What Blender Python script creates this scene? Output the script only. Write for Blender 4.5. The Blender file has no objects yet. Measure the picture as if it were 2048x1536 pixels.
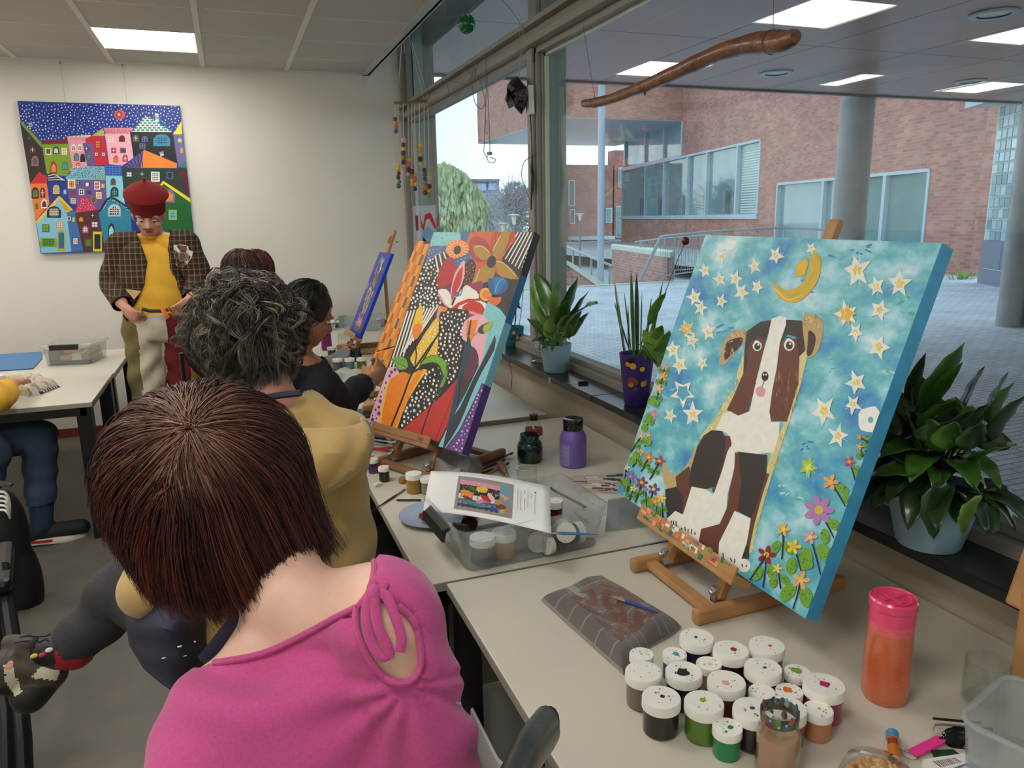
import bpy, bmesh, math, random
import numpy as np
from mathutils import Vector, Matrix
random.seed(7)
SC = bpy.context.scene
COL = SC.collection
# ---------------------------------------------------------------- camera
CAMZ = 1.62
F_PX = 1500.0
R = np.array([[0.93642842, -0.09291281, 0.33833272],
              [-0.35037766, -0.19716374, 0.91562107],
              [-0.01836599, -0.97595782, -0.2171843]])
cam = bpy.data.cameras.new('camera')
cam.sensor_width = 36; cam.lens = F_PX / 2048 * 36; cam.clip_end = 500; cam.clip_start = .05
co = bpy.data.objects.new('camera', cam); COL.objects.link(co); SC.camera = co
co.matrix_world = Matrix(((R[0][0], -R[0][1], -R[0][2], 0), (R[1][0], -R[1][1], -R[1][2], 0), (R[2][0], -R[2][1], -R[2][2], CAMZ), (0, 0, 0, 1)))
# ---------------------------------------------------------------- sky, colour management
SC.view_settings.view_transform = 'Standard'; SC.view_settings.look = 'None'; SC.view_settings.gamma = 1
SC.view_settings.use_curve_mapping = False
SC.view_settings.exposure = EXPOSURE = 0.0
w = bpy.data.worlds.new('overcast_sky'); SC.world = w; w.use_nodes = True
nt = w.node_tree; nt.nodes.clear()
wo = nt.nodes.new('ShaderNodeOutputWorld'); bg = nt.nodes.new('ShaderNodeBackground')
tc = nt.nodes.new('ShaderNodeTexCoord'); sx = nt.nodes.new('ShaderNodeSeparateXYZ'); cr = nt.nodes.new('ShaderNodeValToRGB')
nt.links.new(tc.outputs['Generated'], sx.inputs[0]); nt.links.new(sx.outputs['Z'], cr.inputs[0])
cr.color_ramp.elements[0].position = 0.0; cr.color_ramp.elements[0].color = (.80, .90, .98, 1)
cr.color_ramp.elements[1].position = .6; cr.color_ramp.elements[1].color = (.62, .80, 1.0, 1)
nt.links.new(cr.outputs[0], bg.inputs[0]); bg.inputs[1].default_value = SKY = 2.0
nt.links.new(bg.outputs[0], wo.inputs[0])
sun = bpy.data.lights.new('veiled_sun', 'SUN'); sun.energy = .35; sun.angle = 1.2; sun.color = (1, .97, .92)
so = bpy.data.objects.new('veiled_sun', sun); COL.objects.link(so); so.rotation_euler = (math.radians(38), math.radians(12), math.radians(150))
LAMP_E = 15.0
# ---------------------------------------------------------------- pixel -> place helpers
C0 = np.array([0, 0, CAMZ])
def ray(x, y):
 c = np.array([x - 1024, y - 768, F_PX]); return R @ (c / np.linalg.norm(c))
def onz(x, y, z): r = ray(x, y); return C0 + r * (z - CAMZ) / r[2]
def onx(x, y, X): r = ray(x, y); return C0 + r * X / r[0]
def ony(x, y, Y): r = ray(x, y); return C0 + r * Y / r[1]
def onpl(x, y, p, n): r = ray(x, y); return C0 + r * (np.dot(np.array(p) - C0, n) / np.dot(r, n))
def P(x, y, d): return C0 + R @ np.array([(x - 1024) / F_PX * d, (y - 768) / F_PX * d, d])
def A(*a): return np.array(a, float)
def nrm(v): v = np.array(v, float); return v / max(1e-12, np.linalg.norm(v))
def lin(c):
 return tuple((x / 255 / 12.92 if x / 255 <= .04045 else ((x / 255 + .055) / 1.055) ** 2.4) for x in c[:3])
def rotz(a): c, s = math.cos(a), math.sin(a); return np.array([[c, -s, 0], [s, c, 0], [0, 0, 1]])
def frame(z, xh=(0, 0, 1)):
 z = nrm(z); x = np.array(xh, float)
 if abs(np.dot(z, nrm(x))) > .95: x = np.array([1, 0, 0.]) if abs(z[0]) < .9 else np.array([0, 1, 0.])
 x = nrm(x - z * np.dot(x, z)); return np.array([x, np.cross(z, x), z]).T   # columns
# ---------------------------------------------------------------- materials
MATS = {}
def M(name, rgb=(200, 200, 200), rough=.6, metal=0, vary=.0, vs=20, bump=0, bs=60, attr=False, coat=0, emit=0, spec=.5, sheen=0, stretch=None, trans=0, sss=0, rgb2=None):
 if name in MATS: return MATS[name]
 m = bpy.data.materials.new(name); MATS[name] = m; m.use_nodes = True
 n = m.node_tree.nodes; L = m.node_tree.links; b = n['Principled BSDF']
 b.inputs['Base Color'].default_value = (*lin(rgb), 1); b.inputs['Roughness'].default_value = rough; b.inputs['Metallic'].default_value = metal
 b.inputs['Coat Weight'].default_value = coat; b.inputs['Specular IOR Level'].default_value = spec; b.inputs['Sheen Weight'].default_value = sheen
 b.inputs['Transmission Weight'].default_value = trans
 if sss: b.inputs['Subsurface Weight'].default_value = sss; b.inputs['Subsurface Radius'].default_value = (.02, .008, .004); b.inputs['Subsurface Scale'].default_value = .5
 if emit: b.inputs['Emission Color'].default_value = (*lin(rgb), 1); b.inputs['Emission Strength'].default_value = emit
 src = None
 if attr:
  a = n.new('ShaderNodeAttribute'); a.attribute_name = 'Col'; src = a.outputs['Color']
 if vary or bump or rgb2:
  t = n.new('ShaderNodeTexCoord'); mp = n.new('ShaderNodeMapping'); L.new(t.outputs['Object'], mp.inputs[0])
  if stretch: mp.inputs['Scale'].default_value = stretch
 if vary or rgb2:
  nz = n.new('ShaderNodeTexNoise'); nz.inputs['Scale'].default_value = vs; nz.inputs['Detail'].default_value = 5; L.new(mp.outputs[0], nz.inputs[0])
  if rgb2:
   rp = n.new('ShaderNodeValToRGB'); L.new(nz.outputs[0], rp.inputs[0]); rp.color_ramp.elements[0].position = .38; rp.color_ramp.elements[1].position = .62
   rp.color_ramp.elements[0].color = (*lin(rgb), 1); rp.color_ramp.elements[1].color = (*lin(rgb2), 1); L.new(rp.outputs[0], b.inputs['Base Color'])
  else:
   mr = n.new('ShaderNodeMapRange'); mr.inputs[1].default_value = .3; mr.inputs[2].default_value = .7; mr.inputs[3].default_value = 1 - vary; mr.inputs[4].default_value = 1 + vary; L.new(nz.outputs[0], mr.inputs[0])
   mx = n.new('ShaderNodeMix'); mx.data_type = 'RGBA'; mx.blend_type = 'MULTIPLY'; mx.inputs[0].default_value = 1
   if src: L.new(src, mx.inputs[6])
   else: mx.inputs[6].default_value = (*lin(rgb), 1)
   L.new(mr.outputs[0], mx.inputs[7]); L.new(mx.outputs[2], b.inputs['Base Color'])
 elif src: L.new(src, b.inputs['Base Color'])
 if bump:
  nb = n.new('ShaderNodeTexNoise'); nb.inputs['Scale'].default_value = bs; nb.inputs['Detail'].default_value = 4; L.new(mp.outputs[0], nb.inputs[0])
  bp = n.new('ShaderNodeBump'); bp.inputs['Strength'].default_value = bump; bp.inputs['Distance'].default_value = .01; L.new(nb.outputs[0], bp.inputs['Height']); L.new(bp.outputs[0], b.inputs['Normal'])
 return m
def clear(name, tint=(1, 1, 1), gloss=1.0, rough=.02, milk=0, milkcol=(.8, .85, .88), ior=1.5):
 """see-through pane or plastic: transparent + fresnel gloss (+ a milky share)"""
 if name in MATS: return MATS[name]
 m = bpy.data.materials.new(name); MATS[name] = m; m.use_nodes = True
 n = m.node_tree.nodes; L = m.node_tree.links; n.clear()
 o = n.new('ShaderNodeOutputMaterial'); t = n.new('ShaderNodeBsdfTransparent'); g = n.new('ShaderNodeBsdfGlossy'); fr = n.new('ShaderNodeLayerWeight'); mx = n.new('ShaderNodeMixShader')
 t.inputs[0].default_value = (*tint, 1); g.inputs['Roughness'].default_value = rough; fr.inputs[0].default_value = .5
 pw = n.new('ShaderNodeMath'); pw.operation = 'POWER'; pw.inputs[1].default_value = 5; L.new(fr.outputs['Facing'], pw.inputs[0])
 mu = n.new('ShaderNodeMath'); mu.operation = 'MULTIPLY_ADD'; mu.inputs[1].default_value = .9 * gloss; mu.inputs[2].default_value = .045 * gloss; L.new(pw.outputs[0], mu.inputs[0])
 L.new(mu.outputs[0], mx.inputs[0]); last = t.outputs[0]
 if milk:
  d = n.new('ShaderNodeBsdfDiffuse'); d.inputs[0].default_value = (*milkcol, 1); tl = n.new('ShaderNodeBsdfTranslucent'); tl.inputs[0].default_value = (*milkcol, 1)
  a = n.new('ShaderNodeMixShader'); L.new(d.outputs[0], a.inputs[1]); L.new(tl.outputs[0], a.inputs[2])
  b2 = n.new('ShaderNodeMixShader'); b2.inputs[0].default_value = milk; L.new(t.outputs[0], b2.inputs[1]); L.new(a.outputs[0], b2.inputs[2]); last = b2.outputs[0]
 L.new(last, mx.inputs[1]); L.new(g.outputs[0], mx.inputs[2]); L.new(mx.outputs[0], o.inputs[0])
 return m
def brick(name, c1, c2, mortar, bw=.22, bh=.065, ms=.010, bump=.4):
 if name in MATS: return MATS[name]
 m = bpy.data.materials.new(name); MATS[name] = m; m.use_nodes = True
 n = m.node_tree.nodes; L = m.node_tree.links; b = n['Principled BSDF']; b.inputs['Roughness'].default_value = .9
 uv = n.new('ShaderNodeUVMap'); uv.uv_map = 'UVMap'
 t = n.new('ShaderNodeTexBrick'); L.new(uv.outputs[0], t.inputs['Vector'])
 t.inputs['Color1'].default_value = (*lin(c1), 1); t.inputs['Color2'].default_value = (*lin(c2), 1); t.inputs['Mortar'].default_value = (*lin(mortar), 1)
 t.inputs['Scale'].default_value = 1; t.inputs['Brick Width'].default_value = bw; t.inputs['Row Height'].default_value = bh; t.inputs['Mortar Size'].default_value = ms; t.inputs['Mortar Smooth'].default_value = .3
 nz = n.new('ShaderNodeTexNoise'); nz.inputs['Scale'].default_value = 1.3; nz.inputs['Detail'].default_value = 6; L.new(uv.outputs[0], nz.inputs[0])
 mr = n.new('ShaderNodeMapRange'); mr.inputs[1].default_value = .3; mr.inputs[2].default_value = .7; mr.inputs[3].default_value = .85; mr.inputs[4].default_value = 1.15; L.new(nz.outputs[0], mr.inputs[0])
 mx = n.new('ShaderNodeMix'); mx.data_type = 'RGBA'; mx.blend_type = 'MULTIPLY'; mx.inputs[0].default_value = 1
 L.new(t.outputs['Color'], mx.inputs[6]); L.new(mr.outputs[0], mx.inputs[7]); L.new(mx.outputs[2], b.inputs['Base Color'])
 bp = n.new('ShaderNodeBump'); bp.inputs['Strength'].default_value = bump; bp.inputs['Distance'].default_value = .01; bp.invert = True
 L.new(t.outputs['Fac'], bp.inputs['Height']); L.new(bp.outputs[0], b.inputs['Normal'])
 return m
# ---------------------------------------------------------------- mesh builder
class MB:
 def __init__(s): s.v = []; s.f = []; s.mi = []; s.sm = []; s.c = []; s.m = 0; s.smooth = False; s.col = (255, 255, 255); s.uv = None
 def add(s, vs, fs, m=None, smooth=None, col=None):
  o = len(s.v); s.v.extend([tuple(map(float, p)) for p in vs])
  m = s.m if m is None else m; sm = s.smooth if smooth is None else smooth; col = s.col if col is None else col
  for f in fs:
   s.f.append([i + o for i in f]); s.mi.append(m); s.sm.append(sm); s.c.append(col)
  return s
 def box(s, c, size, rot=None, **k):
  x, y, z = [a / 2 for a in size]
  q = np.array([[-x, -y, -z], [x, -y, -z], [x, y, -z], [-x, y, -z], [-x, -y, z], [x, -y, z], [x, y, z], [-x, y, z]])
  if rot is not None: q = q @ np.array(rot).T
  return s.add(q + np.array(c), [(0, 3, 2, 1), (4, 5, 6, 7), (0, 1, 5, 4), (1, 2, 6, 5), (2, 3, 7, 6), (3, 0, 4, 7)], **k)
 def bb(s, lo, hi, **k):
  lo = np.array(lo, float); hi = np.array(hi, float); return s.box((lo + hi) / 2, hi - lo, **k)
 def bar(s, a, b, w, h, up=(0, 0, 1), **k):
  a = np.array(a, float); b = np.array(b, float); Fm = frame(b - a, up)
  return s.box((a + b) / 2, (h, w, np.linalg.norm(b - a)), Fm, **k)   # h along up, w sideways
 def prism(s, pts, vec, **k):
  pts = [np.array(p, float) for p in pts]; vec = np.array(vec, float); n = len(pts)
  nn = sum((np.cross(pts[i] - pts[0], pts[(i + 1) % n] - pts[0]) for i in range(1, n - 1)), np.zeros(3))
  if np.dot(nn, vec) > 0: pts = pts[::-1]
  fs = [tuple(range(n)), tuple(range(2 * n - 1, n - 1, -1))] + [(i, n + i, n + (i + 1) % n, (i + 1) % n) for i in range(n)]
  fs = [fs[0], fs[1]] + [tuple(reversed(f)) for f in fs[2:]]
  return s.add(pts + [p + vec for p in pts], fs, **k)
 def flat(s, pts, **k): return s.add(pts, [tuple(range(len(pts)))], **k)
 def rings(s, rs, cap=True, closed=True, **k):
  n = len(rs[0]); vs = [p for r in rs for p in r]; fs = []
  for i in range(len(rs) - 1):
   for j in range(n if closed else n - 1):
    a = i * n + j; b = i * n + (j + 1) % n; fs.append((a, b, b + n, a + n))
  if cap and closed: fs.append(tuple(range(n - 1, -1, -1))); fs.append(tuple(range((len(rs) - 1) * n, len(rs) * n)))
  return s.add(vs, fs, **k)
 def lathe(s, prof, o=(0, 0, 0), n=28, rot=None, cap=True, sx=1, sy=1, **k):
  k.setdefault('smooth', True); rs = []
  for r, z in prof:
   q = np.array([[r * sx * math.cos(2 * math.pi * j / n), r * sy * math.sin(2 * math.pi * j / n), z] for j in range(n)])
   if rot is not None: q = q @ np.array(rot).T
   rs.append(q + np.array(o))
  return s.rings(rs, cap, **k)
 def tube(s, pts, r, n=8, cap=True, flat=1, up=(0, 0, 1), **k):
  k.setdefault('smooth', True); pts = [np.array(p, float) for p in pts]; rs = []; m = len(pts)
  Fp = None
  for i, p in enumerate(pts):
   t = pts[min(i + 1, m - 1)] - pts[max(i - 1, 0)]
   if Fp is None: Fm = frame(t, up)
   else:
    z = nrm(t); x = nrm(Fp[:, 0] - z * np.dot(Fp[:, 0], z)); Fm = np.array([x, np.cross(z, x), z]).T
   Fp = Fm; rr = r[i] if hasattr(r, '__len__') else r
   rs.append([p + Fm[:, 0] * rr * flat * math.cos(2 * math.pi * j / n) + Fm[:, 1] * rr * math.sin(2 * math.pi * j / n) for j in range(n)])
  return s.rings(rs, cap, **k)
 def ell(s, c, rad, rot=None, nu=16, nv=10, **k):
  k.setdefault('smooth', True)
  rad = rad if hasattr(rad, '__len__') else (rad,) * 3; rs = []
  for i in range(nv + 1):
   ph = math.pi * i / nv; ph = min(max(ph, .02), math.pi - .02)
   q = np.array([[rad[0] * math.sin(ph) * math.cos(2 * math.pi * j / nu), rad[1] * math.sin(ph) * math.sin(2 * math.pi * j / nu), -rad[2] * math.cos(ph)] for j in range(nu)])
   if rot is not None: q = q @ np.array(rot).T
   rs.append(q + np.array(c))
  return s.rings(rs, True, **k)
 def build(s, name, mats, parent=None, bevel=0, sub=0, solid=0, loc=None, attr=None):
  me = bpy.data.meshes.new(name); v = np.array(s.v)
  off = np.zeros(3)
  rt = parent
  while rt is not None and rt.parent is not None: rt = rt.parent
  if rt is not None: off = np.array(rt.location)
  if loc is not None: off = np.array(loc, float)
  me.from_pydata([tuple(p) for p in v - off], [], s.f)
  mats = mats if isinstance(mats, (list, tuple)) else [mats]
  for m in mats: me.materials.append(m)
  me.polygons.foreach_set('material_index', s.mi); me.polygons.foreach_set('use_smooth', s.sm)
  if attr or (attr is None and any(c != (255, 255, 255) for c in s.c)):
   ca = me.color_attributes.new('Col', 'FLOAT_COLOR', 'CORNER'); buf = []
   cc = {}
   for f, c in zip(s.f, s.c):
    if c not in cc: cc[c] = (*lin(c), 1)
    buf.extend(cc[c] * len(f))
   ca.data.foreach_set('color', buf)
  uvl = me.uv_layers.new(name='UVMap'); uvb = []
  for f in s.f:
   p = v[f]; n_ = np.zeros(3)
   for i in range(1, len(f) - 1): n_ += np.cross(p[i] - p[0], p[i + 1] - p[0])
   n_ = nrm(n_)
   if abs(n_[2]) > .7: uvb.extend(p[:, :2].ravel())
   else:
    t = nrm(np.cross((0, 0, 1), n_)); t = t if (abs(t[0]) > abs(t[1]) and t[0] > 0) or (abs(t[0]) <= abs(t[1]) and t[1] > 0) else -t
    uvb.extend(np.stack([p @ t, p[:, 2]], 1).ravel())
  uvl.data.foreach_set('uv', uvb)
  if any(s.sm): me.set_sharp_from_angle(angle=math.radians(38))
  o = bpy.data.objects.new(name, me); COL.objects.link(o)
  if parent is not None: o.parent = parent
  if loc is not None: o.location = loc
  if bevel:
   b = o.modifiers.new('bevel', 'BEVEL'); b.width = bevel; b.segments = 2; b.limit_method = 'ANGLE'
  if solid: q = o.modifiers.new('thickness', 'SOLIDIFY'); q.thickness = solid; q.offset = -1
  if sub: q = o.modifiers.new('subdivision', 'SUBSURF'); q.levels = sub; q.render_levels = sub
  return o
def tag(o, label=None, cat=None, group=None, kind=None):
 if label: o['label'] = label
 if cat: o['category'] = cat
 if group: o['group'] = group
 if kind: o['kind'] = kind
 return o
def thing(name, loc, label, cat, group=None):
 o = bpy.data.objects.new(name, None); COL.objects.link(o); o.location = tuple(map(float, loc)); o.empty_display_size = .05
 return tag(o, label, cat, group)
def struct(name, mb, mats, **k): o = mb.build(name, mats, **k); o['kind'] = 'structure'; return o
def copy_tree(o, parent=None):
 c = o.copy(); COL.objects.link(c)
 if parent is not None: c.parent = parent
 for ch in list(o.children): copy_tree(ch, c)
 return c
def bez(pts, n=8, closed=False):
 """Catmull-Rom through points"""
 pts = [np.array(p, float) for p in pts]; out = []; m = len(pts)
 for i in range(m if closed else m - 1):
  g = (lambda k: pts[k % m]) if closed else (lambda k: pts[min(max(k, 0), m - 1)])
  a, b, c, d = g(i - 1), g(i), g(i + 1), g(i + 2)
  for t in np.arange(n) / n:
   out.append(.5 * ((2 * b) + (c - a) * t + (2 * a - 5 * b + 4 * c - d) * t * t + (3 * b - a - 3 * c + d) * t ** 3))
 if not closed: out.append(pts[-1])
 return out
def inpoly(x, y, poly):
 r = False; j = len(poly) - 1
 for i in range(len(poly)):
  xi, yi = poly[i][:2]; xj, yj = poly[j][:2]
  if (yi > y) != (yj > y) and x < (xj - xi) * (y - yi) / (yj - yi) + xi: r = not r
  j = i
 return r
# ================================================================ the room
YB = 6.52; XC = 1.20; ZC = 2.78; XG = 1.56; ZTOP = 4.0; XW = 1.44
m_wall = M('cream_wall_paint', (226, 222, 211), .9, vary=.02, vs=3, bump=.05, bs=200)
m_floor = M('grey_linoleum', (92, 88, 78), .45, vary=.12, vs=9, bump=.02, bs=40)
m_ceil = M('ceiling_tile', (196, 192, 184), .95, vary=.03, vs=60, bump=.15, bs=300)
m_tbar = M('ceiling_bar', (226, 222, 212), .6)
m_frame = M('window_frame_grey', (140, 137, 127), .45, vary=.03, vs=8)
m_frame2 = M('window_frame_light', (186, 196, 190), .4)
m_frame3 = M('outer_reveal_grey', (128, 140, 136), .5)
m_par = M('parapet_panel', (186, 176, 156), .75, bump=.35, bs=120, stretch=(1, .25, 2))
m_sill = M('black_stone_sill', (34, 38, 40), .22, vary=.2, vs=5)
m_glass = clear('window_glass', (.93, .97, .96), 1.0, .0)
m_red = M('baseboard_red', (120, 50, 45), .6)
m_dark = M('dark_gap', (20, 18, 16), .8)
fl = MB(); fl.bb((-4.6, -2.6, -.05), (1.62, YB + .1, 0)); struct('floor', fl, m_floor)
b = MB(); b.bb((-4.6, YB, 0), (XG + .03, YB + .15, ZTOP)); struct('wall_back', b, m_wall)
b = MB(); b.bb((-4.75, -2.6, 0), (-4.6, YB, ZTOP)); struct('wall_left', b, m_wall)
b = MB(); b.bb((-4.6, -2.75, 0), (XG, -2.6, ZTOP)); struct('wall_rear', b, m_wall)
b = MB(); b.bb((-4.6, YB - .015, 0), (1.42, YB, .07)); struct('baseboard_back', b, m_red)
# suspended ceiling: tiles with lamps left open
LX = [-.66, -2.46, -4.26]; LY = [5.42, 3.62, 1.82, .02, -1.78]
xs = sorted(set([-4.6, XC] + [x for a in LX for x in (a, a + .6)])); ys = sorted(set([-2.6, YB] + [y for a in LY for y in (a, a + .6)]))
b = MB()
for i in range(len(xs) - 1):
 for j in range(len(ys) - 1):
  cx_, cy_ = (xs[i] + xs[i + 1]) / 2, (ys[j] + ys[j + 1]) / 2
  if any(a < cx_ < a + .6 for a in LX) and any(a < cy_ < a + .6 for a in LY): continue
  b.bb((xs[i], ys[j], ZC), (xs[i + 1], ys[j + 1], ZC + .03))
struct('ceiling', b, m_ceil)
b = MB()
for k in range(-6, 3): b.bb((-.66 + k * .61 - .016, -2.6, ZC - .008), (-.66 + k * .61 + .016, YB, ZC + .001))
for k in range(-14, 2): b.bb((-4.6, 5.42 + k * .6 - .004, ZC - .003), (XC, 5.42 + k * .6 + .004, ZC + .001))
b.bb((-4.6, YB - .025, ZC - .012), (XC, YB, ZC)); struct('trim_1', b, m_tbar)
b = MB(); b.bb((XC - .05, -2.6, ZC - .012), (XC + .01, YB, ZC + .03)); b.bb((XC - .005, -2.6, ZC - .012), (XC + .02, YB, ZTOP)); struct('trim_2', b, m_frame2)
b = MB(); b.bb((XC, -2.6, ZTOP), (XG + .05, YB, ZTOP + .05)); b.bb((-4.6, -2.6, ZTOP), (XC, YB, ZTOP + .05)); struct('ceiling_upper', b, m_ceil)
k_ = 0
for x in LX:
 for y in LY:
  if y < -1 and x < -4: continue
  vis = (x == LX[0] and y == LY[0])
  t = thing('ceiling_lamp', (x + .3, y + .3, ZC), 'square white ceiling light panel glowing in the tiled ceiling above the big town painting' if vis else 'square white ceiling light panel elsewhere in the tiled ceiling, mirrored in the window panes', 'ceiling light', None if vis else 'ceiling light panels further back in the room')
  d = MB(); d.bb((x + .012, y + .012, ZC + .002), (x + .588, y + .588, ZC + .012)); d.build('diffuser', M('lamp_diffuser', (255, 251, 244), .5, emit=LAMP_E), t)
  d = MB()
  for lo, hi in (((x, y), (x + .012, y + .6)), ((x + .588, y), (x + .6, y + .6)), ((x + .012, y), (x + .588, y + .012)), ((x + .012, y + .588), (x + .588, y + .6))): d.bb((*lo, ZC - .002), (*hi, ZC + .02))
  d.build('frame', m_tbar, t)
# parapet, sill, window wall
b = MB(); b.bb((XW, -2.6, 0), (XG + .06, YB, .862)); struct('wall_right', b, m_par)
b = MB(); b.bb((1.355, 2.72, .864), (1.53, YB, .892)); b.bb((1.355, -.3, .864), (1.53, 2.716, .892)); struct('trim_3', b, m_sill, bevel=.003)
def yat(px, py, X): return onx(px, py, X)[1]
MY0, MY1 = 3.62, 3.735       # mullion
b = MB()
b.bb((1.50, -2.6, .866), (XG + .06, YB, .925)); b.bb((1.525, -2.6, .925), (XG + .03, YB, .95))
struct('window_1_sill_frame', b, m_frame, bevel=.004)
b = MB()
b.bb((1.45, -2.6, 2.43), (XG + .05, YB, 2.465)); b.bb((1.48, -2.6, 2.465), (XG + .05, YB, 2.51)); b.bb((1.44, -2.6, 2.51), (XG + .05, YB, 2.535)); b.bb((1.50, -2.6, 2.40), (XG + .03, YB, 2.43))
struct('trim_4', b, m_frame, bevel=.003)
b = MB()
b.bb((1.485, MY0 + .03, .93), (1.50, MY1 - .012, 2.43)); b.bb((1.50, MY0 + .012, .93), (1.525, MY1, ZTOP)); b.bb((1.525, MY0, .93), (XG, MY1, ZTOP))
struct('trim_5', b, m_frame, bevel=.003)
b = MB(); b.bb((XG - .022, MY0 - .016, .95), (XG - .004, MY0, 2.40)); b.bb((XG - .022, -2.6, 2.385), (XG - .004, MY0, 2.40)); struct('trim_6', b, m_frame2)
b = MB(); b.bb((XG, MY0 + .0, .93), (1.655, MY1, ZTOP)); struct('trim_7', b, m_frame3)
b = MB(); b.bb((1.46, YB - .07, .93), (XG, YB, ZTOP)); b.bb((1.50, YB - .10, .93), (XG - .01, YB - .07, ZTOP)); struct('trim_8', b, m_frame, bevel=.003)
b = MB(); b.bb((XG - .03, YB - .12, .95), (XG - .005, YB - .10, 2.40)); b.bb((XG, YB - .10, .2), (1.645, YB + .1, ZTOP)); struct('trim_9', b, m_frame2)
for i, (y0, y1, z0, z1) in enumerate([(MY1, YB - .10, .95, 2.40), (-2.6, MY0, .95, 2.40), (MY1, YB - .10, 2.535, ZTOP), (-2.6, MY0, 2.535, ZTOP)]):
 b = MB(); b.bb((XG - .003, y0, z0), (XG + .003, y1, z1)); struct('window_%d' % (i + 1), b, m_glass)
# facade of this building above and beside the glass
b = MB(); b.bb((XG - .03, -2.6, ZTOP + .06), (XG + .2, YB + 3, ZTOP + 2)); b.bb((XG + .03, YB, -.5), (XG + .2, YB + .4, ZTOP)); struct('wall_outer', b, m_frame3)
# ================================================================ outside
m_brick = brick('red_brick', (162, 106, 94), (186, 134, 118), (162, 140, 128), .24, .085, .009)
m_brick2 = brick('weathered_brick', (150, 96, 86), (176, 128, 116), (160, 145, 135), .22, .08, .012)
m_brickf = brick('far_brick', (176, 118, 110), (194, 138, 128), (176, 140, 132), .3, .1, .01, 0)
m_alu = M('pale_window_alu', (176, 190, 196), .4)
m_fglass = M('facade_glass', (120, 148, 150), .04, spec=1.0, vary=.15, vs=.6)
m_conc = M('round_concrete', (150, 150, 148), .7, vary=.12, vs=4, bump=.1, bs=30)
m_cope = M('concrete_coping', (190, 192, 180), .8, vary=.08, vs=3)
m_steel = M('galvanised_rail', (150, 156, 158), .45, .4)
m_soff = M('soffit_panel', (172, 138, 128), .32, vary=.08, vs=.8, spec=.35)
m_pave = brick('street_paving', (176, 182, 188), (190, 195, 200), (128, 134, 140), .21, .07, .006, .8)
b = MB(); b.bb((1.69, -8, -.3), (32, 15.85, 0)); b.bb((16, 15.85, -.3), (32, 60, 0)); struct('ground_paving', b, m_pave)
b = MB(); b.bb((1.69, 15.80, -.28), (11.5, 15.93, .03)); struct('trim_10', b, m_cope)
b = MB(); b.bb((-60, 15.93, -.9), (120, 160, -.8)); b.bb((-60, YB+.5, -.9), (1.6, 16, -.8)); struct('ground_lower', b, M('wet_street', (160, 170, 178), .6, vary=.08, vs=.3))
# canopy soffit
ZS = 3.0
b = MB()
for i in range(-3, 12):
 for j in range(0, 9):
  x0, y0 = 1.72 + i * 1.06, 7.55 - j * 2.02
  if x0 < 1.5: continue
  b.bb((x0, y0 - 2.01, ZS), (x0 + 1.05, y0, ZS + .03))
b.bb((1.68, -12, ZS + .03), (14.6, 7.55, ZS + .5), m=1); struct('canopy_soffit', b, [m_soff, m_dark])
b = MB(); b.bb((1.68, 7.551, ZS - .02), (14.6, 7.62, ZS + .6)); struct('trim_11', b, M('canopy_edge', (88, 78, 78), .4))
def downlight(px, py, g):
 c = onz(px, py, ZS); t = thing('downlight', c, g, 'downlight')
 b = MB(); b.lathe([(.10, 0), (.16, -.002), (.165, -.012), (.15, -.02), (.11, -.016)], c, 28, cap=False); b.build('ring', m_alu, t)
 b = MB(); b.lathe([(.002, -.008), (.105, -.008), (.105, 0), (.002, 0)], c, 20); b.build('glass', M('downlight_glass', (190, 196, 196), .1), t)
downlight(1988, 26, 'round recessed downlight in the outdoor canopy, the largest, at the top right'); downlight(1553, 145, 'round recessed downlight in the outdoor canopy left of the round column'); downlight(1942, 162, 'small round recessed downlight in the outdoor canopy, right of the round column')
# wall A (the long brick facade)
WA0 = onz(1938, 553, 0); u_ = ray(805, 438); u_[2] = 0; WU = nrm(u_); WN = A(-WU[1], WU[0], 0)
def onA(x, y, off=0): return onpl(x, y, WA0 + WN * off, WN)
def sA(x, y): return float(np.dot(onA(x, y) - WA0, WU))
def wa(s, z, off=0): return WA0 + WU * s + WN * off + A(0, 0, z)
def wbox(mb, s0, s1, z0, z1, o0, o1, **k): mb.prism([wa(s0, z0, o0), wa(s1, z0, o0), wa(s1, z0, o1), wa(s0, z0, o1)], (0, 0, z1 - z0), **k)
S1, S2, S3 = sA(1522, 300), sA(1363, 250), sA(1243, 436)   # upper band
S4, S5 = sA(1862, 340), sA(1553, 400)
b = MB(); TH = -.35
wbox(b, -.0, S4, 0, 9, TH, 0); wbox(b, S4, S5, 2.66, 9, TH, 0); wbox(b, S4, S5, 0, .55, TH, 0); wbox(b, S5, S1, 0, 9, TH, 0); wbox(b, S1, S2, 4.35, 9, TH, 0); wbox(b, S1, S3, -1, 1.38, TH, 0)
o = struct('facade_brick_wall', b, m_brick)
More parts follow.
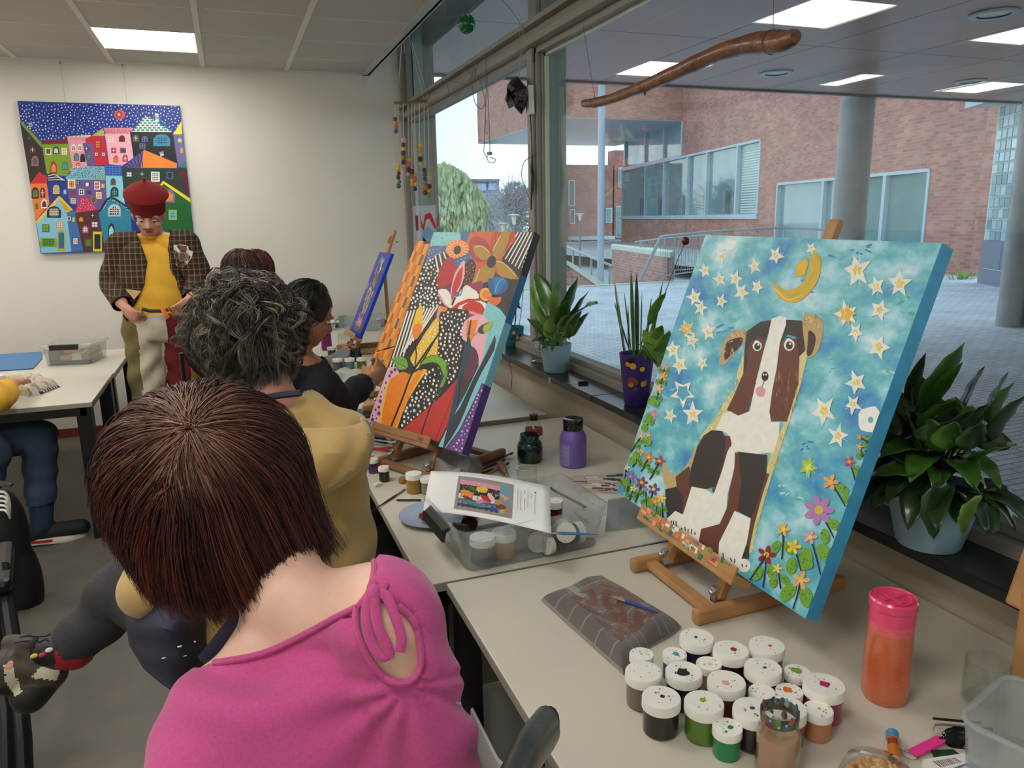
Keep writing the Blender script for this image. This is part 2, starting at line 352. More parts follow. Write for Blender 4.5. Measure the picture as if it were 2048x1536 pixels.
def window_band(s0, s1, z0, z1, muls, nm, lab, hz=None, boxes=()):
 t = thing(nm, wa((s0 + s1) / 2, z0), lab, 'window')
 f = MB(); w_ = .09
 wbox(f, s0, s1, z0, z0 + w_, -.16, .03); wbox(f, s0, s1, z1 - w_, z1, -.16, .03)
 wbox(f, s0, s0 + w_, z0, z1, -.16, .03); wbox(f, s1 - w_, s1, z0, z1, -.16, .03)
 wbox(f, s0 - .1, s1 + .1, z0 - .09, z0, -.16, .1)
 if hz: wbox(f, *hz, -.16, .03)
 f.build('frame', m_alu, t)
 for m in muls:
  f = MB(); wbox(f, m - .07, m + .07, z0 + w_, z1 - w_, -.16, .03); f.build('mullion', m_alu, t)
 g = MB(); wbox(g, s0 + w_, s1 - w_, z0 + w_, z1 - w_, -.14, -.12); g.build('glazing', m_fglass, t)
 for m in boxes:
  q = MB(); wbox(q, m - .13, m + .13, z0 + .15, z0 + 1.05, .03, .12); q.build('handle_box', M('handle_box_grey', (120, 126, 130), .5), t)
 return t
sm_ = [sA(x, 380) for x in (1473, 1413, 1372, 1330, 1290, 1250)]
ub = window_band(S1, S3, 1.47, 4.36, [sA(1472, 380), sA(1412, 380), sA(1374, 380), sA(1327, 380), sA(1290, 380)], 'facade_window', 'long upper ribbon window with white frames in the brick facade', boxes=[sA(1454, 380), sA(1369, 380), sA(1319, 380), sA(1283, 380)])
bl = MB()
for k in range(26): wbox(bl, S1 + .1, sA(1478, 380), 1.62 + k * .1, 1.67 + k * .1, -.115, -.10)
bl.build('blind', M('venetian_blind', (186, 206, 200), .6), ub)
window_band(S4, S5, .55, 2.66, [sA(1767, 400), sA(1645, 400)], 'facade_window', 'lower wide window with two pale mullions behind the round concrete column')
# glazed part above the band, up to the raised volume
t = thing('facade_window', wa(S3, 4.36), 'tall glass bay under the brick overhang at the far end of the facade', 'window')
f = MB(); wbox(f, S2, S3, 4.36, 4.46, -.1, .03)
for px in (1363, 1327, 1290, 1250): s_ = sA(px, 300); wbox(f, s_ - .06, s_ + .06, 4.36, 6.0, -.1, .03)
f.build('frame', m_alu, t); g = MB(); wbox(g, S2, S3, 4.4, 6.0, -.1, -.08); g.build('glazing', m_fglass, t)
# raised volume with underside
q = onA(1363, 238); c1 = ony(1124, 236, q[1])
b = MB(); b.bb((c1[0], q[1], 6.03), (q[0] + 3, q[1] + 12.4, 9.5)); struct('overhang_brick_volume', b, m_brick)
b = MB(); b.bb((c1[0] + .02, q[1] + .02, 6.0), (q[0] + 3, q[1] + 12.38, 6.03)); struct('overhang_soffit', b, M('overhang_underside', (176, 184, 184), .3))
# glass block wall
g0 = onz(1952, 566, 0); g1 = onz(2040, 583, 0); gu = nrm(g1 - g0); gn = A(-gu[1], gu[0], 0); gn = gn if gn[0] < 0 else -gn
gm = MB(); zb0 = onpl(1955, 480, g0, gn)[2]; zb1 = onpl(1978, 218, g0, gn)[2]
t = thing('glass_block_wall', g0, 'tall wall of square glass blocks over blue-grey panels, right of the brick facade', 'glass block wall')
def gq(s, z, o=0): return g0 + gu * s + gn * o + A(0, 0, z)
def gb(mb, s0, s1, z0, z1, o0, o1, **k): mb.prism([gq(s0, z0, o0), gq(s1, z0, o0), gq(s1, z0, o1), gq(s0, z0, o1)], (0, 0, z1 - z0), **k)
gb(gm, 0, 4, zb0, zb1, -.12, -.06); gm.build('mortar_grid', M('block_mortar', (188, 198, 198), .7), t)
gm = MB(); nb = 12; bh_ = (zb1 - zb0) / nb
for i in range(nb):
 for j in range(12): gb(gm, .1 + j * bh_ * 1.0, .1 + j * bh_ + bh_ * .84, zb0 + i * bh_ + .02, zb0 + i * bh_ + bh_ * .88, -.07, -.03, col=random.choice([(160, 186, 190), (140, 168, 174), (178, 200, 204), (128, 156, 160)]))
gm.build('glass_blocks', M('glass_block', (160, 184, 188), .12, attr=True, spec=.9), t, bevel=.01)
gm = MB(); gb(gm, 0, 4, .0, .32, -.1, -.02); gb(gm, 0, .9, .34, zb0, -.1, -.03); gb(gm, .92, 4, .34, zb0, -.1, -.03); gm.build('lower_panels', M('blue_grey_panel', (118, 124, 138), .5), t)
gm = MB(); gb(gm, -.3, 4, zb1 + .02, zb1 + .5, -.3, .5); gm.build('lintel', m_alu, t)
# columns
def column(name, px, pyb, diam, zt, label, mat):
 c = onz(px, pyb, 0); t = MB(); t.lathe([(diam / 2, 0), (diam / 2, zt)], c, 36); return tag(t.build(name, mat), label, 'column')
cc = P(1701, 400, 9.7); b = MB(); b.lathe([(.205, 0), (.205, ZS)], (cc[0], cc[1], 0), 40)
tag(b.build('concrete_column', m_conc), 'thick round concrete column holding the canopy, behind the dog painting', 'column')
column('concrete_column', 2015, 652, .30, ZS, 'slimmer pale concrete column at the right edge of the picture', m_conc)
c_ = onz(2028, 652, 0); b = MB(); b.bb((c_[0] + .12, c_[1] - .5, 0), (c_[0] + 2.6, c_[1] + .1, ZS)); tag(b.build('grey_partition', M('partition_grey', (120, 122, 124), .6)), 'plain grey partition panel beside the slim column', 'partition')
# weeds
b = MB(); wc = onz(1925, 558, 0)
for i in range(60):
 a = random.uniform(0, 6.28); r0 = random.uniform(0, .25); h = random.uniform(.1, .28); p0 = wc + A(math.cos(a) * r0 * 1.5, math.sin(a) * r0, 0); p1 = p0 + A(math.cos(a) * .14, math.sin(a) * .14, h)
 s_ = A(-math.sin(a), math.cos(a), 0) * .012; b.add([p0 - s_, p0 + s_, p1], [(0, 1, 2)])
tag(b.build('weeds', M('weed_green', (120, 165, 70), .8)), 'tuft of bright green weeds at the foot of the brick wall', 'weeds', kind='stuff')
# low wall with coping, rails
LW1 = ony(1336, 505, 15.95); zl = LW1[2]; LW0 = onz(1224, 490, zl); LWr = ony(1358, 500, 16.9)
lw = thing('low_brick_wall', (LW1[0], LW1[1], 0), 'low weathered brick wall with a concrete coping beyond the paving edge', 'low wall')
LW2 = A(LW1[0] + .75, LW1[1] + .9, 0)
base = [A(LW1[0], LW1[1], -.85), A(LW0[0], LW0[1], -.85), A(LW0[0] + .5, LW0[1] + .8, -.85), A(LW2[0], LW2[1], -.85)]
b = MB(); b.prism(base, (0, 0, zl + .85 - .12)); b.build('brickwork', m_brick2, lw)
cm = sum(base) / 4; b = MB(); b.prism([cm + (p - cm) * A(1.04, 1.04, 0) + A(0, 0, zl + .85 - .12) for p in base], (0, 0, .12)); b.build('coping', m_cope, lw)
def rail(name, pts, post_at, label, r=.025, bars=None, zb=None):
 t = thing(name, pts[0], label, 'railing'); b = MB(); b.tube(pts, r, 8); b.build('handrail', m_steel, t)
 if zb is not None:
  q = MB(); q.tube([A(p[0], p[1], p[2] - zb) for p in pts], r * .6, 6); q.build('bottom_rail', m_steel, t)
  for a in post_at:
   i = int(a * (len(pts) - 1) * .9999); fr = a * (len(pts) - 1) - i; p = pts[i] * (1 - fr) + pts[i + 1] * fr
   q = MB(); q.tube([p, p - A(0, 0, zb + .12)], r * .9, 6); q.build('post', m_steel, t)
  if bars:
   q = MB()
   for k in range(bars):
    a = k / bars; i = int(a * (len(pts) - 1)); fr = a * (len(pts) - 1) - i; p = pts[i] * (1 - fr) + pts[i + 1] * fr
    q.tube([p, p - A(0, 0, zb)], .007, 4)
   q.build('infill_bars', m_steel, t)
 return t
Yr = 15.78
rail('stair_railing', [onz(1279, 562, .03), ony(1322, 473, Yr)], [], 'slanting steel handrail in front of the low brick wall', .045)
rail('stair_railing', [ony(1322, 473, 15.9), ony(1412, 464, 16.3), ony(1560, 455, 17.5), ony(1665, 460, 17.0)], [.1, .4, .7, 1], 'long steel railing with thin upright bars above the far stairs', .03, bars=60, zb=.95)
rail('stair_railing', [ony(1270, 484, 19), ony(1330, 477, 18.4), ony(1420, 470, 18)], [.1, .5, .9], 'second steel railing further back behind the low brick wall', .025, bars=26, zb=.9)
rp = [ony(1118, 488, 19), ony(1132, 493, 18.6), ony(1226, 533, 16.6)]
rail('ramp_railing', rp, [.05, .22, .4, .58, .78, .97], 'sloping ramp railing with upright posts beyond the mullion', .035, zb=.72)
b = MB(); b.prism([ony(1100, 600, 16.4), ony(1100, 520, 16.4), ony(1130, 528, 16.4), ony(1196, 575, 16.4), ony(1196, 600, 16.4)], (0, .3, 0)); tag(b.build('ramp_wall', m_brick2), 'triangular brick side wall of the ramp below the sloping railing', 'ramp wall')
b = MB(); b.prism([ony(1100, 511, 16.36), ony(1132, 519, 16.36), ony(1214, 570, 16.36), ony(1197, 573.5, 16.36), ony(1130, 526.5, 16.36), ony(1100, 518, 16.36)], (0, .36, 0)); tag(b.build('ramp_coping', m_cope), 'pale sloping concrete coping on the ramp side wall', 'coping')
pc = ony(1201, 560, 16.8); b = MB(); b.lathe([(.085, -.9), (.085, 6.0)], (pc[0], pc[1], 0), 20); tag(b.build('steel_column', M('pale_steel_column', (150, 164, 176), .4)), 'slender pale steel column under the brick overhang', 'column')
# far brick building
YF = 46
def fpt(x, y, Y=YF): return ony(x, y, Y)
t = thing('brick_building', (fpt(1180, 500)[0], YF, -.8), 'distant red brick building with white windows seen left of the facade', 'building')
def frect(mb, x0, y0, x1, y1, Y=YF, d=.3, **k):
 a = fpt(x0, y1, Y); c = fpt(x1, y0, Y); mb.bb((min(a[0], c[0]), Y, min(a[2], c[2])), (max(a[0], c[0]), Y + d, max(a[2], c[2])), **k)
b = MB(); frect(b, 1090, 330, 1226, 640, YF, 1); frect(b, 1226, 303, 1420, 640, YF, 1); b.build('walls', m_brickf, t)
for (x0, y0, x1, y1) in [(1138, 360, 1150, 412), (1140, 418, 1150, 448), (1212, 416, 1225, 446), (1237, 335, 1248, 375), (1232, 412, 1246, 475), (1141, 476, 1150, 505), (1156, 478, 1166, 512), (1172, 478, 1183, 512), (1188, 480, 1198, 515), (1212, 488, 1222, 520)]:
 f = MB(); frect(f, x0, y0, x1, y1, YF - .12, .15); wf = f.build('window', M('white_window_frame', (214, 230, 236), .5), t)
 f = MB(); frect(f, x0 + 2, y0 + 2, x1 - 2, y1 - 2, YF - .16, .1); f.build('pane', m_fglass, wf)
f = MB(); frect(f, 1151, 472, 1230, 481, YF - 1.2, 1.3); f.build('entrance_canopy', M('white_window_frame', (214, 230, 236), .5), t)
# purple-grey apartment block far left
YP = 70
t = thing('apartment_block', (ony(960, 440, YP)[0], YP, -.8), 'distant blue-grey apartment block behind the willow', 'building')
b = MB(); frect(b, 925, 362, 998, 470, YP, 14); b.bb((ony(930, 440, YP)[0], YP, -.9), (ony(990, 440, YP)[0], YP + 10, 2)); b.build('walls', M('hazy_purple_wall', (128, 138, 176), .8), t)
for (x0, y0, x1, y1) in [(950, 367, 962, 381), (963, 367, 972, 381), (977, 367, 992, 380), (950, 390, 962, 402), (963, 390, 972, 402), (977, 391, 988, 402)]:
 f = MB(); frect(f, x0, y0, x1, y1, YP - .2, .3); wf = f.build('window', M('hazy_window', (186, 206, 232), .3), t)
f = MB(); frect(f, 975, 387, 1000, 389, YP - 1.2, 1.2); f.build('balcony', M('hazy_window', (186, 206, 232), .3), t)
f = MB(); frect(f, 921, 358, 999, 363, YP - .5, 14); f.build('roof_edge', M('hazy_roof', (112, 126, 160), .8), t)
# trees
def tree(name, px, py_top, py_bot, wpx, Y, label, col, n, weep=0, bare=False):
 seed_ = px
 c = ony(px, (py_top + py_bot) / 2, Y); top = ony(px, py_top, Y)[2]; rx = abs(ony(px + wpx / 2, py_top, Y)[0] - ony(px - wpx / 2, py_top, Y)[0]) / 2
 t = thing(name, (c[0], Y, -.8), label, 'tree'); b = MB()
 b.tube([A(c[0], Y, -.8), A(c[0] + .2, Y, top * .35), A(c[0], Y, top * .7)], [.35, .28, .1], 8); H_ = top + .8
 rng = random.Random(int(px))
 brs = []
 for i in range(60 if bare else 26):
  a = rng.uniform(0, 6.28); e = rng.uniform(.25, 1.2); l = rx * rng.uniform(.5, 1.0); z0 = -.8 + H_ * rng.uniform(.25, .6)
  p0 = A(c[0], Y, z0); p2 = p0 + A(math.cos(a) * math.cos(e) * l, math.sin(a) * math.cos(e) * l, math.sin(e) * H_ * .42); p1 = (p0 + p2) / 2 + A(0, 0, .1 * l); brs.append((p1, p2))
  b.tube([p0, p1, p2], [.09, .05, .015], 5)
  if bare:
   for k in range(9):
    q0 = p1 + (p2 - p1) * rng.uniform(0, 1); q1 = q0 + A(rng.gauss(0, .9), rng.gauss(0, .9), rng.uniform(.2, 1.5)); b.tube([q0, q1], [.03, .008], 3)
 b.build('trunk', M('haze_tinted_bark' , (180, 184, 192), .9), t)  # bark colour lightened to imitate haze in the distance
 f = MB()
 for i in range(n):
  a = rng.uniform(0, 6.28); zz = rng.random(); rr = math.sqrt(rng.random()) * rx
  if weep: prof = math.sqrt(max(0, 1 - (zz) ** 4)); z = -.8 + H_ * zz; rr *= (.35 + .65 * prof) if zz < .98 else .2; rr = rr * (1 if zz < .6 else prof / .8 * .9)
  else: zz = rng.uniform(.2, 1); z = -.8 + H_ * zz; rr *= math.sqrt(max(.05, 1 - ((zz - .55) / .45) ** 2))
  p = A(c[0] + rr * math.cos(a), Y + rr * math.sin(a), z); l = rng.uniform(.15, .4) * (1.8 if weep else .5); s_ = .09 if weep else .05
  d = A(rng.gauss(0, .15), rng.gauss(0, .15), -1 if weep else rng.gauss(0, 1)); d = nrm(d) * l; sd = nrm(A(rng.gauss(0, 1), rng.gauss(0, 1), 0)) * s_
  f.add([p, p + d * .5 + sd, p + d, p + d * .5 - sd], [(0, 1, 2, 3)], col=rng.choice(col))
 fo = f.build('foliage', M('foliage', (180, 200, 150), .9, attr=True), t, attr=True)
 return t
tree('willow_tree', 890, 322, 470, 170, 36, 'large pale yellow-green weeping willow outside the far window', [(206, 222, 168), (192, 212, 164), (214, 228, 176), (178, 202, 166)], 9000, weep=1)
tree('bare_tree', 1030, 366, 470, 90, 44, 'hazy bare tree right of the distant apartment block', [(196, 202, 210), (184, 192, 204), (204, 206, 204)], 2600, bare=True)  # haze put into the pale foliage colours of both bare trees
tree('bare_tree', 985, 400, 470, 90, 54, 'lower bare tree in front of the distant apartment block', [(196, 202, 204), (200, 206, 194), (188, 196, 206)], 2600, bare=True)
def street_lamp(px, py, Y, wpx, label):
 c = ony(px, py, Y); k = wpx / F_PX * Y * 1.0
 t = thing('street_lamp', (c[0], c[1], -.8), label, 'street lamp')
 b = MB(); b.tube([A(c[0], c[1], -.8), A(c[0], c[1], c[2] - k * .75)], .05, 8); b.build('pole', M('lamp_pole', (112, 122, 130), .5), t)
 b = MB(); b.lathe([(k * .06, -k * .75), (k * .12, -k * .7), (k * .22, -k * .12), (k * .2, -k * .05)], c, 16); b.build('lamp_glass', M('lamp_cream', (226, 222, 190), .4), t)
 b = MB(); b.lathe([(k * .5, -.02), (k * .5, 0), (k * .3, .06 * k), (.01, .09 * k)], c, 24); b.build('lamp_shade', M('lamp_hood', (176, 192, 208), .5), t)
street_lamp(1028, 430, 28, 27, 'street lamp with a flat hood seen between willow and window mullion, the nearer one'); street_lamp(1006, 447, 33, 24, 'street lamp with a flat hood, half hidden just left of the nearer one'); street_lamp(1160, 428, 30, 19, 'street lamp with a cream glass in front of the distant brick building')
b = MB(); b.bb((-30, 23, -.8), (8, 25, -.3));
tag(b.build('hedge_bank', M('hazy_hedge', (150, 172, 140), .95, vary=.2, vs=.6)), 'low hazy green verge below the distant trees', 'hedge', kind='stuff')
# ================================================================ tables, easels, paintings
m_top = M('laminate_top', (208, 202, 186), .35, vary=.03, vs=4, bump=.02, bs=200)
m_edge = M('laminate_edge', (150, 146, 132), .5)
m_blk = M('black_steel', (18, 18, 19), .4)
m_wood = M('beech_wood', (182, 136, 86), .5, vary=.16, vs=12, stretch=(1, 1, 1), bump=.03, bs=50)
m_wood2 = M('dark_beech_wood', (146, 102, 64), .5, vary=.16, vs=12)
m_chrome = M('chrome', (190, 190, 186), .2, .9)
def table(x0, x1, y0, y1, z, label, legs=((0, 0), (1, 0), (0, 1), (1, 1)), lw=.055):
 t = thing('table', ((x0 + x1) / 2, (y0 + y1) / 2, 0), label, 'table')
 b = MB(); b.bb((x0, y0, z - .025), (x1, y1, z)); b.build('tabletop', [m_top], t, bevel=.002)
 b = MB(); e = .0008
 b.bb((x0 - e, y0 - e, z - .0245), (x0, y1 + e, z - .002)); b.bb((x1, y0 - e, z - .0245), (x1 + e, y1 + e, z - .002)); b.bb((x0, y0 - e, z - .0245), (x1, y0, z - .002)); b.bb((x0, y1, z - .0245), (x1, y1 + e, z - .002)); b.build('edge_band', m_edge, t)
 b = MB(); i = .03
 b.bb((x0 + i, y0 + .01, z - .07), (x0 + i + .03, y1 - .01, z - .026)); b.bb((x1 - i - .03, y0 + .01, z - .07), (x1 - i, y1 - .01, z - .026))
 b.bb((x0 + i, y0 + .01, z - .07), (x1 - i, y0 + .04, z - .026)); b.bb((x0 + i, y1 - .04, z - .07), (x1 - i, y1 - .01, z - .026)); b.build('apron', m_blk, t)
 for a, c in legs:
  lx = x1 - i * .3 - lw if a else x0 + i * .3; ly = y1 - .012 - lw if c else y0 + .012
  q = MB(); q.bb((lx, ly, 0), (lx + lw, ly + lw, z - .026)); q.build('leg', m_blk, t)
 return t
table(.43, 1.435, -.25, 1.655, .74, 'cream worktop table nearest the camera, carrying the dog painting and paint jars')
table(.375, 1.375, 1.672, 2.985, .737, 'cream table in the middle, carrying the open clear crate and flower painting')
table(.42, 1.268, 2.99, 4.72, .757, 'slightly higher cream table behind the flower painting, with the purple water bottle', lw=.05)
table(.42, 1.268, 4.73, 6.35, .757, 'farthest cream table against the back wall under clutter', lw=.05)
table(-2.4, -.722, 4.232, 5.03, .74, 'cream table at left with a painted cloth, nearer of the two', lw=.07)
table(-2.4, -.716, 5.04, 6.02, .74, 'cream table at left under the town painting, carrying the lidded box', lw=.06)
# ---- paint layers on a canvas plane
m_paint = M('acrylic_paint', (255, 255, 255), .42, attr=True, vary=.05, vs=60, bump=.12, bs=220, spec=.4)
class Canvas:
 def __init__(s, tl, tr, br, bl, pt, n, thick, side=-1):
  s.n = nrm(n); s.p = np.array(pt, float); s.L = 0; s.mb = MB(); s.clipq = [tl, tr, br, bl]; s.q = [s.pl(*a) for a in (tl, tr, br, bl)]; s.th = thick
 def pl(s, x, y): return onpl(x, y, s.p, s.n)
 clipq = None
 def lay(s, pts, col, step=True):
  if step: s.L += 1
  if s.clipq:
   for k in range(4):
    (ax_, ay_), (bx_, by_) = s.clipq[k], s.clipq[(k + 1) % 4]; out = []; f = lambda p: (bx_ - ax_) * (p[1] - ay_) - (by_ - ay_) * (p[0] - ax_)
    for i in range(len(pts)):
     p, q = pts[i], pts[(i + 1) % len(pts)]; fp, fq = f(p), f(q)
     if fp >= 0: out.append(p)
     if (fp >= 0) != (fq >= 0): t = fp / (fp - fq); out.append((p[0] + (q[0] - p[0]) * t, p[1] + (q[1] - p[1]) * t))
    pts = out
    if len(pts) < 3: return
  off = .0004 + s.L * .000005
  v = [s.pl(*p) + s.n * off for p in pts]; nn = sum((np.cross(v[i] - v[0], v[i + 1] - v[0]) for i in range(1, len(v) - 1)), np.zeros(3))
  if np.dot(nn, s.n) < 0: v = v[::-1]
  s.mb.flat(v, col=col)
class Pen:
 """draws in crop units; sc/ox/oy map crop units to photo units"""
 def __init__(s, cv, ox, oy, sc): s.cv = cv; s.ox = ox; s.oy = oy; s.sc = sc; s.rng = random.Random(3)
 def T(s, p): return (s.ox + p[0] / s.sc, s.oy + p[1] / s.sc)
 def poly(s, pts, col, smooth=0, step=True):
  if smooth: pts = [tuple(p) for p in bez([(a, b, 0) for a, b in pts], smooth, True)]
  s.cv.lay([s.T(p) for p in pts], col, step)
 def ell(s, x, y, rx, ry=None, col=(0, 0, 0), a=0, n=14, step=True, jit=0):
  ry = ry or rx; pts = []
  for k in range(n):
   t = 6.2832 * k / n; j = 1 + s.rng.uniform(-jit, jit); u = rx * j * math.cos(t); v = ry * j * math.sin(t)
   pts.append((x + u * math.cos(a) - v * math.sin(a), y + u * math.sin(a) + v * math.cos(a)))
  s.cv.lay([s.T(p) for p in pts], col, step)
 def stroke(s, pts, w, col, w2=None, step=True, smooth=4):
  pts = bez([(a, b, 0) for a, b in pts], smooth) if smooth and len(pts) > 2 else [A(a, b, 0) for a, b in pts]
  w2 = w if w2 is None else w2; L_, R_ = [], []; m = len(pts)
  for i in range(m):
   d = nrm(pts[min(i + 1, m - 1)] - pts[max(i - 1, 0)]); nn = A(-d[1], d[0], 0); ww = (w + (w2 - w) * i / (m - 1)) / 2
   L_.append(pts[i] + nn * ww); R_.append(pts[i] - nn * ww)
  if step: s.cv.L += 1
  for i in range(m - 1): s.cv.lay([s.T(L_[i]), s.T(L_[i + 1]), s.T(R_[i + 1]), s.T(R_[i])], col, False)
 def petals(s, x, y, r, n, col, cen, pw=.42, rot=0, cr=.3, sq=1):
  for k in range(n):
   t = rot + 6.2832 * k / n; s.ell(x + math.cos(t) * r * .6 * sq, y + math.sin(t) * r * .6, r * .45, r * pw * .6, col, t, 10, step=(k == 0))
  s.ell(x, y, r * cr, None, cen, 0, 10)
 def star(s, x, y, r, col, cen, rot=None, n=5, inner=.44, sq=.84, cs=.36):
  rot = s.rng.uniform(0, 6) if rot is None else rot
  def pts(rr, inn): return [(x + sq * rr * (1 if k % 2 == 0 else inn) * math.cos(rot + math.pi * k / n) * s.rng.uniform(.85, 1.12), y + rr * (1 if k % 2 == 0 else inn) * math.sin(rot + math.pi * k / n) * s.rng.uniform(.85, 1.12)) for k in range(2 * n)]
  s.poly(pts(r, inner), col)
  if cen: s.poly(pts(r * cs, inner + .15), cen)
 def dots(s, poly, r, n, col, mind, ratio=1.0, rv=.3):
  xs = [p[0] for p in poly]; ys = [p[1] for p in poly]; got = []; tries = 0; s.cv.L += 1
  while len(got) < n and tries < n * 60:
   tries += 1; x = s.rng.uniform(min(xs), max(xs)); y = s.rng.uniform(min(ys), max(ys))
   if not inpoly(x, y, poly) or any((x - a) ** 2 + (y - b) ** 2 < mind ** 2 for a, b in got): continue
   got.append((x, y)); rr = r * (1 + s.rng.uniform(-rv, rv)); s.ell(x, y, rr * ratio, rr, col, 0, 8, step=False)
def canvas_board(cv, name, label, cat, mats, side_cols=None, group=None):
 """canvas block behind the front plane plus the paint mesh"""
 t = thing(name, cv.q[2] * .5 + cv.q[3] * .5, label, cat, group)
 b = MB(); back = [p - cv.n * cv.th for p in cv.q]; q = cv.q
 b.add(list(q) + back, [(0, 3, 2, 1) if np.dot(np.cross(q[3] - q[0], q[1] - q[0]), cv.n) > 0 else (0, 1, 2, 3)], m=0)
 b.add(list(q) + back, [(0, 1, 5, 4), (1, 2, 6, 5), (2, 3, 7, 6), (3, 0, 4, 7)], m=1); b.add(back, [(0, 1, 2, 3)], m=2)
 b.build('canvas', mats, t); cv.mb.build('paint', m_paint, t, attr=True)
 return t
# ---------------- dog painting
m_sky = M('painted_teal_sky', (86, 168, 176), .4); n_ = m_sky.node_tree; N_ = n_.nodes; LK = n_.links
tc_ = N_.new('ShaderNodeTexCoord'); mp_ = N_.new('ShaderNodeMapping'); mp_.inputs['Scale'].default_value = (1, 1, 1.6); nz1 = N_.new('ShaderNodeTexNoise'); nz1.inputs['Scale'].default_value = 6; nz1.inputs['Detail'].default_value = 7; nz1.inputs['Roughness'].default_value = .62
r1 = N_.new('ShaderNodeValToRGB'); e_ = r1.color_ramp.elements; e_[0].position = .36; e_[0].color = (*lin((48, 124, 188)), 1); e_[1].position = .72; e_[1].color = (*lin((226, 240, 240)), 1)
for pos, c in ((.44, (70, 158, 200)), (.51, (98, 184, 192)), (.58, (142, 206, 222))): q_ = e_.new(pos); q_.color = (*lin(c), 1)
LK.new(tc_.outputs['Object'], mp_.inputs[0]); LK.new(mp_.outputs[0], nz1.inputs[0]); LK.new(nz1.outputs[0], r1.inputs[0]); LK.new(r1.outputs[0], N_['Principled BSDF'].inputs['Base Color'])
m_side = M('painted_blue_side', (56, 160, 208), .45, vary=.12, vs=30); m_back = M('raw_canvas_back', (206, 196, 172), .9)
NRM1 = nrm((.925, .014, -.38)) * -1
cv = Canvas((1411, 470), (1884, 486), (1611, 1238), (1234, 984), (.967, 1.4, .858), NRM1, .035); D = Pen(cv, 1220, 440, 1.8286)
BR, BK, WH = (104, 58, 42), (52, 46, 44), (236, 236, 226)
for (x, y, w, h, c) in [(330, 120, 90, 40, (150, 190, 196)), (450, 130, 60, 30, (196, 214, 216)), (850, 150, 110, 60, (66, 134, 188)), (960, 110, 70, 40, (60, 130, 180)), (720, 230, 90, 60, (70, 140, 190)), (420, 400, 60, 40, (70, 140, 196)), (800, 540, 60, 60, (92, 180, 158)), (700, 820, 60, 50, (58, 128, 190)), (660, 1000, 70, 50, (200, 226, 232)), (260, 870, 50, 50, (96, 170, 214)), (650, 340, 40, 50, (150, 204, 222)), (1080, 300, 50, 60, (84, 170, 160)), (1010, 560, 50, 40, (176, 214, 214)), (640, 1180, 60, 60, (130, 196, 210)), (210, 640, 60, 50, (130, 198, 214))]:
 for k in range(5): D.ell(x + D.rng.uniform(-w, w) * .6, y + D.rng.uniform(-h, h) * .7, D.rng.uniform(5, 15), D.rng.uniform(2, 5), c, D.rng.uniform(-.6, .6), 9, jit=.35)
GL = (214, 204, 140)
D.poly([(488, 490), (465, 560), (470, 600), (425, 660), (390, 720), (345, 775), (325, 800), (350, 800), (420, 740), (470, 660), (500, 560)], GL)
D.poly([(700, 420), (722, 500), (700, 600), (655, 740), (610, 880), (570, 1010), (545, 1100), (520, 1215), (500, 1230), (520, 1120), (560, 960), (600, 820), (640, 740), (680, 600)], GL)
for k in range(60):
 t = D.rng.random(); x, y = (480 - 130 * t + D.rng.uniform(-10, 12), 560 + 230 * t) if k % 2 else (700 - 190 * t + D.rng.uniform(-12, 12), 560 + 640 * t)
 D.stroke([(x, y), (x + D.rng.uniform(-22, 22), y + D.rng.uniform(8, 26))], 4, D.rng.choice([(228, 222, 170), (196, 180, 100), (176, 150, 90)]), 1, step=(k == 0))
D.poly([(197, 878), (222, 930), (262, 925), (292, 880), (322, 812), (330, 815), (305, 890), (268, 958), (215, 988), (198, 960), (190, 915)], (196, 168, 116)); D.poly([(240, 940), (290, 900), (305, 975), (266, 1078), (246, 980)], BR); D.poly([(203, 985), (245, 976), (270, 1012), (266, 1078), (240, 1070), (210, 1092), (203, 1050)], BK)
D.poly([(500, 408), (492, 480), (488, 560), (455, 640), (428, 695), (470, 716), (505, 702), (535, 600), (562, 480), (580, 400), (592, 366), (545, 376)], BR)
D.poly([(498, 425), (520, 395), (552, 372), (592, 366), (572, 440), (548, 425), (520, 440), (500, 480), (505, 520), (490, 560)], BK)
D.poly([(612, 470), (640, 440), (700, 430), (694, 500), (690, 600), (660, 700), (648, 738), (580, 735), (590, 650), (600, 560)], BR)
D.poly([(643, 365), (702, 368), (716, 420), (714, 480), (692, 500), (684, 430), (650, 418), (620, 462), (625, 410)], BK)
for k in range(50): x, y = D.rng.uniform(600, 690), D.rng.uniform(560, 730); D.stroke([(x, y), (x + D.rng.uniform(-6, 6), y - D.rng.uniform(15, 35))], 4, D.rng.choice([(150, 96, 60), (126, 60, 40), (84, 44, 34), (176, 120, 80)]), 1, step=(k == 0))
D.poly([(592, 362), (620, 352), (645, 356), (644, 385), (622, 450), (610, 545), (595, 620), (584, 700), (590, 740), (622, 738), (618, 790), (600, 850), (540, 856), (465, 846), (440, 832), (430, 780), (388, 766), (415, 708), (440, 700), (470, 716), (512, 700), (522, 650), (535, 590), (560, 490), (580, 420)], WH)
D.poly([(405, 490), (418, 440), (455, 408), (490, 400), (496, 440), (472, 468), (446, 500), (418, 532), (400, 520)], (190, 162, 110), 3); D.poly([(420, 510), (424, 455), (450, 436), (484, 430), (480, 458), (440, 498)], (70, 44, 36), 3)
D.poly([(706, 360), (742, 345), (776, 372), (779, 420), (756, 490), (724, 500), (712, 450)], (190, 162, 110), 3); D.poly([(728, 405), (750, 420), (752, 450), (738, 492), (722, 494), (724, 450)], (62, 46, 38), 3)
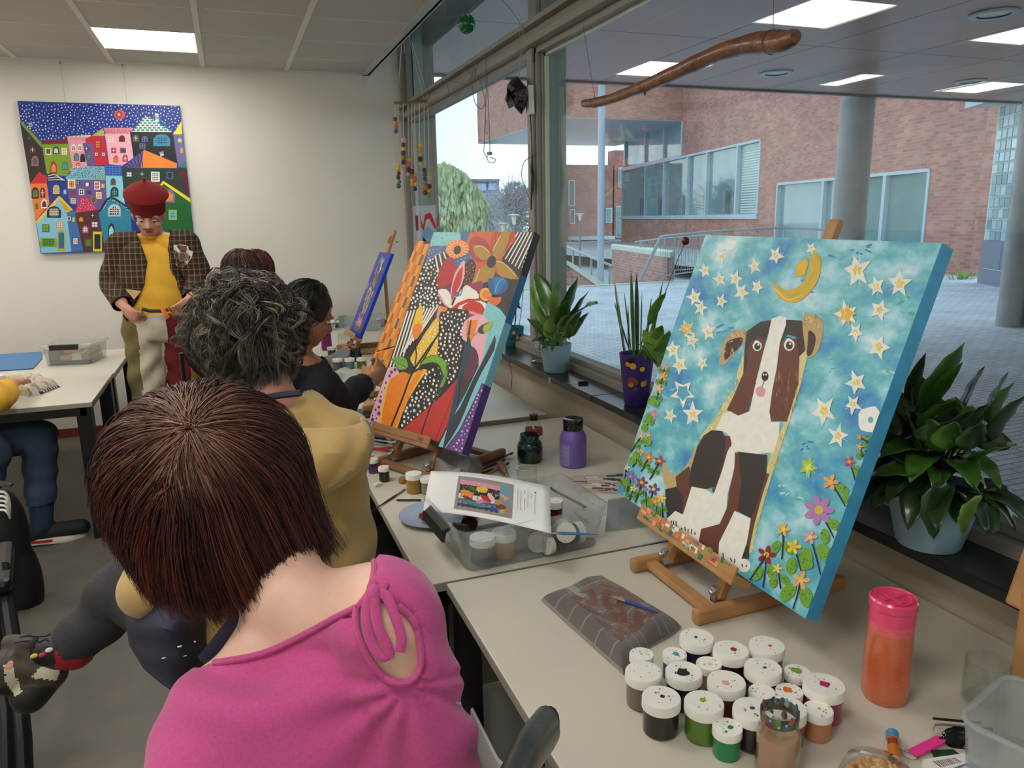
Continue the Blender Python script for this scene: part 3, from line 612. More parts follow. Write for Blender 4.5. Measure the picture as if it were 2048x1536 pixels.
for k in range(46):
 x, y = (D.rng.uniform(705, 775), D.rng.uniform(335, 400)) if k % 2 else (D.rng.uniform(410, 495), D.rng.uniform(405, 500)); D.stroke([(x, y), (x + D.rng.uniform(-16, 16), y + D.rng.uniform(-18, 18))], 3.5, D.rng.choice([(214, 190, 130), (150, 116, 70), (226, 210, 160)]), 1, step=(k == 0))
for (x, y, r) in [(539, 460, 18), (656, 456, 21)]:
 D.ell(x, y, r * .95, r * 1.1, WH); D.ell(x + 1, y + 3, r * .62, r * .72, BK); D.ell(x + 4, y - 3, r * .2, None, WH); D.stroke([(x - r, y - r * .2), (x - r * .2, y - r * 1.3), (x + r, y - r * .5)], 4, BK)
D.ell(568, 572, 13, 18, (34, 30, 32)); D.ell(563, 566, 3, 3, WH); D.ell(572, 566, 3, 3, WH); D.stroke([(566, 588), (557, 610)], 3, BK); D.ell(552, 628, 18, 20, (222, 156, 166)); D.stroke([(520, 590), (535, 600)], 2.5, BK)
D.poly([(415, 788), (440, 790), (446, 818), (425, 895), (385, 1004), (374, 990), (400, 900)], BR); D.poly([(342, 790), (372, 769), (412, 772), (424, 800), (418, 880), (388, 975), (350, 985), (290, 976), (298, 905), (320, 830)], BK)
D.poly([(440, 830), (466, 846), (458, 905), (432, 1000), (427, 1060), (402, 1112), (334, 1130), (326, 1176), (285, 1172), (240, 1142), (212, 1122), (210, 1092), (240, 1064), (268, 1078), (292, 1000), (300, 975), (350, 985), (380, 1004), (410, 920), (430, 850)], WH)
D.poly([(458, 850), (472, 850), (478, 960), (470, 1066), (442, 1100), (410, 1172), (397, 1232), (340, 1202), (326, 1176), (336, 1130), (402, 1112), (430, 1050), (436, 1000), (456, 905)], BR)
D.poly([(472, 848), (540, 856), (576, 860), (572, 960), (540, 1040), (518, 1092), (470, 1066), (480, 960)], BK); D.poly([(576, 925), (562, 960), (545, 1020), (518, 1092), (500, 1190), (484, 1240), (505, 1230), (530, 1110), (560, 1000), (584, 930)], BR)
D.poly([(456, 1064), (516, 1092), (500, 1190), (480, 1250), (470, 1282), (430, 1266), (397, 1236), (400, 1180), (440, 1100)], WH); D.poly([(500, 1186), (511, 1198), (508, 1240), (482, 1238)], BK); D.ell(492, 1264, 23, 25, WH)
for (x, y, x2, y2) in [(226, 1100, 224, 1118), (234, 1100, 234, 1120), (243, 1102, 243, 1124), (263, 1126, 262, 1136), (275, 1122, 276, 1138), (287, 1130, 286, 1148), (300, 1130, 298, 1150), (312, 1142, 312, 1152), (414, 1218, 416, 1238), (440, 1236, 448, 1250), (458, 1240, 456, 1256), (484, 1258, 486, 1270), (500, 1262, 501, 1270)]: D.stroke([(x, y), (x2, y2)], 4, BK)
D.poly([(594, 220), (615, 246), (655, 256), (698, 236), (728, 190), (733, 140), (745, 116), (766, 132), (773, 172), (756, 232), (722, 276), (680, 303), (636, 296), (606, 268)], (214, 178, 52), 3)
D.stroke([(612, 240), (655, 275), (700, 262), (740, 205), (752, 150)], 12, (190, 180, 60), 6); D.stroke([(602, 250), (650, 292), (705, 275)], 5, (240, 210, 110), 2); D.poly([(678, 168), (718, 138), (727, 158), (714, 200), (674, 212), (686, 188)], (232, 184, 50))
SW, SY = (230, 234, 224), (236, 200, 70)
for i, (x, y, r, *k) in enumerate([(408, 135, 30), (347, 185, 28), (403, 218, 30), (460, 215, 34), (530, 170, 34), (607, 130, 37), (737, 105, 26), (540, 245, 32), (483, 265, 36), (408, 298, 30), (310, 283, 36), (333, 322, 32), (282, 398, 34, 1), (302, 440, 34), (232, 475, 38), (257, 530, 40), (362, 408, 38), (340, 525, 30), (222, 715, 30), (305, 710, 46), (905, 185, 66), (975, 243, 44), (1060, 235, 58), (865, 345, 50, 1), (988, 330, 48), (900, 410, 38), (985, 465, 54), (902, 595, 50), (890, 675, 40), (785, 700, 62), (835, 790, 48), (725, 905, 42, 2)]):
 if k and k[0] == 2: D.star(x, y, r, (176, 206, 40), (214, 220, 60))
 elif k: D.star(x, y, r * 1.05, SW, None); D.star(x, y, r * .85, (234, 180, 60), None, inner=.5)
 else: D.star(x, y, r, SW, SY)
 for q in range(3): a = D.rng.uniform(0, 6); D.stroke([(x, y), (x + math.cos(a) * r * .8, y + math.sin(a) * r * .9)], 2.5, (240, 240, 232), 1, step=(q == 0))
D.star(268, 632, 56, (236, 236, 228), (80, 164, 184), rot=.3, inner=.5, cs=.6)
D.ell(955, 730, 44, 48, (238, 240, 236), 0, 16, jit=.15); D.ell(955, 732, 10, 12, (110, 180, 190))
GRN, GR2 = (112, 164, 52), (60, 112, 44)
def flower(x, y, r, col, cen, sx, sy, leaves=((-1, .5), (1, .6)), lr=16, n=5):
 D.stroke([(x, y), ((x + sx) / 2 + 2, (y + sy) / 2), (sx, sy)], 6, (30, 40, 38), 5)
 for sd, t in leaves:
  dx, dy = sx - x, sy - y; L_ = math.hypot(dx, dy) + 1e-6; px, py = x + dx * t, y + dy * t; nx_, ny_ = -dy / L_ * sd, dx / L_ * sd; cx_, cy_ = px + nx_ * lr * .9, py + ny_ * lr * .9
  D.ell(cx_, cy_, lr, lr * .62, GRN, math.atan2(dy, dx) + .4 * sd, 12)
  for q in range(7): D.ell(cx_ + D.rng.uniform(-.55, .55) * lr, cy_ + D.rng.uniform(-.4, .4) * lr, 2.2, 3, GR2, 0, 6, step=(q == 0))
 D.petals(x, y, r, n, col, cen)
for a in [(203, 537, 14, (226, 160, 166), (220, 140, 150), 196, 560), (197, 572, 16, (228, 150, 70), (234, 180, 60), 182, 610), (180, 618, 18, (232, 176, 110), (236, 200, 90), 165, 680), (160, 712, 20, (190, 140, 190), (220, 160, 80), 130, 760), (115, 790, 14, (236, 176, 110), (236, 200, 90), 76, 850), (143, 788, 12, (236, 176, 110), (236, 200, 90), 128, 830), (112, 850, 14, (236, 176, 110), (220, 120, 60), 84, 905), (143, 868, 20, (220, 130, 60), (236, 190, 60), 116, 920), (183, 882, 20, (168, 60, 90), (236, 180, 60), 146, 950), (62, 905, 12, (238, 226, 190), (228, 180, 60), 48, 990), (78, 938, 22, (140, 106, 180), (180, 140, 200), 60, 1010), (88, 983, 13, (236, 226, 150), (210, 140, 50), 70, 1030), (118, 960, 22, (150, 56, 86), (236, 190, 60), 94, 1035), (162, 985, 22, (104, 70, 150), (238, 210, 60), 135, 1060), (168, 1030, 18, (228, 140, 60), (240, 180, 60), 176, 1090), (190, 1018, 18, (238, 214, 60), (240, 200, 60), 195, 1100), (130, 985, 12, (140, 110, 170), (210, 190, 90), 136, 1060)]:
 flower(a[0], a[1], a[2], a[3], a[4], a[5], a[6], lr=13)
for (x, y) in [(150, 660), (168, 672), (142, 722), (150, 735), (128, 760), (140, 812), (85, 880), (98, 860), (150, 1040), (62, 960)]:
 D.ell(x, y, 13, 15, GRN)
 for q in range(4): D.ell(x + D.rng.uniform(-7, 7), y + D.rng.uniform(-8, 8), 2, 3, GR2, 0, 6)
flower(915, 795, 12, (190, 160, 90), (220, 190, 60), 955, 820, lr=14); flower(915, 830, 13, (230, 160, 90), (236, 190, 90), 932, 878, lr=14); flower(878, 885, 22, (190, 84, 120), (230, 170, 60), 902, 965, ((-1, .45), (-1, .85)), 22)
flower(810, 960, 30, (230, 160, 84), (236, 176, 100), 868, 1056, ((-1, .4), (-1, .8)), 26); flower(767, 1062, 54, (178, 128, 184), (206, 186, 60), 826, 1172, ((-1, .6), (1, .75)), 28, n=7)
flower(735, 1160, 26, (232, 160, 170), (236, 210, 90), 774, 1302, ((-1, .5), (1, .5)), 42); flower(637, 1132, 25, (226, 186, 90), (236, 220, 60), 631, 1242, ((-1, .6), (1, .6)), 26); flower(675, 1196, 28, (226, 206, 60), (220, 170, 60), 702, 1284, ((-1, .7), (1, .7)), 32)
flower(575, 1225, 34, (150, 34, 40), (234, 200, 50), 562, 1345, ((-1, .5), (1, .6)), 28); flower(575, 1225, 6, (150, 34, 40), (234, 200, 50), 514, 1318, (), 22); flower(615, 1275, 18, (236, 214, 100), (240, 220, 120), 627, 1350, ((-1, .6), (1, .6)), 24); flower(702, 1318, 34, (232, 170, 110), (236, 196, 60), 672, 1424, ((-1, .5), (1, .5)), 38)
dogp = canvas_board(cv, 'dog_painting', 'square teal canvas with a sitting dog under moon and stars, on the nearest easel', 'painting', [m_sky, m_side, m_back]); CV1 = cv
# ---------------- table easels
def easel(name, cv, zt, label, mast_top, spread=.135, front=.10, back=.32, mat=None, ledge=None, clamp=False, arm=True):
 mat = mat or m_wood
 n = cv.n; hn = nrm(A(n[0], n[1], 0)); e = nrm(cv.q[1] - cv.q[0]); up = nrm(np.cross(e, n)); up = up if up[2] > 0 else -up
 bc = (cv.q[2] + cv.q[3]) / 2 - n * cv.th; g = A(bc[0], bc[1], zt) + hn * .02
 t = thing(name, g, label, 'easel')
 for s in (-1, 1):
  b = MB(); a0 = g + e * s * spread + hn * front + A(0, 0, .0175); a1 = g + e * s * spread - hn * back + A(0, 0, .0175); b.bar(a0, a1, .028, .035); b.build('base_beam', mat, t, bevel=.008)
 b = MB(); b.bar(g - e * spread + hn * (front - .05) + A(0, 0, .018), g + e * spread + hn * (front - .05) + A(0, 0, .018), .03, .018); b.build('crossbar', mat, t, bevel=.003)
 b = MB(); b.bar(g - e * spread - hn * (back - .06) + A(0, 0, .018), g + e * spread - hn * (back - .06) + A(0, 0, .018), .03, .018); b.build('crossbar', mat, t, bevel=.003)
 off = -n * .016; L_ = np.dot(mast_top - bc, up)
 for s in (-1, 1):
  if not arm: break
  b = MB(); p0 = g + e * s * (spread - .03) + A(0, 0, .03) + hn * .015; p1 = bc + e * s * (spread - .05) + up * .28 + off; b.bar(p0, p1, .026, .024); ar = b.build('upright', mat, t, bevel=.004)
  b = MB(); b.box(p0 + A(0, 0, .012) + e * s * -.001, (.018, .03, .036), frame(A(0, 0, 1), e)); b.ell(p0 + A(0, 0, .018) + hn * .018, .007); b.build('hinge_bracket', m_chrome, ar)
 b = MB(); b.bar(bc + off + up * .02, bc + off + up * L_, .036, .022); b.build('mast', mat, t, bevel=.008)
 b = MB(); top = bc + off * 2.4 + up * L_ * .62; b.bar(top, g - hn * (back - .08) + A(0, 0, .045), .024, .02); b.build('rear_strut', mat, t, bevel=.004)
 l0, l1 = ledge if ledge else (-.19, .19)
 bcf = (cv.q[2] + cv.q[3]) / 2
 b = MB(); w0 = bcf - up * .012 + n * .005; b.bar(w0 + e * l0, w0 + e * l1, .055, .02, up=up); b.bar(w0 + e * l0 + n * .024 + up * .016, w0 + e * l1 + n * .024 + up * .016, .007, .03, up=up)
 b.build('ledge', mat, t, bevel=.003)
 if clamp:
  b = MB(); b.box(bc + off + up * (L_ - .07) + n * .012, (.035, .03, .05), frame(up, e)); cl = b.build('clamp_block', mat, t, bevel=.004); b = MB(); b.tube([bc + off + up * (L_ - .07) - n * .03, bc + off + up * (L_ - .07) - n * .03 + e * .035], .004, 6); b.build('wing_screw', m_blk, cl)
 return t, (w0, e, n, up)
ez, (w0, e_, n__, up__) = easel('table_easel', CV1, .74, 'beech table easel on the near table, carrying the dog painting', onpl(1640, 436, CV1.p - CV1.n * .04, CV1.n), ledge=(-.20, .19))
b = MB(); rng = random.Random(4)
for k in range(40):
 a = rng.uniform(-.19, .17); q0 = w0 + e_ * a + up__ * .0335 + n__ * (.024 + rng.uniform(-.003, .003)); q0 = w0 + e_ * a + n__ * .0285 + up__ * rng.uniform(.004, .03)
 b.box(q0, (rng.uniform(.006, .03), rng.uniform(.004, .014), .001), frame(n__, e_), col=rng.choice([(236, 232, 222), (232, 120, 70), (240, 160, 120), (120, 150, 70), (130, 110, 150), (226, 226, 220), (60, 120, 90)]))
b.build('paint_smears', m_paint, ez, attr=True)
# ---------------- flower painting
NRM2 = -nrm((.786, .383, -.4846))
cv = Canvas((868, 464), (1069, 463), (924, 907), (735, 850), (.435, 2.768, .862), NRM2, .035); CV2 = cv; D = Pen(cv, 560, 440, 2.9537)
m_fl = M('black_painted_ground', (44, 42, 40), .45)
K_, W_ = (46, 42, 38), (232, 228, 216); OR, YL, RD, DR, TL_, BL_, PK, PU, OL = (232, 130, 40), (236, 190, 50), (196, 48, 40), (140, 40, 40), (128, 196, 200), (56, 106, 152), (226, 172, 182), (92, 60, 130), (176, 136, 52)
D.poly([(905, 72), (1068, 72), (1075, 125), (1115, 135), (1000, 152), (885, 152)], TL_); D.dots([(905, 75), (1066, 75), (1070, 130), (990, 150), (890, 150)], 5, 16, (210, 140, 70), 22)
D.poly([(1064, 72), (1130, 72), (1125, 132), (1070, 128)], BL_); D.poly([(882, 152), (1000, 152), (1150, 200), (1150, 270), (1060, 300), (980, 190), (855, 268)], BL_); D.dots([(885, 155), (960, 158), (950, 190), (862, 260)], 5, 14, (206, 150, 90), 20); D.dots([(1040, 240), (1140, 190), (1145, 260), (1065, 285)], 5, 10, (206, 150, 90), 20)
D.poly([(910, 215), (974, 186), (1000, 215), (960, 280), (932, 335)], K_)
for k in range(3): D.stroke([(918 + k * 24, 210 - k * 10), (940 + k * 20, 330 - k * 50)], 9, W_)
dotA = [(848, 275), (905, 218), (935, 335), (930, 400), (950, 505), (765, 530), (765, 500)]; D.dots(dotA, 7, 75, W_, 17, .8)
D.poly([(1395, 72), (1510, 72), (1350, 300), (1310, 215)], K_)
for k in range(6): D.stroke([(1408 + k * 20, 72), (1312 + k * 19, 218 + k * 14)], 8, W_, 7)
D.poly([(1250, 300), (1400, 340), (1340, 400), (1345, 560), (1290, 530), (1340, 400), (1250, 380)], (62, 54, 46))
D.dots([(1440, 250), (1500, 100), (1430, 300)], 4, 8, W_, 22)
D.poly([(1125, 72), (1392, 72), (1350, 170), (1310, 240), (1400, 330), (1400, 352), (1300, 330), (1250, 300), (1190, 380), (1130, 380), (1160, 270), (1120, 190)], (208, 96, 50), 2)
D.poly([(1118, 130), (1150, 98), (1205, 112), (1246, 165), (1250, 218), (1180, 252), (1128, 215)], (172, 62, 52), 3); D.poly([(1258, 72), (1394, 72), (1335, 185), (1265, 235), (1246, 150)], (186, 70, 50))
for k in range(5): D.stroke([(1265 + k * 22, 74), (1262 + k * 10, 200)], 3, (220, 120, 80), 2)
D.poly([(1140, 158), (1190, 150), (1238, 184), (1242, 225), (1205, 236), (1165, 216)], OL, 3); D.poly([(1310, 76), (1362, 72), (1322, 190), (1274, 226), (1256, 180)], OL, 2); D.poly([(1276, 244), (1322, 254), (1370, 290), (1398, 328), (1396, 350), (1340, 344), (1292, 322)], OL, 3); D.poly([(1240, 258), (1272, 290), (1262, 340), (1236, 362), (1150, 382), (1145, 350), (1180, 290)], OL, 2)
for p in ([(1150, 162), (1190, 154), (1234, 188)], [(1276, 246), (1322, 256), (1396, 332)], [(1180, 290), (1150, 380)], [(1305, 90), (1258, 180)]): D.stroke(p, 3, (236, 220, 170))
D.ell(1250, 248, 27, 37, K_, .3)
D.ell(1048, 172, 70, 54, OR, -.2, 16, jit=.08)
for k in range(16):
 t = k * .3927; D.stroke([(1048 + 32 * math.cos(t), 172 + 30 * math.sin(t)), (1048 + 66 * math.cos(t), 172 + 50 * math.sin(t))], 3, W_, step=(k == 0))
D.ell(1048, 178, 21, 27, K_, .3)
D.poly([(998, 216), (1046, 286), (1036, 360), (1000, 400), (940, 412), (930, 335), (955, 270)], (176, 40, 40), 3); D.poly([(940, 412), (1010, 372), (1020, 400), (1000, 440), (985, 412)], (110, 50, 90))
D.ell(1112, 318, 38, 88, (50, 36, 34), .25, 16); D.dots([(1085, 300), (1130, 250), (1150, 270), (1130, 380), (1090, 390)], 4.5, 26, (206, 96, 66), 14)
D.poly([(1084, 240), (1092, 262), (1088, 340), (1062, 410), (1020, 500), (1005, 470), (1012, 400), (1036, 310)], (234, 170, 180), 2); D.poly([(1076, 278), (1080, 300), (1070, 370), (1040, 430), (1015, 478), (1018, 400), (1045, 320)], RD, 2)
D.poly([(1080, 402), (1110, 385), (1160, 420), (1176, 462), (1100, 480), (1025, 520), (1010, 510), (1040, 460)], W_, 2); D.poly([(1130, 380), (1190, 358), (1200, 390), (1190, 430), (1160, 420), (1110, 385)], (150, 50, 84), 2)
D.poly([(934, 414), (985, 410), (1008, 450), (1010, 522), (975, 500), (944, 455)], W_, 2); D.poly([(934, 420), (950, 450), (975, 495), (1008, 522), (980, 512), (942, 470)], (222, 130, 140))
D.poly([(1014, 520), (1050, 490), (1110, 465), (1184, 468), (1196, 480), (1130, 492), (1070, 528)], RD); D.poly([(1050, 525), (1100, 490), (1185, 478), (1232, 506), (1236, 545), (1212, 592), (1195, 540)], W_, 2)
D.poly([(1076, 520), (1110, 490), (1150, 480), (1195, 500), (1216, 560), (1180, 584), (1120, 562)], RD, 3); D.poly([(1074, 528), (1110, 556), (1180, 582), (1216, 572), (1185, 596), (1120, 586), (1085, 560)], PU, 2); D.poly([(1076, 524), (1120, 552), (1190, 574), (1212, 566), (1150, 545)], (232, 140, 150))
D.stroke([(1090, 345), (1080, 400), (1066, 450)], 5, K_); D.poly([(1030, 455), (1042, 460), (1020, 508), (1012, 500)], K_); D.ell(1046, 440, 16, 15, BL_)
D.poly([(745, 540), (940, 508), (960, 560), (850, 660), (800, 720), (690, 872), (640, 872)], K_)
for k in range(10): D.stroke([(756 + k * 19.5, 538 - k * 3), (650 + k * 19.5, 870 - k * 22 if k > 3 else 870)], 9, W_, 8)
D.poly([(942, 560), (938, 640), (936, 700), (930, 800), (850, 850), (780, 900), (770, 815), (850, 680), (905, 600)], YL); D.dots([(935, 575), (930, 800), (850, 850), (785, 890), (780, 815), (850, 690)], 6, 60, W_, 16, .8)
D.poly([(940, 505), (990, 520), (950, 595), (930, 600), (925, 560)], (226, 150, 120)); D.poly([(962, 512), (990, 524), (960, 580), (945, 580)], OR)
D.poly([(950, 545), (1105, 530), (1110, 570), (1078, 690), (1082, 750), (1060, 880), (1000, 985), (940, 1000), (950, 920), (900, 850), (930, 800), (942, 660), (946, 600)], K_, 2); D.dots([(958, 548), (1100, 540), (1100, 580), (1070, 690), (1072, 750), (1050, 880), (1005, 970), (960, 960), (930, 820), (945, 660)], 7.5, 105, W_, 20, .75)
D.poly([(1180, 600), (1230, 480), (1305, 530), (1355, 602), (1228, 975), (1195, 965), (1060, 1240), (960, 1372), (935, 1338), (1050, 1110), (1100, 1020), (1180, 850)], TL_); D.poly([(1090, 600), (1165, 560), (1228, 590), (1222, 700), (1180, 872), (1140, 750), (1076, 700)], PK, 2)
D.poly([(1108, 595), (1172, 590), (1142, 700), (1120, 740), (1098, 680)], OR)
D.ell(1215, 440, 36, 40, (232, 180, 50), 0, 14); D.ell(1220, 442, 26, 26, OR); D.poly([(1232, 452), (1275, 460), (1308, 455), (1300, 490), (1270, 506), (1240, 490)], (224, 110, 40), 3)
D.poly([(1230, 345), (1266, 348), (1278, 322), (1294, 342), (1344, 356), (1348, 402), (1312, 440), (1258, 442), (1234, 412)], (50, 94, 150), 2); D.poly([(1262, 345), (1300, 336), (1335, 360), (1300, 420), (1270, 430)], (44, 120, 176), 2); D.stroke([(1270, 430), (1290, 370), (1320, 345)], 5, (120, 180, 210), 2)
D.poly([(832, 495), (845, 560), (840, 640), (826, 680), (796, 706), (780, 655), (790, 590)], YL, 2); D.poly([(838, 620), (836, 655), (820, 690), (797, 706), (782, 664), (790, 628), (815, 610)], OR, 2)
D.poly([(668, 905), (770, 912), (850, 880), (876, 886), (790, 1010), (690, 1235), (580, 1225), (600, 1070), (640, 940)], YL); D.poly([(690, 915), (725, 898), (765, 912), (770, 940), (660, 1228), (596, 1226), (622, 1060), (650, 945)], OR, 2); D.poly([(812, 890), (856, 882), (780, 1010), (690, 1215), (665, 1230), (760, 980)], (236, 140, 50))
D.poly([(640, 872), (688, 868), (705, 905), (640, 950), (608, 1060), (580, 1225), (515, 1210)], PK); D.dots([(650, 880), (690, 880), (640, 935), (600, 1070), (575, 1210), (525, 1200)], 9, 34, PU, 22, .8, .5)
D.poly([(872, 886), (905, 860), (945, 950), (955, 1040), (850, 1130), (718, 1246), (692, 1236), (760, 1060)], K_, 2); D.dots([(875, 895), (905, 880), (940, 960), (940, 1040), (850, 1120), (715, 1235), (705, 1220), (770, 1060)], 8, 85, W_, 20, .75)
D.poly([(1052, 935), (1048, 1080), (1010, 1180), (938, 1310), (830, 1280), (716, 1246), (850, 1130), (955, 1042)], (190, 46, 36)); D.dots([(1040, 960), (1030, 1080), (930, 1290), (740, 1240), (860, 1135)], 2, 110, K_, 14)
D.poly([(660, 818), (730, 805), (770, 830), (795, 870), (788, 900), (770, 908), (740, 890), (700, 888), (680, 850)], (48, 58, 48), 2); D.poly([(655, 820), (728, 808), (756, 850), (745, 880), (700, 882), (682, 850)], (116, 170, 62), 2); D.stroke([(660, 822), (745, 872)], 3, K_)
for k in range(4): D.stroke([(680 + k * 16, 830 + k * 9), (690 + k * 16, 812 + k * 4)], 2, K_)
D.poly([(822, 868), (862, 812), (925, 798), (985, 840), (998, 880), (985, 950), (940, 1032), (935, 990), (955, 920), (930, 860), (880, 850)], (52, 62, 52), 2); D.poly([(830, 856), (870, 812), (930, 802), (982, 842), (980, 880), (968, 920), (945, 860), (900, 838)], (120, 176, 56), 2); D.poly([(985, 870), (992, 900), (975, 960), (942, 1024), (946, 980), (970, 920)], (110, 160, 60))
D.poly([(1168, 660), (1190, 622), (1262, 600), (1240, 650), (1200, 674)], (58, 66, 40), 2); D.poly([(1205, 625), (1262, 600), (1236, 652), (1205, 668)], (170, 180, 60), 2); D.stroke([(1168, 664), (1145, 685)], 3, K_)
D.poly([(1118, 760), (1150, 755), (1172, 800), (1172, 860), (1140, 930), (1095, 952), (1090, 880)], (96, 46, 64), 2)
D.poly([(1112, 675), (1130, 740), (1112, 850), (1064, 950), (1050, 1100), (1020, 1180), (1000, 1230), (985, 1240), (1010, 1120), (1045, 960), (1070, 850), (1088, 760), (1100, 740)], (38, 64, 86), 2); D.poly([(1270, 682), (1266, 770), (1190, 905), (1120, 1062), (1062, 1206), (985, 1330), (962, 1350), (1000, 1200), (1062, 1110), (1140, 945), (1200, 830)], (34, 46, 60), 2); D.stroke([(1130, 590), (1115, 680)], 6, (38, 64, 86), 16)
D.stroke([(1265, 700), (1190, 850)], 6, (50, 110, 140), 3)
D.poly([(1192, 964), (1228, 977), (1085, 1388), (985, 1352), (1060, 1250), (1140, 1090)], (96, 60, 132)); D.dots([(1190, 990), (1218, 990), (1080, 1375), (1010, 1345), (1080, 1240)], 6, 44, (230, 180, 200), 20, .8)
for p, w in (([(945, 665), (850, 800), (780, 910), (730, 1040), (655, 1228)], 11), ([(798, 706), (806, 800), (795, 880)], 7), ([(960, 985), (900, 1080), (830, 1280)], 8), ([(1040, 980), (1000, 1100), (920, 1300)], 3), ([(940, 665), (870, 790), (830, 850)], 7)): D.stroke(p, w, (38, 30, 26))
flp = canvas_board(cv, 'flower_painting', 'tall canvas of bold abstract flowers with dots and stripes on the middle table easel', 'painting', [m_fl, M('painted_dark_side', (22, 24, 34), .5), m_back])
def side_strip(cv, v0, v1, col, parent, w=.0008):
 a, c = cv.q[1], cv.q[2]; e1 = nrm(cv.q[1] - cv.q[0]); b = MB(); p0 = a + (c - a) * v0; p1 = a + (c - a) * v1; o = e1 * w
 b.add([p0 + o, p1 + o, p1 + o - cv.n * cv.th, p0 + o - cv.n * cv.th, p0, p1, p1 - cv.n * cv.th, p0 - cv.n * cv.th], [(0, 1, 2, 3), (4, 7, 6, 5), (0, 4, 5, 1), (1, 5, 6, 2), (2, 6, 7, 3), (3, 7, 4, 0)], col=col)
 b.build('side_paint', m_paint, parent, attr=True)
side_strip(cv, .2, .42, (10, 106, 150), flp); side_strip(cv, .42, .7, (128, 190, 204), flp); side_strip(cv, .7, 1, (78, 48, 122), flp)
ez2, fr2 = easel('table_easel', cv, .737, 'beech table easel on the middle table, carrying the flower painting', (cv.q[0] + cv.q[1]) / 2 - cv.n * .04 + A(0, 0, -.05), mat=m_wood2, ledge=(-.20, .13))
w0, e1, n1, up1 = fr2; b = MB(); q0 = w0 + e1 * .085 + n1 * .0285 + up1 * .016
b.ell(q0, (.014, .006, .0008), frame(n1, e1), 14, 4); b.build('burned_mark', M('burned_wood', (126, 62, 30), .7), ez2)
# ---------------- checkered painting behind it
class CW(Canvas):
 def __init__(s, q, n, thick): s.clipq = None; s.n = nrm(n); s.q = [A(*p) for p in q]; s.p = s.q[3]; s.L = 0; s.mb = MB(); s.th = thick
bl3 = onz(737, 741, .885); N3 = NRM1; tl3 = onpl(834, 482, bl3, N3); e3 = A(0.06, -1, 0); e3 = nrm(e3 - N3 * np.dot(e3, N3))
cv = CW([tl3, tl3 + e3 * .40, bl3 + e3 * .40, bl3], N3, .02); D = Pen(cv, 0, 0, 1); rg = random.Random(5)
NC, NR = 3, 13
for i in range(NR):
 for j in range(NC):
  def g3(u, v): return tl3 + (bl3 - tl3) * v + e3 * .40 * u
  jog = .5 / NR * (j % 2) * .5; v0, v1 = min(i / NR + jog, 1), min((i + 1) / NR + jog, 1); u0, u1 = j / NC, (j + 1) / NC
  cols = [(232, 150, 50), (206, 96, 40), (236, 170, 66), (216, 120, 40)]
  for k in range(3):
   ua, ub = u0 + (u1 - u0) * k / 3, u0 + (u1 - u0) * (k + 1) / 3; c = [(236, 168, 66), (196, 88, 40) if (i + j) % 2 else (120, 90, 110), (226, 140, 50)][k] if (i % 2) else [(214, 110, 44), (236, 176, 70), (226, 140, 50)][k]
   vv = [g3(ua, v0) + N3 * .001, g3(ub, v0) + N3 * .001, g3(ub, v1) + N3 * .001, g3(ua, v1) + N3 * .001]
   nn = np.cross(vv[1] - vv[0], vv[2] - vv[0]); vv = vv if np.dot(nn, N3) > 0 else vv[::-1]; cv.mb.flat(vv, col=c)
canvas_board(cv, 'checkered_painting', 'canvas of orange checks seen as a narrow strip left of the flower painting', 'painting', [m_fl, M('orange_side', (214, 120, 40), .5), m_back])
easel('table_easel', cv, .757, 'table easel half hidden behind the flower painting, under the orange checked canvas', (cv.q[0] + cv.q[1]) / 2 - A(0, 0, .1), ledge=(-.22, .15))
# ---------------- blue painting
bl4 = onz(699, 663, .87); e4 = A(.05, -1, 0); e4 = nrm(e4 - NRM1 * np.dot(e4, NRM1)); tl4 = onpl(759, 504, bl4, NRM1); w4 = .36
cv = CW([tl4, tl4 + e4 * w4, bl4 + e4 * w4, bl4], NRM1, .02); rg = random.Random(8)
def quad4(u, v, w, h, col, lay, a=0):
 c = tl4 + (bl4 - tl4) * v + e4 * w4 * u + NRM1 * (.0006 + lay * .00004); dn = nrm(bl4 - tl4); vv = []
 for k in range(8):
  t = 6.2832 * k / 8; x, y = w * math.cos(t), h * math.sin(t); vv.append(c + e4 * (x * math.cos(a) - y * math.sin(a)) + dn * (x * math.sin(a) + y * math.cos(a)))
 nn = np.cross(vv[1] - vv[0], vv[2] - vv[0]); vv = vv if np.dot(nn, NRM1) > 0 else vv[::-1]; cv.mb.flat(vv, col=col)
for k, c in enumerate([(40, 120, 70), (110, 60, 110), (232, 140, 70)]): quad4(.5, .93 - k * .035, .085 - k * .004, .02, c, k + 1)
pal = [(226, 196, 60), (216, 90, 50), (120, 190, 210), (60, 140, 80), (236, 160, 90), (230, 230, 220), (170, 50, 50), (110, 180, 90)]
for k in range(130):
 v = rg.uniform(.08, .88); sp = .12 + .34 * (1 - abs(v - .5) * 1.2); u = .5 + rg.gauss(0, .32) * sp * 1.3; quad4(min(max(u, .06), .94), v, rg.uniform(.005, .012), rg.uniform(.010, .028), rg.choice(pal), 3 + k * .1, rg.uniform(-.5, .5))
for k in range(24): quad4(.5 + rg.gauss(0, .07), rg.uniform(.2, .75), rg.uniform(.008, .016), rg.uniform(.02, .05), rg.choice([(190, 60, 50), (220, 120, 60), (90, 50, 90), (210, 200, 80)]), 2, rg.uniform(-.6, .6))
canvas_board(cv, 'blue_painting', 'small bright blue canvas with a colourful bouquet in a striped bowl, on the farthest easel', 'painting', [M('cobalt_paint', (16, 60, 176), .45, vary=.06, vs=30), M('cobalt_side', (10, 64, 190), .5), m_back])
easel('table_easel', cv, .757, 'table easel with a clamp block on its mast, under the small blue canvas', onpl(799, 462, cv.p - NRM1 * .05, NRM1), clamp=True)
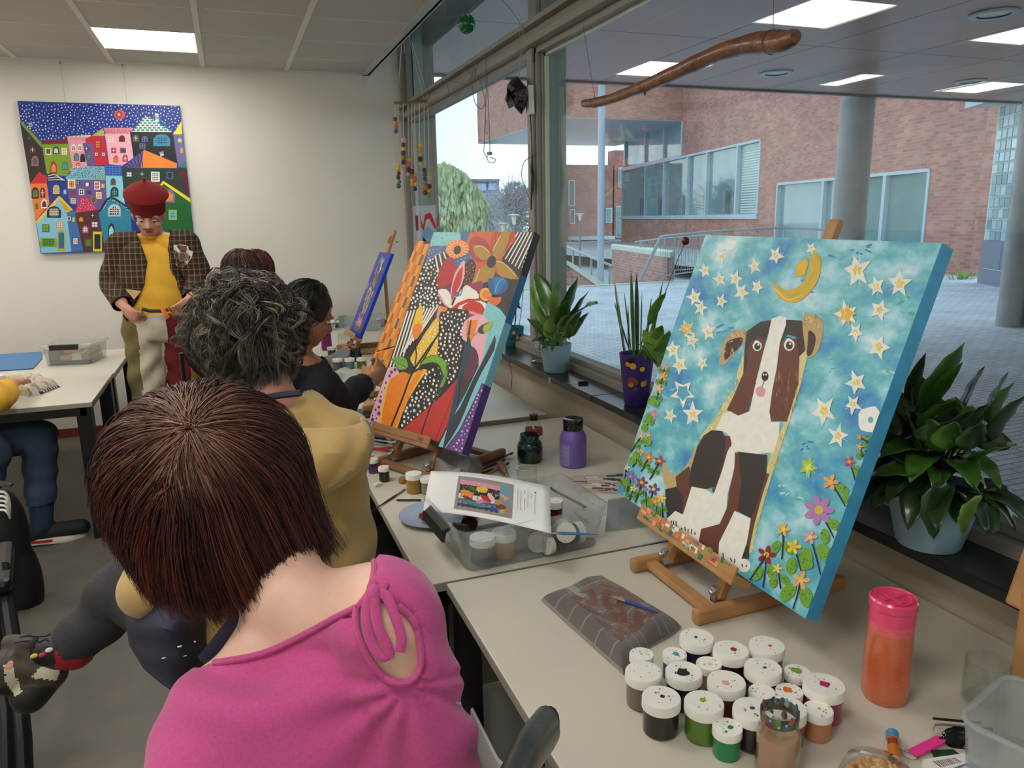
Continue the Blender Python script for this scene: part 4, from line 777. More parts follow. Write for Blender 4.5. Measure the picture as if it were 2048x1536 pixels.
# ---------------- town painting on the back wall
cv = Canvas((35, 204), (358, 208), (386, 507), (83, 507), (0, 6.485, 0), (0, -1, 0), .03); cv.q = [A(-1.297, 6.485, 2.487), A(-.238, 6.485, 2.487), A(-.238, 6.485, 1.42), A(-1.297, 6.485, 1.42)]
cv.clipq = None; D = Pen(cv, 0, 150, 3.7467); D.rng = random.Random(11)
BLU = (16, 48, 140); sky = [(150, 215), (1340, 235), (1350, 345), (1300, 440), (1090, 310), (980, 400), (680, 450), (320, 490), (160, 350)]
D.dots(sky, 5, 420, (226, 228, 220), 21, .8)
H = [([(155, 350), (310, 520), (350, 740), (225, 805), (150, 360)], (50, 42, 38)), ([(155, 345), (180, 365), (320, 515), (312, 545), (160, 372)], (120, 150, 60)), ([(308, 492), (505, 480), (510, 515), (312, 522)], (120, 30, 50)), ([(315, 520), (510, 515), (545, 680), (500, 760), (350, 740)], (122, 156, 44)),
     ([(500, 460), (680, 450), (690, 480), (506, 485)], (236, 226, 220)), ([(506, 482), (640, 478), (660, 700), (545, 700)], (228, 150, 170)), ([(640, 478), (690, 455), (780, 455), (815, 675), (700, 680), (660, 560)], (190, 40, 54)), ([(620, 510), (690, 505), (715, 680), (655, 690)], (104, 84, 140)),
     ([(690, 455), (770, 398), (785, 455)], (170, 180, 90)), ([(776, 396), (1000, 396), (970, 440), (790, 440)], (226, 170, 190)), ([(785, 440), (975, 440), (1000, 620), (915, 680), (818, 668)], (232, 172, 186)),
     ([(975, 428), (1290, 428), (1330, 660), (1080, 560), (1000, 620)], (34, 36, 36)), ([(985, 425), (1090, 310), (1130, 325), (1290, 428)], (226, 234, 220)), ([(1296, 445), (1360, 345), (1365, 445)], (230, 214, 70)), ([(1300, 448), (1365, 446), (1392, 640), (1340, 692), (1326, 640)], (112, 104, 160)), ([(1340, 692), (1392, 640), (1397, 695)], (40, 130, 110)),
     ([(918, 695), (1078, 560), (1060, 695)], (100, 84, 150)), ([(1078, 560), (1324, 662), (1326, 697), (1056, 695)], (238, 136, 48)), ([(914, 697), (1398, 700), (1425, 940), (1225, 795), (1160, 860), (1000, 1000), (930, 960)], (40, 60, 48)), ([(1330, 720), (1400, 705), (1422, 900), (1400, 900)], (86, 36, 60)),
     ([(225, 815), (295, 725), (358, 770), (350, 815)], (200, 40, 48)), ([(350, 790), (370, 735), (420, 740), (495, 800)], (40, 40, 60)), ([(225, 815), (350, 812), (378, 960), (268, 1090)], (240, 120, 60)), ([(350, 812), (498, 800), (520, 950), (440, 910), (372, 970)], (34, 60, 140)),
     ([(490, 770), (560, 705), (620, 685), (785, 685), (730, 785), (500, 785)], (128, 186, 204)), ([(720, 785), (785, 690), (790, 790)], (130, 170, 150)), ([(498, 785), (790, 788), (800, 920), (770, 1000), (740, 1010), (520, 960)], (104, 86, 150)), ([(785, 672), (910, 676), (916, 758), (792, 752)], (36, 78, 168)), ([(792, 755), (916, 758), (935, 970), (820, 915), (800, 930)], (134, 204, 224)),
     ([(272, 1105), (440, 908), (500, 1030), (535, 1325), (310, 1335)], (130, 194, 220)), ([(260, 1105), (440, 908), (450, 925), (285, 1110)], (236, 200, 70)), ([(430, 915), (450, 908), (548, 1010), (498, 1032)], (226, 200, 60)), ([(498, 1032), (560, 1012), (625, 1322), (536, 1326)], (62, 112, 170)),
     ([(560, 1035), (600, 915), (655, 915), (732, 1010)], (200, 50, 90)), ([(562, 1035), (732, 1010), (785, 1320), (626, 1324)], (84, 44, 44)), ([(740, 1040), (825, 915), (975, 1005), (1000, 1320), (790, 1320)], (44, 130, 158)), ([(1160, 870), (1225, 800), (1425, 940), (1455, 1330), (1100, 1330)], (24, 100, 44)), ([(1180, 850), (1222, 792), (1425, 925), (1428, 955), (1226, 815), (1165, 890)], (240, 220, 40))]
for p, c in H: D.poly(p, c)
def win(x, y, w, h, fr, fill, cr=None, arch=False, n=1):
 if arch: D.poly([(x - w / 2, y + h / 2), (x - w / 2, y - h * .15), (x - w * .3, y - h * .45), (x, y - h * .55), (x + w * .3, y - h * .45), (x + w / 2, y - h * .15), (x + w / 2, y + h / 2)], fr)
 else: D.poly([(x - w / 2, y - h / 2), (x + w / 2, y - h / 2 + 2), (x + w / 2 + 1, y + h / 2), (x - w / 2, y + h / 2)], fr)
 w *= .7; h *= .74
 if arch: D.poly([(x - w / 2, y + h / 2), (x - w / 2, y - h * .15), (x, y - h * .5), (x + w / 2, y - h * .15), (x + w / 2, y + h / 2)], fill)
 else: D.poly([(x - w / 2, y - h / 2), (x + w / 2, y - h / 2), (x + w / 2, y + h / 2), (x - w / 2, y + h / 2)], fill)
 if cr:
  for k in range(1, n + 1):
   D.stroke([(x - w / 2, y - h / 2 + h * k / (n + 1)), (x + w / 2, y - h / 2 + h * k / (n + 1))], 4, cr); D.stroke([(x - w / 2 + w * k / (n + 1), y - h / 2), (x - w / 2 + w * k / (n + 1), y + h / 2)], 4, cr)
c1_, c2_, c3_, c4_, c5_ = (236, 230, 210), (70, 130, 150), (170, 30, 50), (220, 150, 50), (40, 40, 50)
for a in [(218, 472, 36, 44, (50, 42, 38), (50, 42, 38), (110, 110, 130)), (243, 560, 40, 44, (130, 50, 60), (80, 40, 50), c1_), (262, 645, 54, 74, (150, 110, 90), (110, 90, 130), c5_, True), (362, 572, 44, 50, c1_, (90, 80, 50)), (420, 565, 44, 54, c5_, (200, 210, 220), None, True), (482, 572, 40, 50, c1_, (210, 170, 120), c1_), (402, 695, 48, 90, c3_, (226, 140, 80), None, True), (487, 682, 48, 62, (60, 120, 130), (120, 160, 80), c2_, True, 2), (552, 545, 34, 50, c1_, (150, 60, 30), c1_, True), (598, 545, 34, 50, c1_, (110, 110, 40), c1_, True), (572, 615, 40, 56, (60, 110, 110), (90, 150, 140), c2_, True), (620, 622, 40, 60, c5_, (50, 40, 30), None, True), (586, 680, 32, 40, c3_, c1_, c3_, True), (648, 552, 30, 30, (60, 50, 90), (60, 50, 90), c1_), (733, 520, 40, 68, (150, 40, 40), (220, 140, 60), c3_, False, 2), (722, 594, 30, 32, c3_, c1_, c3_), (775, 594, 30, 32, (90, 80, 140), c1_, c3_), (665, 614, 32, 32, (60, 80, 120), (80, 150, 90)), (830, 482, 36, 40, c1_, (210, 170, 120), c1_), (914, 477, 46, 48, (120, 30, 50), (130, 40, 40), c5_, True, 2), (852, 565, 36, 40, c3_, c3_, c1_), (922, 565, 44, 40, (90, 90, 130), (130, 60, 80), c5_), (868, 630, 38, 50, (200, 80, 50), c4_, c3_, True), (938, 624, 40, 52, c3_, (180, 90, 70), c1_, True), (1018, 474, 42, 48, (100, 110, 60), (60, 70, 60), c1_, True), (1085, 480, 46, 44, (90, 100, 150), (50, 60, 100), (120, 130, 170), True), (1067, 532, 44, 40, (100, 110, 160), (60, 60, 90), (120, 130, 170)), (1212, 490, 126, 86, (60, 140, 170), (60, 140, 170), (60, 40, 80), True, 3), (1348, 490, 34, 36, (60, 140, 130), (200, 210, 120)), (1361, 565, 22, 42, (220, 150, 60), (220, 150, 80), None, True), (968, 745, 44, 40, (90, 90, 130), c1_, (90, 90, 130)), (1064, 742, 38, 38, (40, 60, 48), (40, 60, 48), c1_), (1164, 762, 64, 76, c1_, (80, 120, 170), c1_, False, 3), (1272, 752, 50, 52, (100, 100, 130), (40, 50, 80)),
          (264, 885, 54, 84, c5_, (110, 130, 70), (120, 50, 40), True), (320, 882, 40, 72, c5_, (140, 80, 60), c1_, True), (275, 980, 30, 66, (170, 160, 40), (110, 100, 40), None, True), (332, 965, 46, 66, c1_, (60, 40, 50), c3_, True), (422, 858, 50, 66, (220, 180, 60), (160, 180, 160), c4_, True), (486, 876, 26, 36, (110, 150, 200), (110, 150, 200), c1_, True), (537, 817, 56, 66, c1_, c4_, c5_), (580, 808, 32, 32, c5_, (180, 190, 180), c5_), (653, 820, 34, 36, c5_, c1_), (728, 828, 42, 62, c1_, (190, 50, 100), c1_), (771, 830, 28, 32, c4_, (220, 190, 70)), (848, 800, 40, 52, (90, 100, 60), (90, 80, 50), None, True), (858, 876, 60, 72, c5_, (40, 110, 90), (90, 180, 160), True), (547, 883, 46, 44, (120, 70, 110), (150, 50, 90), (100, 60, 100)), (611, 876, 40, 44, c1_, c5_, c1_), (667, 878, 28, 28, (60, 40, 80), (110, 40, 60)), (740, 902, 42, 52, c1_, c4_, c1_), (703, 934, 38, 50, (150, 120, 80), (110, 80, 50)), (548, 942, 34, 40, c1_, (150, 60, 80), c1_),
          (405, 1028, 106, 84, c5_, c5_, c1_, True, 4), (343, 1147, 54, 60, (70, 110, 50), (120, 170, 60), (60, 90, 50)), (448, 1122, 50, 48, c4_, c1_, (210, 110, 60), False, 2), (460, 1240, 60, 160, (190, 170, 70), (40, 110, 130)), (364, 1254, 122, 68, (130, 160, 50), (50, 110, 50), (90, 140, 60), False, 3), (517, 1075, 26, 30, c1_, c3_), (551, 1085, 28, 46, (60, 90, 60), (190, 200, 120)), (608, 1080, 40, 46, (120, 60, 50), c4_, None, True), (694, 1052, 34, 34, c5_, c5_, c1_), (640, 1157, 54, 62, c3_, (80, 160, 210), c1_, True, 2), (710, 1120, 52, 44, (110, 90, 150), c1_, c3_), (565, 1245, 46, 62, (40, 90, 140), c1_, (210, 110, 60), False, 2), (662, 1256, 54, 60, (100, 70, 50), (80, 130, 60)), (730, 1248, 66, 150, (220, 200, 60), (30, 50, 50)), (857, 1015, 96, 90, (140, 210, 220), (110, 30, 50), c1_, True, 3), (835, 1170, 50, 110, c5_, (150, 210, 220), None, True), (1258, 908, 106, 98, (130, 110, 160), (226, 140, 50), (230, 190, 60), True), (1294, 1048, 62, 78, (150, 190, 60), (110, 190, 200), (60, 100, 160), False, 2)]: win(*a)
for k in range(22): D.stroke([(784 + k * 9.6, 398), (792 + k * 8.6, 440)], 4, (190, 40, 80), step=(k == 0))
for k in range(18): D.stroke([(504 + k * 10, 460), (510 + k * 10, 482)], 4, (180, 30, 50), step=(k == 0))
for i in range(6):
 for j in range(9 - i): D.poly([(992 + i * 17 + j * 34, 408 - i * 18), (1014 + i * 17 + j * 34, 408 - i * 18), (1014 + i * 17 + j * 34, 420 - i * 18), (992 + i * 17 + j * 34, 420 - i * 18)], (40, 130, 140), step=(j == 0))
D.dots([(510, 770), (620, 695), (770, 695), (720, 775)], 4, 110, (40, 90, 110), 12); D.dots([(580, 1020), (610, 930), (650, 930), (715, 1005)], 3.5, 40, (236, 200, 220), 14)
for k in range(6): D.stroke([(925 + k * 26, 690 - k * 22), (960 + k * 22, 690)], 6, (30, 30, 60))
for k in range(3): D.stroke([(362, 755 + k * 16), (420 + k * 20, 748 + k * 18), (470 + k * 8, 790)], 6, (226, 226, 230))
for k in range(5): D.stroke([(440 + k * 20, 925 + k * 20), (490 + k * 10, 1015)], 6, (200, 160, 40)); D.stroke([(796 + k * 24, 676), (798 + k * 24, 752)], 4, (90, 140, 210)); D.stroke([(788, 684 + k * 17), (914, 688 + k * 17)], 4, (90, 140, 210))
D.stroke([(745, 1035), (825, 918), (970, 1005)], 14, (24, 24, 34)); D.dots([(750, 1030), (825, 915), (965, 1000), (960, 1010), (825, 930), (752, 1040)], 3, 22, (230, 230, 230), 12)
D.ell(898, 298, 40, 38, (222, 80, 60), 0, 16, jit=.06); D.ell(892, 296, 22, 24, (60, 40, 90)); D.ell(892, 296, 15, 16, (220, 120, 60)); D.ell(892, 296, 7, 7, (230, 210, 190))
for (x, y) in ((1175, 320), (228, 372), (540, 712), (1212, 592)):
 D.poly([(x - 14, y - 32), (x + 14, y - 30), (x + 16, y + 32), (x - 10, y + 30)] if y < 350 else [(x - 16, y - 14), (x + 12, y - 20), (x + 16, y + 12), (x - 10, y + 20)], (230, 230, 226))
 for k in range(3): D.stroke([(x - 13, y - 12 + k * 11), (x + 14, y - 14 + k * 11)], 5, (20, 20, 26))
tp = canvas_board(cv, 'town_painting', 'big canvas of a crowded colourful town under a starry sky, on the back wall', 'painting', [M('night_sky_paint', BLU, .45), M('painted_side_blue', (90, 110, 160), .5), m_back])
for px, pz in ((122, 2.487), (246, 2.487)):
 x_ = ony(px, 140, 6.5)[0]; b = MB(); b.tube([A(x_, 6.50, 2.40), A(x_, 6.512, ZC - .012)], .0012, 5); b.build('hanging_wire', M('picture_wire', (170, 166, 158), .4), tp)
 b = MB(); b.box(A(x_, 6.505, ZC - .02), (.008, .01, .02)); b.build('wire_hook', m_chrome, tp)
# ================================================================ things on the tables
TZ = .74; TM = .737; TF = .757
m_lid = M('white_jar_lid', (238, 236, 228), .35, vary=.03, vs=40)
def jmat(c): return M('paint_jar_%d_%d_%d' % c, c, .16, coat=.3)
m_dab = M('dried_paint', (255, 255, 255), .5, attr=True)
def jar(c, r, h, col, label, dab=None, cat='paint jar', group=None, lidless=False, rot=None, specks=8, name='paint_jar', big=1.2):
 c = A(*c); t = thing(name, c, label, cat, group); I = np.eye(3) if rot is None else rot
 b = MB(); b.lathe([(.001, .001), (r * .82, .001), (r * .92, r * .12), (r * .93, h * .5), (r * .93, h * .74)], c, 28, rot=rot); b.build('body', jmat(col), t)
 b = MB(); b.lathe([(r * .93, h * .72), (r, h * .73), (r * 1.0, h * .97), (r * .97, h), (.001, h)], c, 28, rot=rot); ld = b.build('lid', m_lid, t)
 b = MB(); rg = random.Random(int(c[0] * 9973 + c[1] * 7919))
 def blob(x, y, rr, cc, n=9):
  pts = [(x + rr * math.cos(6.28 * k / n) * rg.uniform(.75, 1.25), y + rr * math.sin(6.28 * k / n) * rg.uniform(.75, 1.25)) for k in range(n)]
  b.prism([c + I @ A(px, py, h + .0002) for px, py in pts], I @ A(0, 0, .0006), col=cc)
 if dab: blob(rg.uniform(-.15, .15) * r, rg.uniform(-.15, .15) * r, r * dab[1], dab[0], 12)
 for k in range(specks):
  a, q = rg.uniform(0, 6.28), rg.uniform(.3, .9) * r; blob(q * math.cos(a), q * math.sin(a), rg.uniform(.0006, .0018) * big, rg.choice([(200, 120, 110), (150, 190, 190), (190, 180, 130), (120, 130, 150), (150, 190, 120), (205, 190, 180)] + ([dab[0]] if dab else [])), 6)
 if b.f: b.build('paint_dab', m_dab, ld, attr=True)
 return t
GJ = 'paint jars crowded on the near table'
BIG, SML = .0335, .0235
def cpx(x, y): return (1060 + x / 3.103, 1120 + y / 3.103)
JL = [(1035, 478, 1, (40, 28, 74), ((60, 50, 70), .10), 'big paint jar of dark violet at the back left of the crowd, touching the cloth'),
 (1247, 556, 1, (70, 26, 34), ((140, 40, 34), .18), 'big maroon paint jar with a dark red dab and swirled lid, back row middle'),
 (1470, 527, 1, (72, 60, 54), ((206, 50, 70), .10), 'big brownish jar with small red drops on its lid, right below the easel foot'),
 (692, 582, 0, (120, 112, 104), ((205, 130, 120), .10), 'small jar at the cloth edge, farthest left of the crowd'),
 (897, 580, 0, (60, 110, 130), ((60, 150, 176), .26), 'small paint jar with a light blue dab on its lid'),
 (705, 690, 1, (112, 104, 90), None, 'big grey-olive jar with an almost clean lid at the left edge'),
 (955, 690, 1, (22, 20, 20), ((24, 22, 28), .34), 'big jar with a messy lid smeared with a large black blot'),
 (1110, 640, 0, (190, 170, 110), ((225, 200, 150), .2), 'small jar with a pale ochre stain, behind the pink dabbed lid'),
 (1447, 665, 1, (26, 26, 32), ((66, 74, 110), .11), 'big black jar with a small slate blue dot and orange-teal streaks on the lid'),
 (1660, 690, 0, (96, 130, 50), ((120, 164, 50), .38), 'small jar with a lime green dab, right side of the crowd'),
 (1220, 750, 1, (92, 54, 40), ((224, 160, 160), .2), 'big brown jar with a round pink dab in the middle of the crowd'),
 (1825, 770, 1.06, (150, 36, 84), ((180, 40, 100), .24), 'big magenta jar with a crimson splash, rightmost of the crowd'),
 (815, 850, 1, (38, 28, 28), ((24, 22, 24), .12), 'big black-brown jar with a tiny black dot, front left'),
 (1080, 880, 1, (84, 122, 38), ((120, 176, 50), .16), 'big leaf green jar with green-smeared rim in the front row'),
 (1440, 815, 0, (150, 140, 110), None, 'small jar with a near blank yellowish lid behind the orange dab'),
 (1610, 810, 0, (214, 110, 50), ((226, 106, 50), .34), 'small jar with an orange dab on its lid'),
 (1385, 925, 1, (46, 34, 40), ((30, 70, 66), .12), 'big dark jar partly behind the glass of orange water, left of it'),
 (1590, 915, 1, (120, 80, 60), None, 'big jar almost hidden behind the glass of orange water'),
 (1225, 1035, .04, (22, 128, 76), ((30, 120, 90), .2), 'small emerald green jar, nearest of the crowd, with a teal dab'),
 (1790, 925, .04, (186, 124, 86), ((216, 150, 130), .12), 'small tan jar in front of the big magenta one')]
for x, y, sz, col, dab, lab in JL:
 big = sz >= 1; r = BIG * (sz if big else 1) if big else SML * (1.04 if sz == .04 else 1); h = .066 if big else .052
 if sz == 0: h = .052
 c = onz(*cpx(x, y), TZ + h); c[2] = TZ; jar(c, r, h, col, lab, dab, group=None)
# --- cloths
def cloth(name, mats, corners, z, label, nu=60, nv=40, thick=.012, amp=.008, seed=1, colf=None, cat='cloth', fold=2.0, edge=.9):
 rg = np.random.RandomState(seed); K = rg.uniform(-1, 1, (10, 2)) * 9 * fold; PH = rg.uniform(0, 6, 10); vs = []; b = MB()
 c = [A(*q) for q in corners]
 for side in (1, 0):
  for j in range(nv + 1):
   for i in range(nu + 1):
    u, v = i / nu, j / nv; w_ = min(u, 1 - u, v, 1 - v)
    p = c[0] * (1 - u) * (1 - v) + c[1] * u * (1 - v) + c[2] * u * v + c[3] * (1 - u) * v
    wob = sum(math.sin(K[k, 0] * u + K[k, 1] * v + PH[k]) for k in range(10)) / 10
    ed = 1 - (1 - min(1, w_ * 9)) ** 2
    p = p + (p - sum(c) / 4) * (.04 * math.sin(7 * u + PH[0]) * (1 - ed)); zz = z + .001 + ((thick + amp * (wob + .6)) * (edge * ed + 1 - edge) + .002 if side else 0)
    vs.append((p[0], p[1], zz))
 N = (nu + 1) * (nv + 1); fs = []; cs = []
 for j in range(nv):
  for i in range(nu):
   a = j * (nu + 1) + i; fs.append((a, a + 1, a + nu + 2, a + nu + 1)); cs.append(colf(i / nu, j / nv, rg) if colf else (255, 255, 255))
   fs.append((N + a, N + a + nu + 1, N + a + nu + 2, N + a + 1)); cs.append(colf(i / nu, j / nv, rg) if colf else (255, 255, 255))
 per = [(i, 0) for i in range(nu)] + [(nu, j) for j in range(nv)] + [(i, nv) for i in range(nu, 0, -1)] + [(0, j) for j in range(nv, 0, -1)]
 idx = [j * (nu + 1) + i for i, j in per]
 for k in range(len(idx)): a, d = idx[k], idx[(k + 1) % len(idx)]; fs.append((a, a + N, d + N, d)); cs.append(cs[0])
 nn = np.cross(A(*vs[1]) - A(*vs[0]), A(*vs[nu + 1]) - A(*vs[0]))
 if nn[2] < 0: fs = [tuple(reversed(f)) for f in fs]
 for f, cc in zip(fs, cs): b.add([], [])
 b.v = vs; b.f = [list(f) for f in fs]; b.mi = [0] * len(fs); b.sm = [True] * len(fs); b.c = cs
 return tag(b.build(name, mats, attr=bool(colf)), label, cat)
m_cloth = M('cloth_dyed', (255, 255, 255), .95, attr=True, vary=.08, vs=120, bump=.5, bs=700, sheen=.3)
def col1(u, v, rg):
 base = (104, 96, 92)
 if (u * 9) % 1 < .06 or (v * 6) % 1 < .07: base = (146, 138, 132)
 if .26 < u < .38 and v < .3: base = (150, 156, 148)
 n = math.sin(u * 23 + 3 * math.sin(v * 17)) + math.sin(v * 29 + 4 * math.sin(u * 13)) + rg.uniform(-.6, .6)
 if .16 < u < .93 and .22 < v < .86 and n > -.35: base = (104, 56, 40)
 elif .16 < u < .93 and .2 < v < .86 and n > -.6: base = (150, 100, 76)
 return base
K = [onz(*cpx(x, y), TZ + .01) for x, y in ((85, 235), (440, 92), (925, 395), (575, 672))]
cloth('paint_rag', m_cloth, [K[0], K[1], K[2], K[3]], TZ, 'grey checked cloth smeared with red-brown paint beside the jars', 110, 70, .016, .02, 3, col1, fold=1.3)
def brush(name, a, b_, label, hc=(40, 60, 150), fc=(176, 170, 160), bc=(60, 50, 44), r=.003, grp=None, mats=None):
 a = A(*a); b_ = A(*b_); t = thing(name, a, label, 'paintbrush', grp); d = b_ - a
 q = MB(); q.tube([a, a + d * .3, a + d * .62, a + d * .7], [r * .4, r * .9, r * 1.25, r], 8); q.build('handle', M('brush_handle_%d_%d_%d' % hc, hc, .3), t)
 q = MB(); q.tube([a + d * .7, a + d * .86], [r * 1.05, r * 1.15], 8); q.build('ferrule', M('brush_ferrule', (180, 172, 150), .3, .8), t)
 q = MB(); q.tube([a + d * .86, a + d * .93, b_], [r * 1.1, r * 1.2, r * .15], 8); q.build('bristles', M('brush_bristles_%d' % bc[0], bc, .8), t)
 return t
brush('paintbrush', onz(1316, 1225, TZ + .045), onz(1224, 1193, TZ + .042), 'thin blue-handled brush with paint-flecked handle lying on the grey checked cloth', (30, 80, 170), bc=(190, 130, 80))
# --- pink bottle
c = onz(1768, 1392, TZ); c[2] = TZ; t = thing('drink_bottle', c, 'tall pink-lidded bottle of sparkling orange drink standing on the near table', 'bottle')
m_or = M('orange_drink', (218, 112, 72), .12, coat=.6, vary=.10, vs=260, trans=.15); m_pk = M('pink_plastic', (232, 70, 116), .25, coat=.4)
r_ = .0415; b = MB(); b.lathe([(.001, .0), (r_ * .88, 0), (r_ * .98, .010), (r_, .03), (r_ * .98, .09), (r_ * .93, 0.1391)], c, 36); b.build('body', m_or, t)
b = MB(); b.lathe([(r_ * .93, 0.1391), (r_ * .92, 0.1528), (r_ * .9, 0.1607)], c, 36, cap=False); b.build('shoulder', M('pink_shoulder', (226, 96, 104), .12, coat=.6, vary=.1, vs=200), t)
b = MB(); b.lathe([(r_ * .9, 0.1573), (r_ * .94, 0.1585), (r_ * .93, 0.1824), (r_ * .98, 0.1847), (r_ * .99, 0.1984), (r_ * .92, 0.2018), (r_ * .88, 0.1984), (.001, 0.1984)], c, 36); ld = b.build('lid', m_pk, t)
b = MB(); b.box(c + A(0, 0, 0.2001), (.052, .008, .004)); b.box(c + A(-.006, 0, 0.2012), (.008, .05, .003)); b.lathe([(r_ * .74, 0.1984), (r_ * .76, 0.2018), (r_ * .7, 0.2018), (r_ * .68, 0.1984)], c, 30, cap=False); b.build('flip_spout', m_pk, ld)
# --- glasses
m_gl = clear('clear_glass', (.97, .985, .98), 1.6, .01); m_gld = clear('dark_tinted_glass', (.36, .52, .52), 1.6, .02)
def glass(name, c, r, h, label, handle=None, th=.0025, mat=None, flare=0, cat='glass', nm='bowl'):
 t = thing(name, c, label, cat); b = MB()
 b.lathe([(.001, .0), (r * .9, 0), (r, .006), (r * (1 + flare), h), (r * (1 + flare) - th, h), (r - th, .009), (.001, .009)], c, 36); b.build(nm, mat or m_gl, t)
 if handle is not None:
  b = MB(); d = A(math.cos(handle), math.sin(handle), 0); b.tube(bez([c + d * r * .97 + A(0, 0, h * .78), c + d * (r + .022) + A(0, 0, h * .74), c + d * (r + .026) + A(0, 0, h * .45), c + d * (r + .012) + A(0, 0, h * .22), c + d * r * .97 + A(0, 0, h * .2)], 4), .0045, 8); b.build('handle', mat or m_gl, t)
 return t
c = onz(1966, 1405, TZ); glass('glass_mug', c, .037, .085, 'empty clear glass mug beside the pink-lidded bottle', handle=-1.2)
# --- foreground jar of orange water
c = onz(1560, 1420, TZ + .115); c[2] = TZ; t = thing('rinse_jar', c, 'tall glass jar of cloudy orange rinse water in front of the paint jar crowd', 'jar')
b = MB(); b.lathe([(.001, .002), (.029, .002), (.032, .01), (.032, .068), (.03, .074), (.001, .074)], c, 32); b.build('rinse_water', M('orange_water', (206, 140, 96), .15, vary=.06, vs=30), t)
b = MB(); b.lathe([(.001, 0), (.033, 0), (.0345, .01), (.0345, .072), (.031, .086), (.0275, .094), (.0285, .097), (.0275, .101), (.0290, .104), (.0285, .115), (.0262, .115), (.0262, .1), (.029, .084), (.033, .07), (.033, .012), (.001, .003)], c, 36); jb = b.build('jar_glass', clear('wavy_glass', (.9, .95, .95), 2.2, .03), t)
b = MB(); b.lathe([(.0275, .096), (.0290, .0975), (.0284, .101), (.0297, .105), (.0293, .1153), (.0286, .1158)], c, 32, cap=False); b.build('crusted_rim', M('crusted_rim', (50, 104, 110), .35, rgb2=(92, 72, 56), vs=70, bump=.4, bs=120), jb)
b = MB(); rg = random.Random(6)
for k in range(60):
 a = rg.uniform(0, 6.28); z = .114 - abs(rg.gauss(0, .007)) if k % 8 else rg.uniform(.085, .112); rr = .0291 if z > .1 else .0295 + (.1 - z) * .12; s_ = rg.uniform(.002, .0055)
 if z < .08: continue
 p = c + A(rr * math.cos(a), rr * math.sin(a), z); b.ell(p, (s_ * 1.6, s_, .0006), frame(A(math.cos(a), math.sin(a), 0)), 8, 4, col=rg.choice([(60, 110, 110), (40, 60, 60), (90, 130, 60), (180, 80, 50), (60, 90, 120), (110, 60, 50), (150, 190, 190), (30, 30, 34)]))
b.build('paint_stains', m_dab, jb, attr=True)
# --- right front clutter
b0 = onz(1786, 1510, TZ); b1 = onz(1784, 1462, TZ + .01); t = thing('glue_stick', b0, 'orange and blue capped glue stick behind the bag of nuts', 'glue stick')
ax = nrm(A(b1[0] - b0[0], b1[1] - b0[1], 0)); q0 = A(b0[0], b0[1], TZ + .0105); b = MB(); b.tube([q0 - ax * .03, q0 + ax * .024], .0095, 20); b.build('body', M('orange_label', (206, 116, 40), .3), t)
b = MB(); b.tube([q0 + ax * .024, q0 + ax * .0425], .0103, 20); b.build('cap', M('blue_cap', (70, 144, 190), .3), t)
b = MB()
for k in range(9): a_ = -.6 + k * .2; b.bar(q0 + ax * .004 + A(-ax[1], ax[0], 0) * .0097 * math.sin(a_) + A(0, 0, .0097 * math.cos(a_)), q0 + ax * .019 + A(-ax[1], ax[0], 0) * .0097 * math.sin(a_) + A(0, 0, .0097 * math.cos(a_)), .0008, .0006)
b.build('barcode', m_blk, t)
g0 = onz(1850, 1492, TZ + .004); t = thing('key_tag', g0, 'bright pink plastic key tag on a wire ring', 'key tag'); a0 = onz(1826, 1508, TZ + .004); a1 = onz(1882, 1480, TZ + .008); d = nrm(a1 - a0); s_ = nrm(np.cross(d, (0, 0, 1)))
b = MB(); pts = [a0 + s_ * .008, a0 - s_ * .008] + [a1 + d * .008 * math.sin(t_) * 1 - s_ * .008 * math.cos(t_) - d * .004 for t_ in np.linspace(0, math.pi, 9)]; b.prism(pts, (0, 0, .003)); b.build('tag', M('hot_pink', (236, 62, 150), .3), t, bevel=.0008)
b = MB(); b.ell(a1 + A(0, 0, .0036), (.0032, .0032, .0006)); b.build('hole', m_blk, t)
b = MB(); rc = a0 - d * .006; b.tube([rc + A(math.cos(k / 18 * 6.28) * .012, math.sin(k / 18 * 6.28) * .012, .001) for k in range(19)], .0008, 6); b.tube([a0 + s_ * .004, rc + A(-.012, .02, .004), rc + A(-.004, .036, .003)], .0008, 6); b.build('ring', m_chrome, t)
# sunglasses
t = thing('sunglasses', onz(1930, 1480, TZ), 'folded dark sunglasses with thin metal and black arms', 'sunglasses')
l0 = onz(1868, 1462, TZ + .02); l1 = onz(1968, 1505, TZ + .004); b = MB(); cc_ = onz(1922, 1478, TZ + .012); b.ell(cc_, (.031, .004, .019), frame(A(.2, .3, .6), A(1, -.5, 0)), 20, 8); b.ell(onz(1990, 1490, TZ + .01), (.016, .004, .016), frame(A(.2, .3, .6)), 16, 8); b.build('lenses', M('black_lens', (14, 14, 16), .1), t)
b = MB(); b.tube([onz(1864, 1462, TZ + .018), onz(1869, 1450, TZ + .026), onz(1885, 1449, TZ + .026), onz(1985, 1458, TZ + .028)], .002, 8); b.build('metal_arm', M('rose_metal', (190, 160, 150), .2, .8), t)
b = MB(); b.tube([onz(1866, 1437, TZ + .03), onz(1900, 1440, TZ + .03), onz(1962, 1446, TZ + .03)], .0022, 8); b.build('black_arm', m_blk, t)
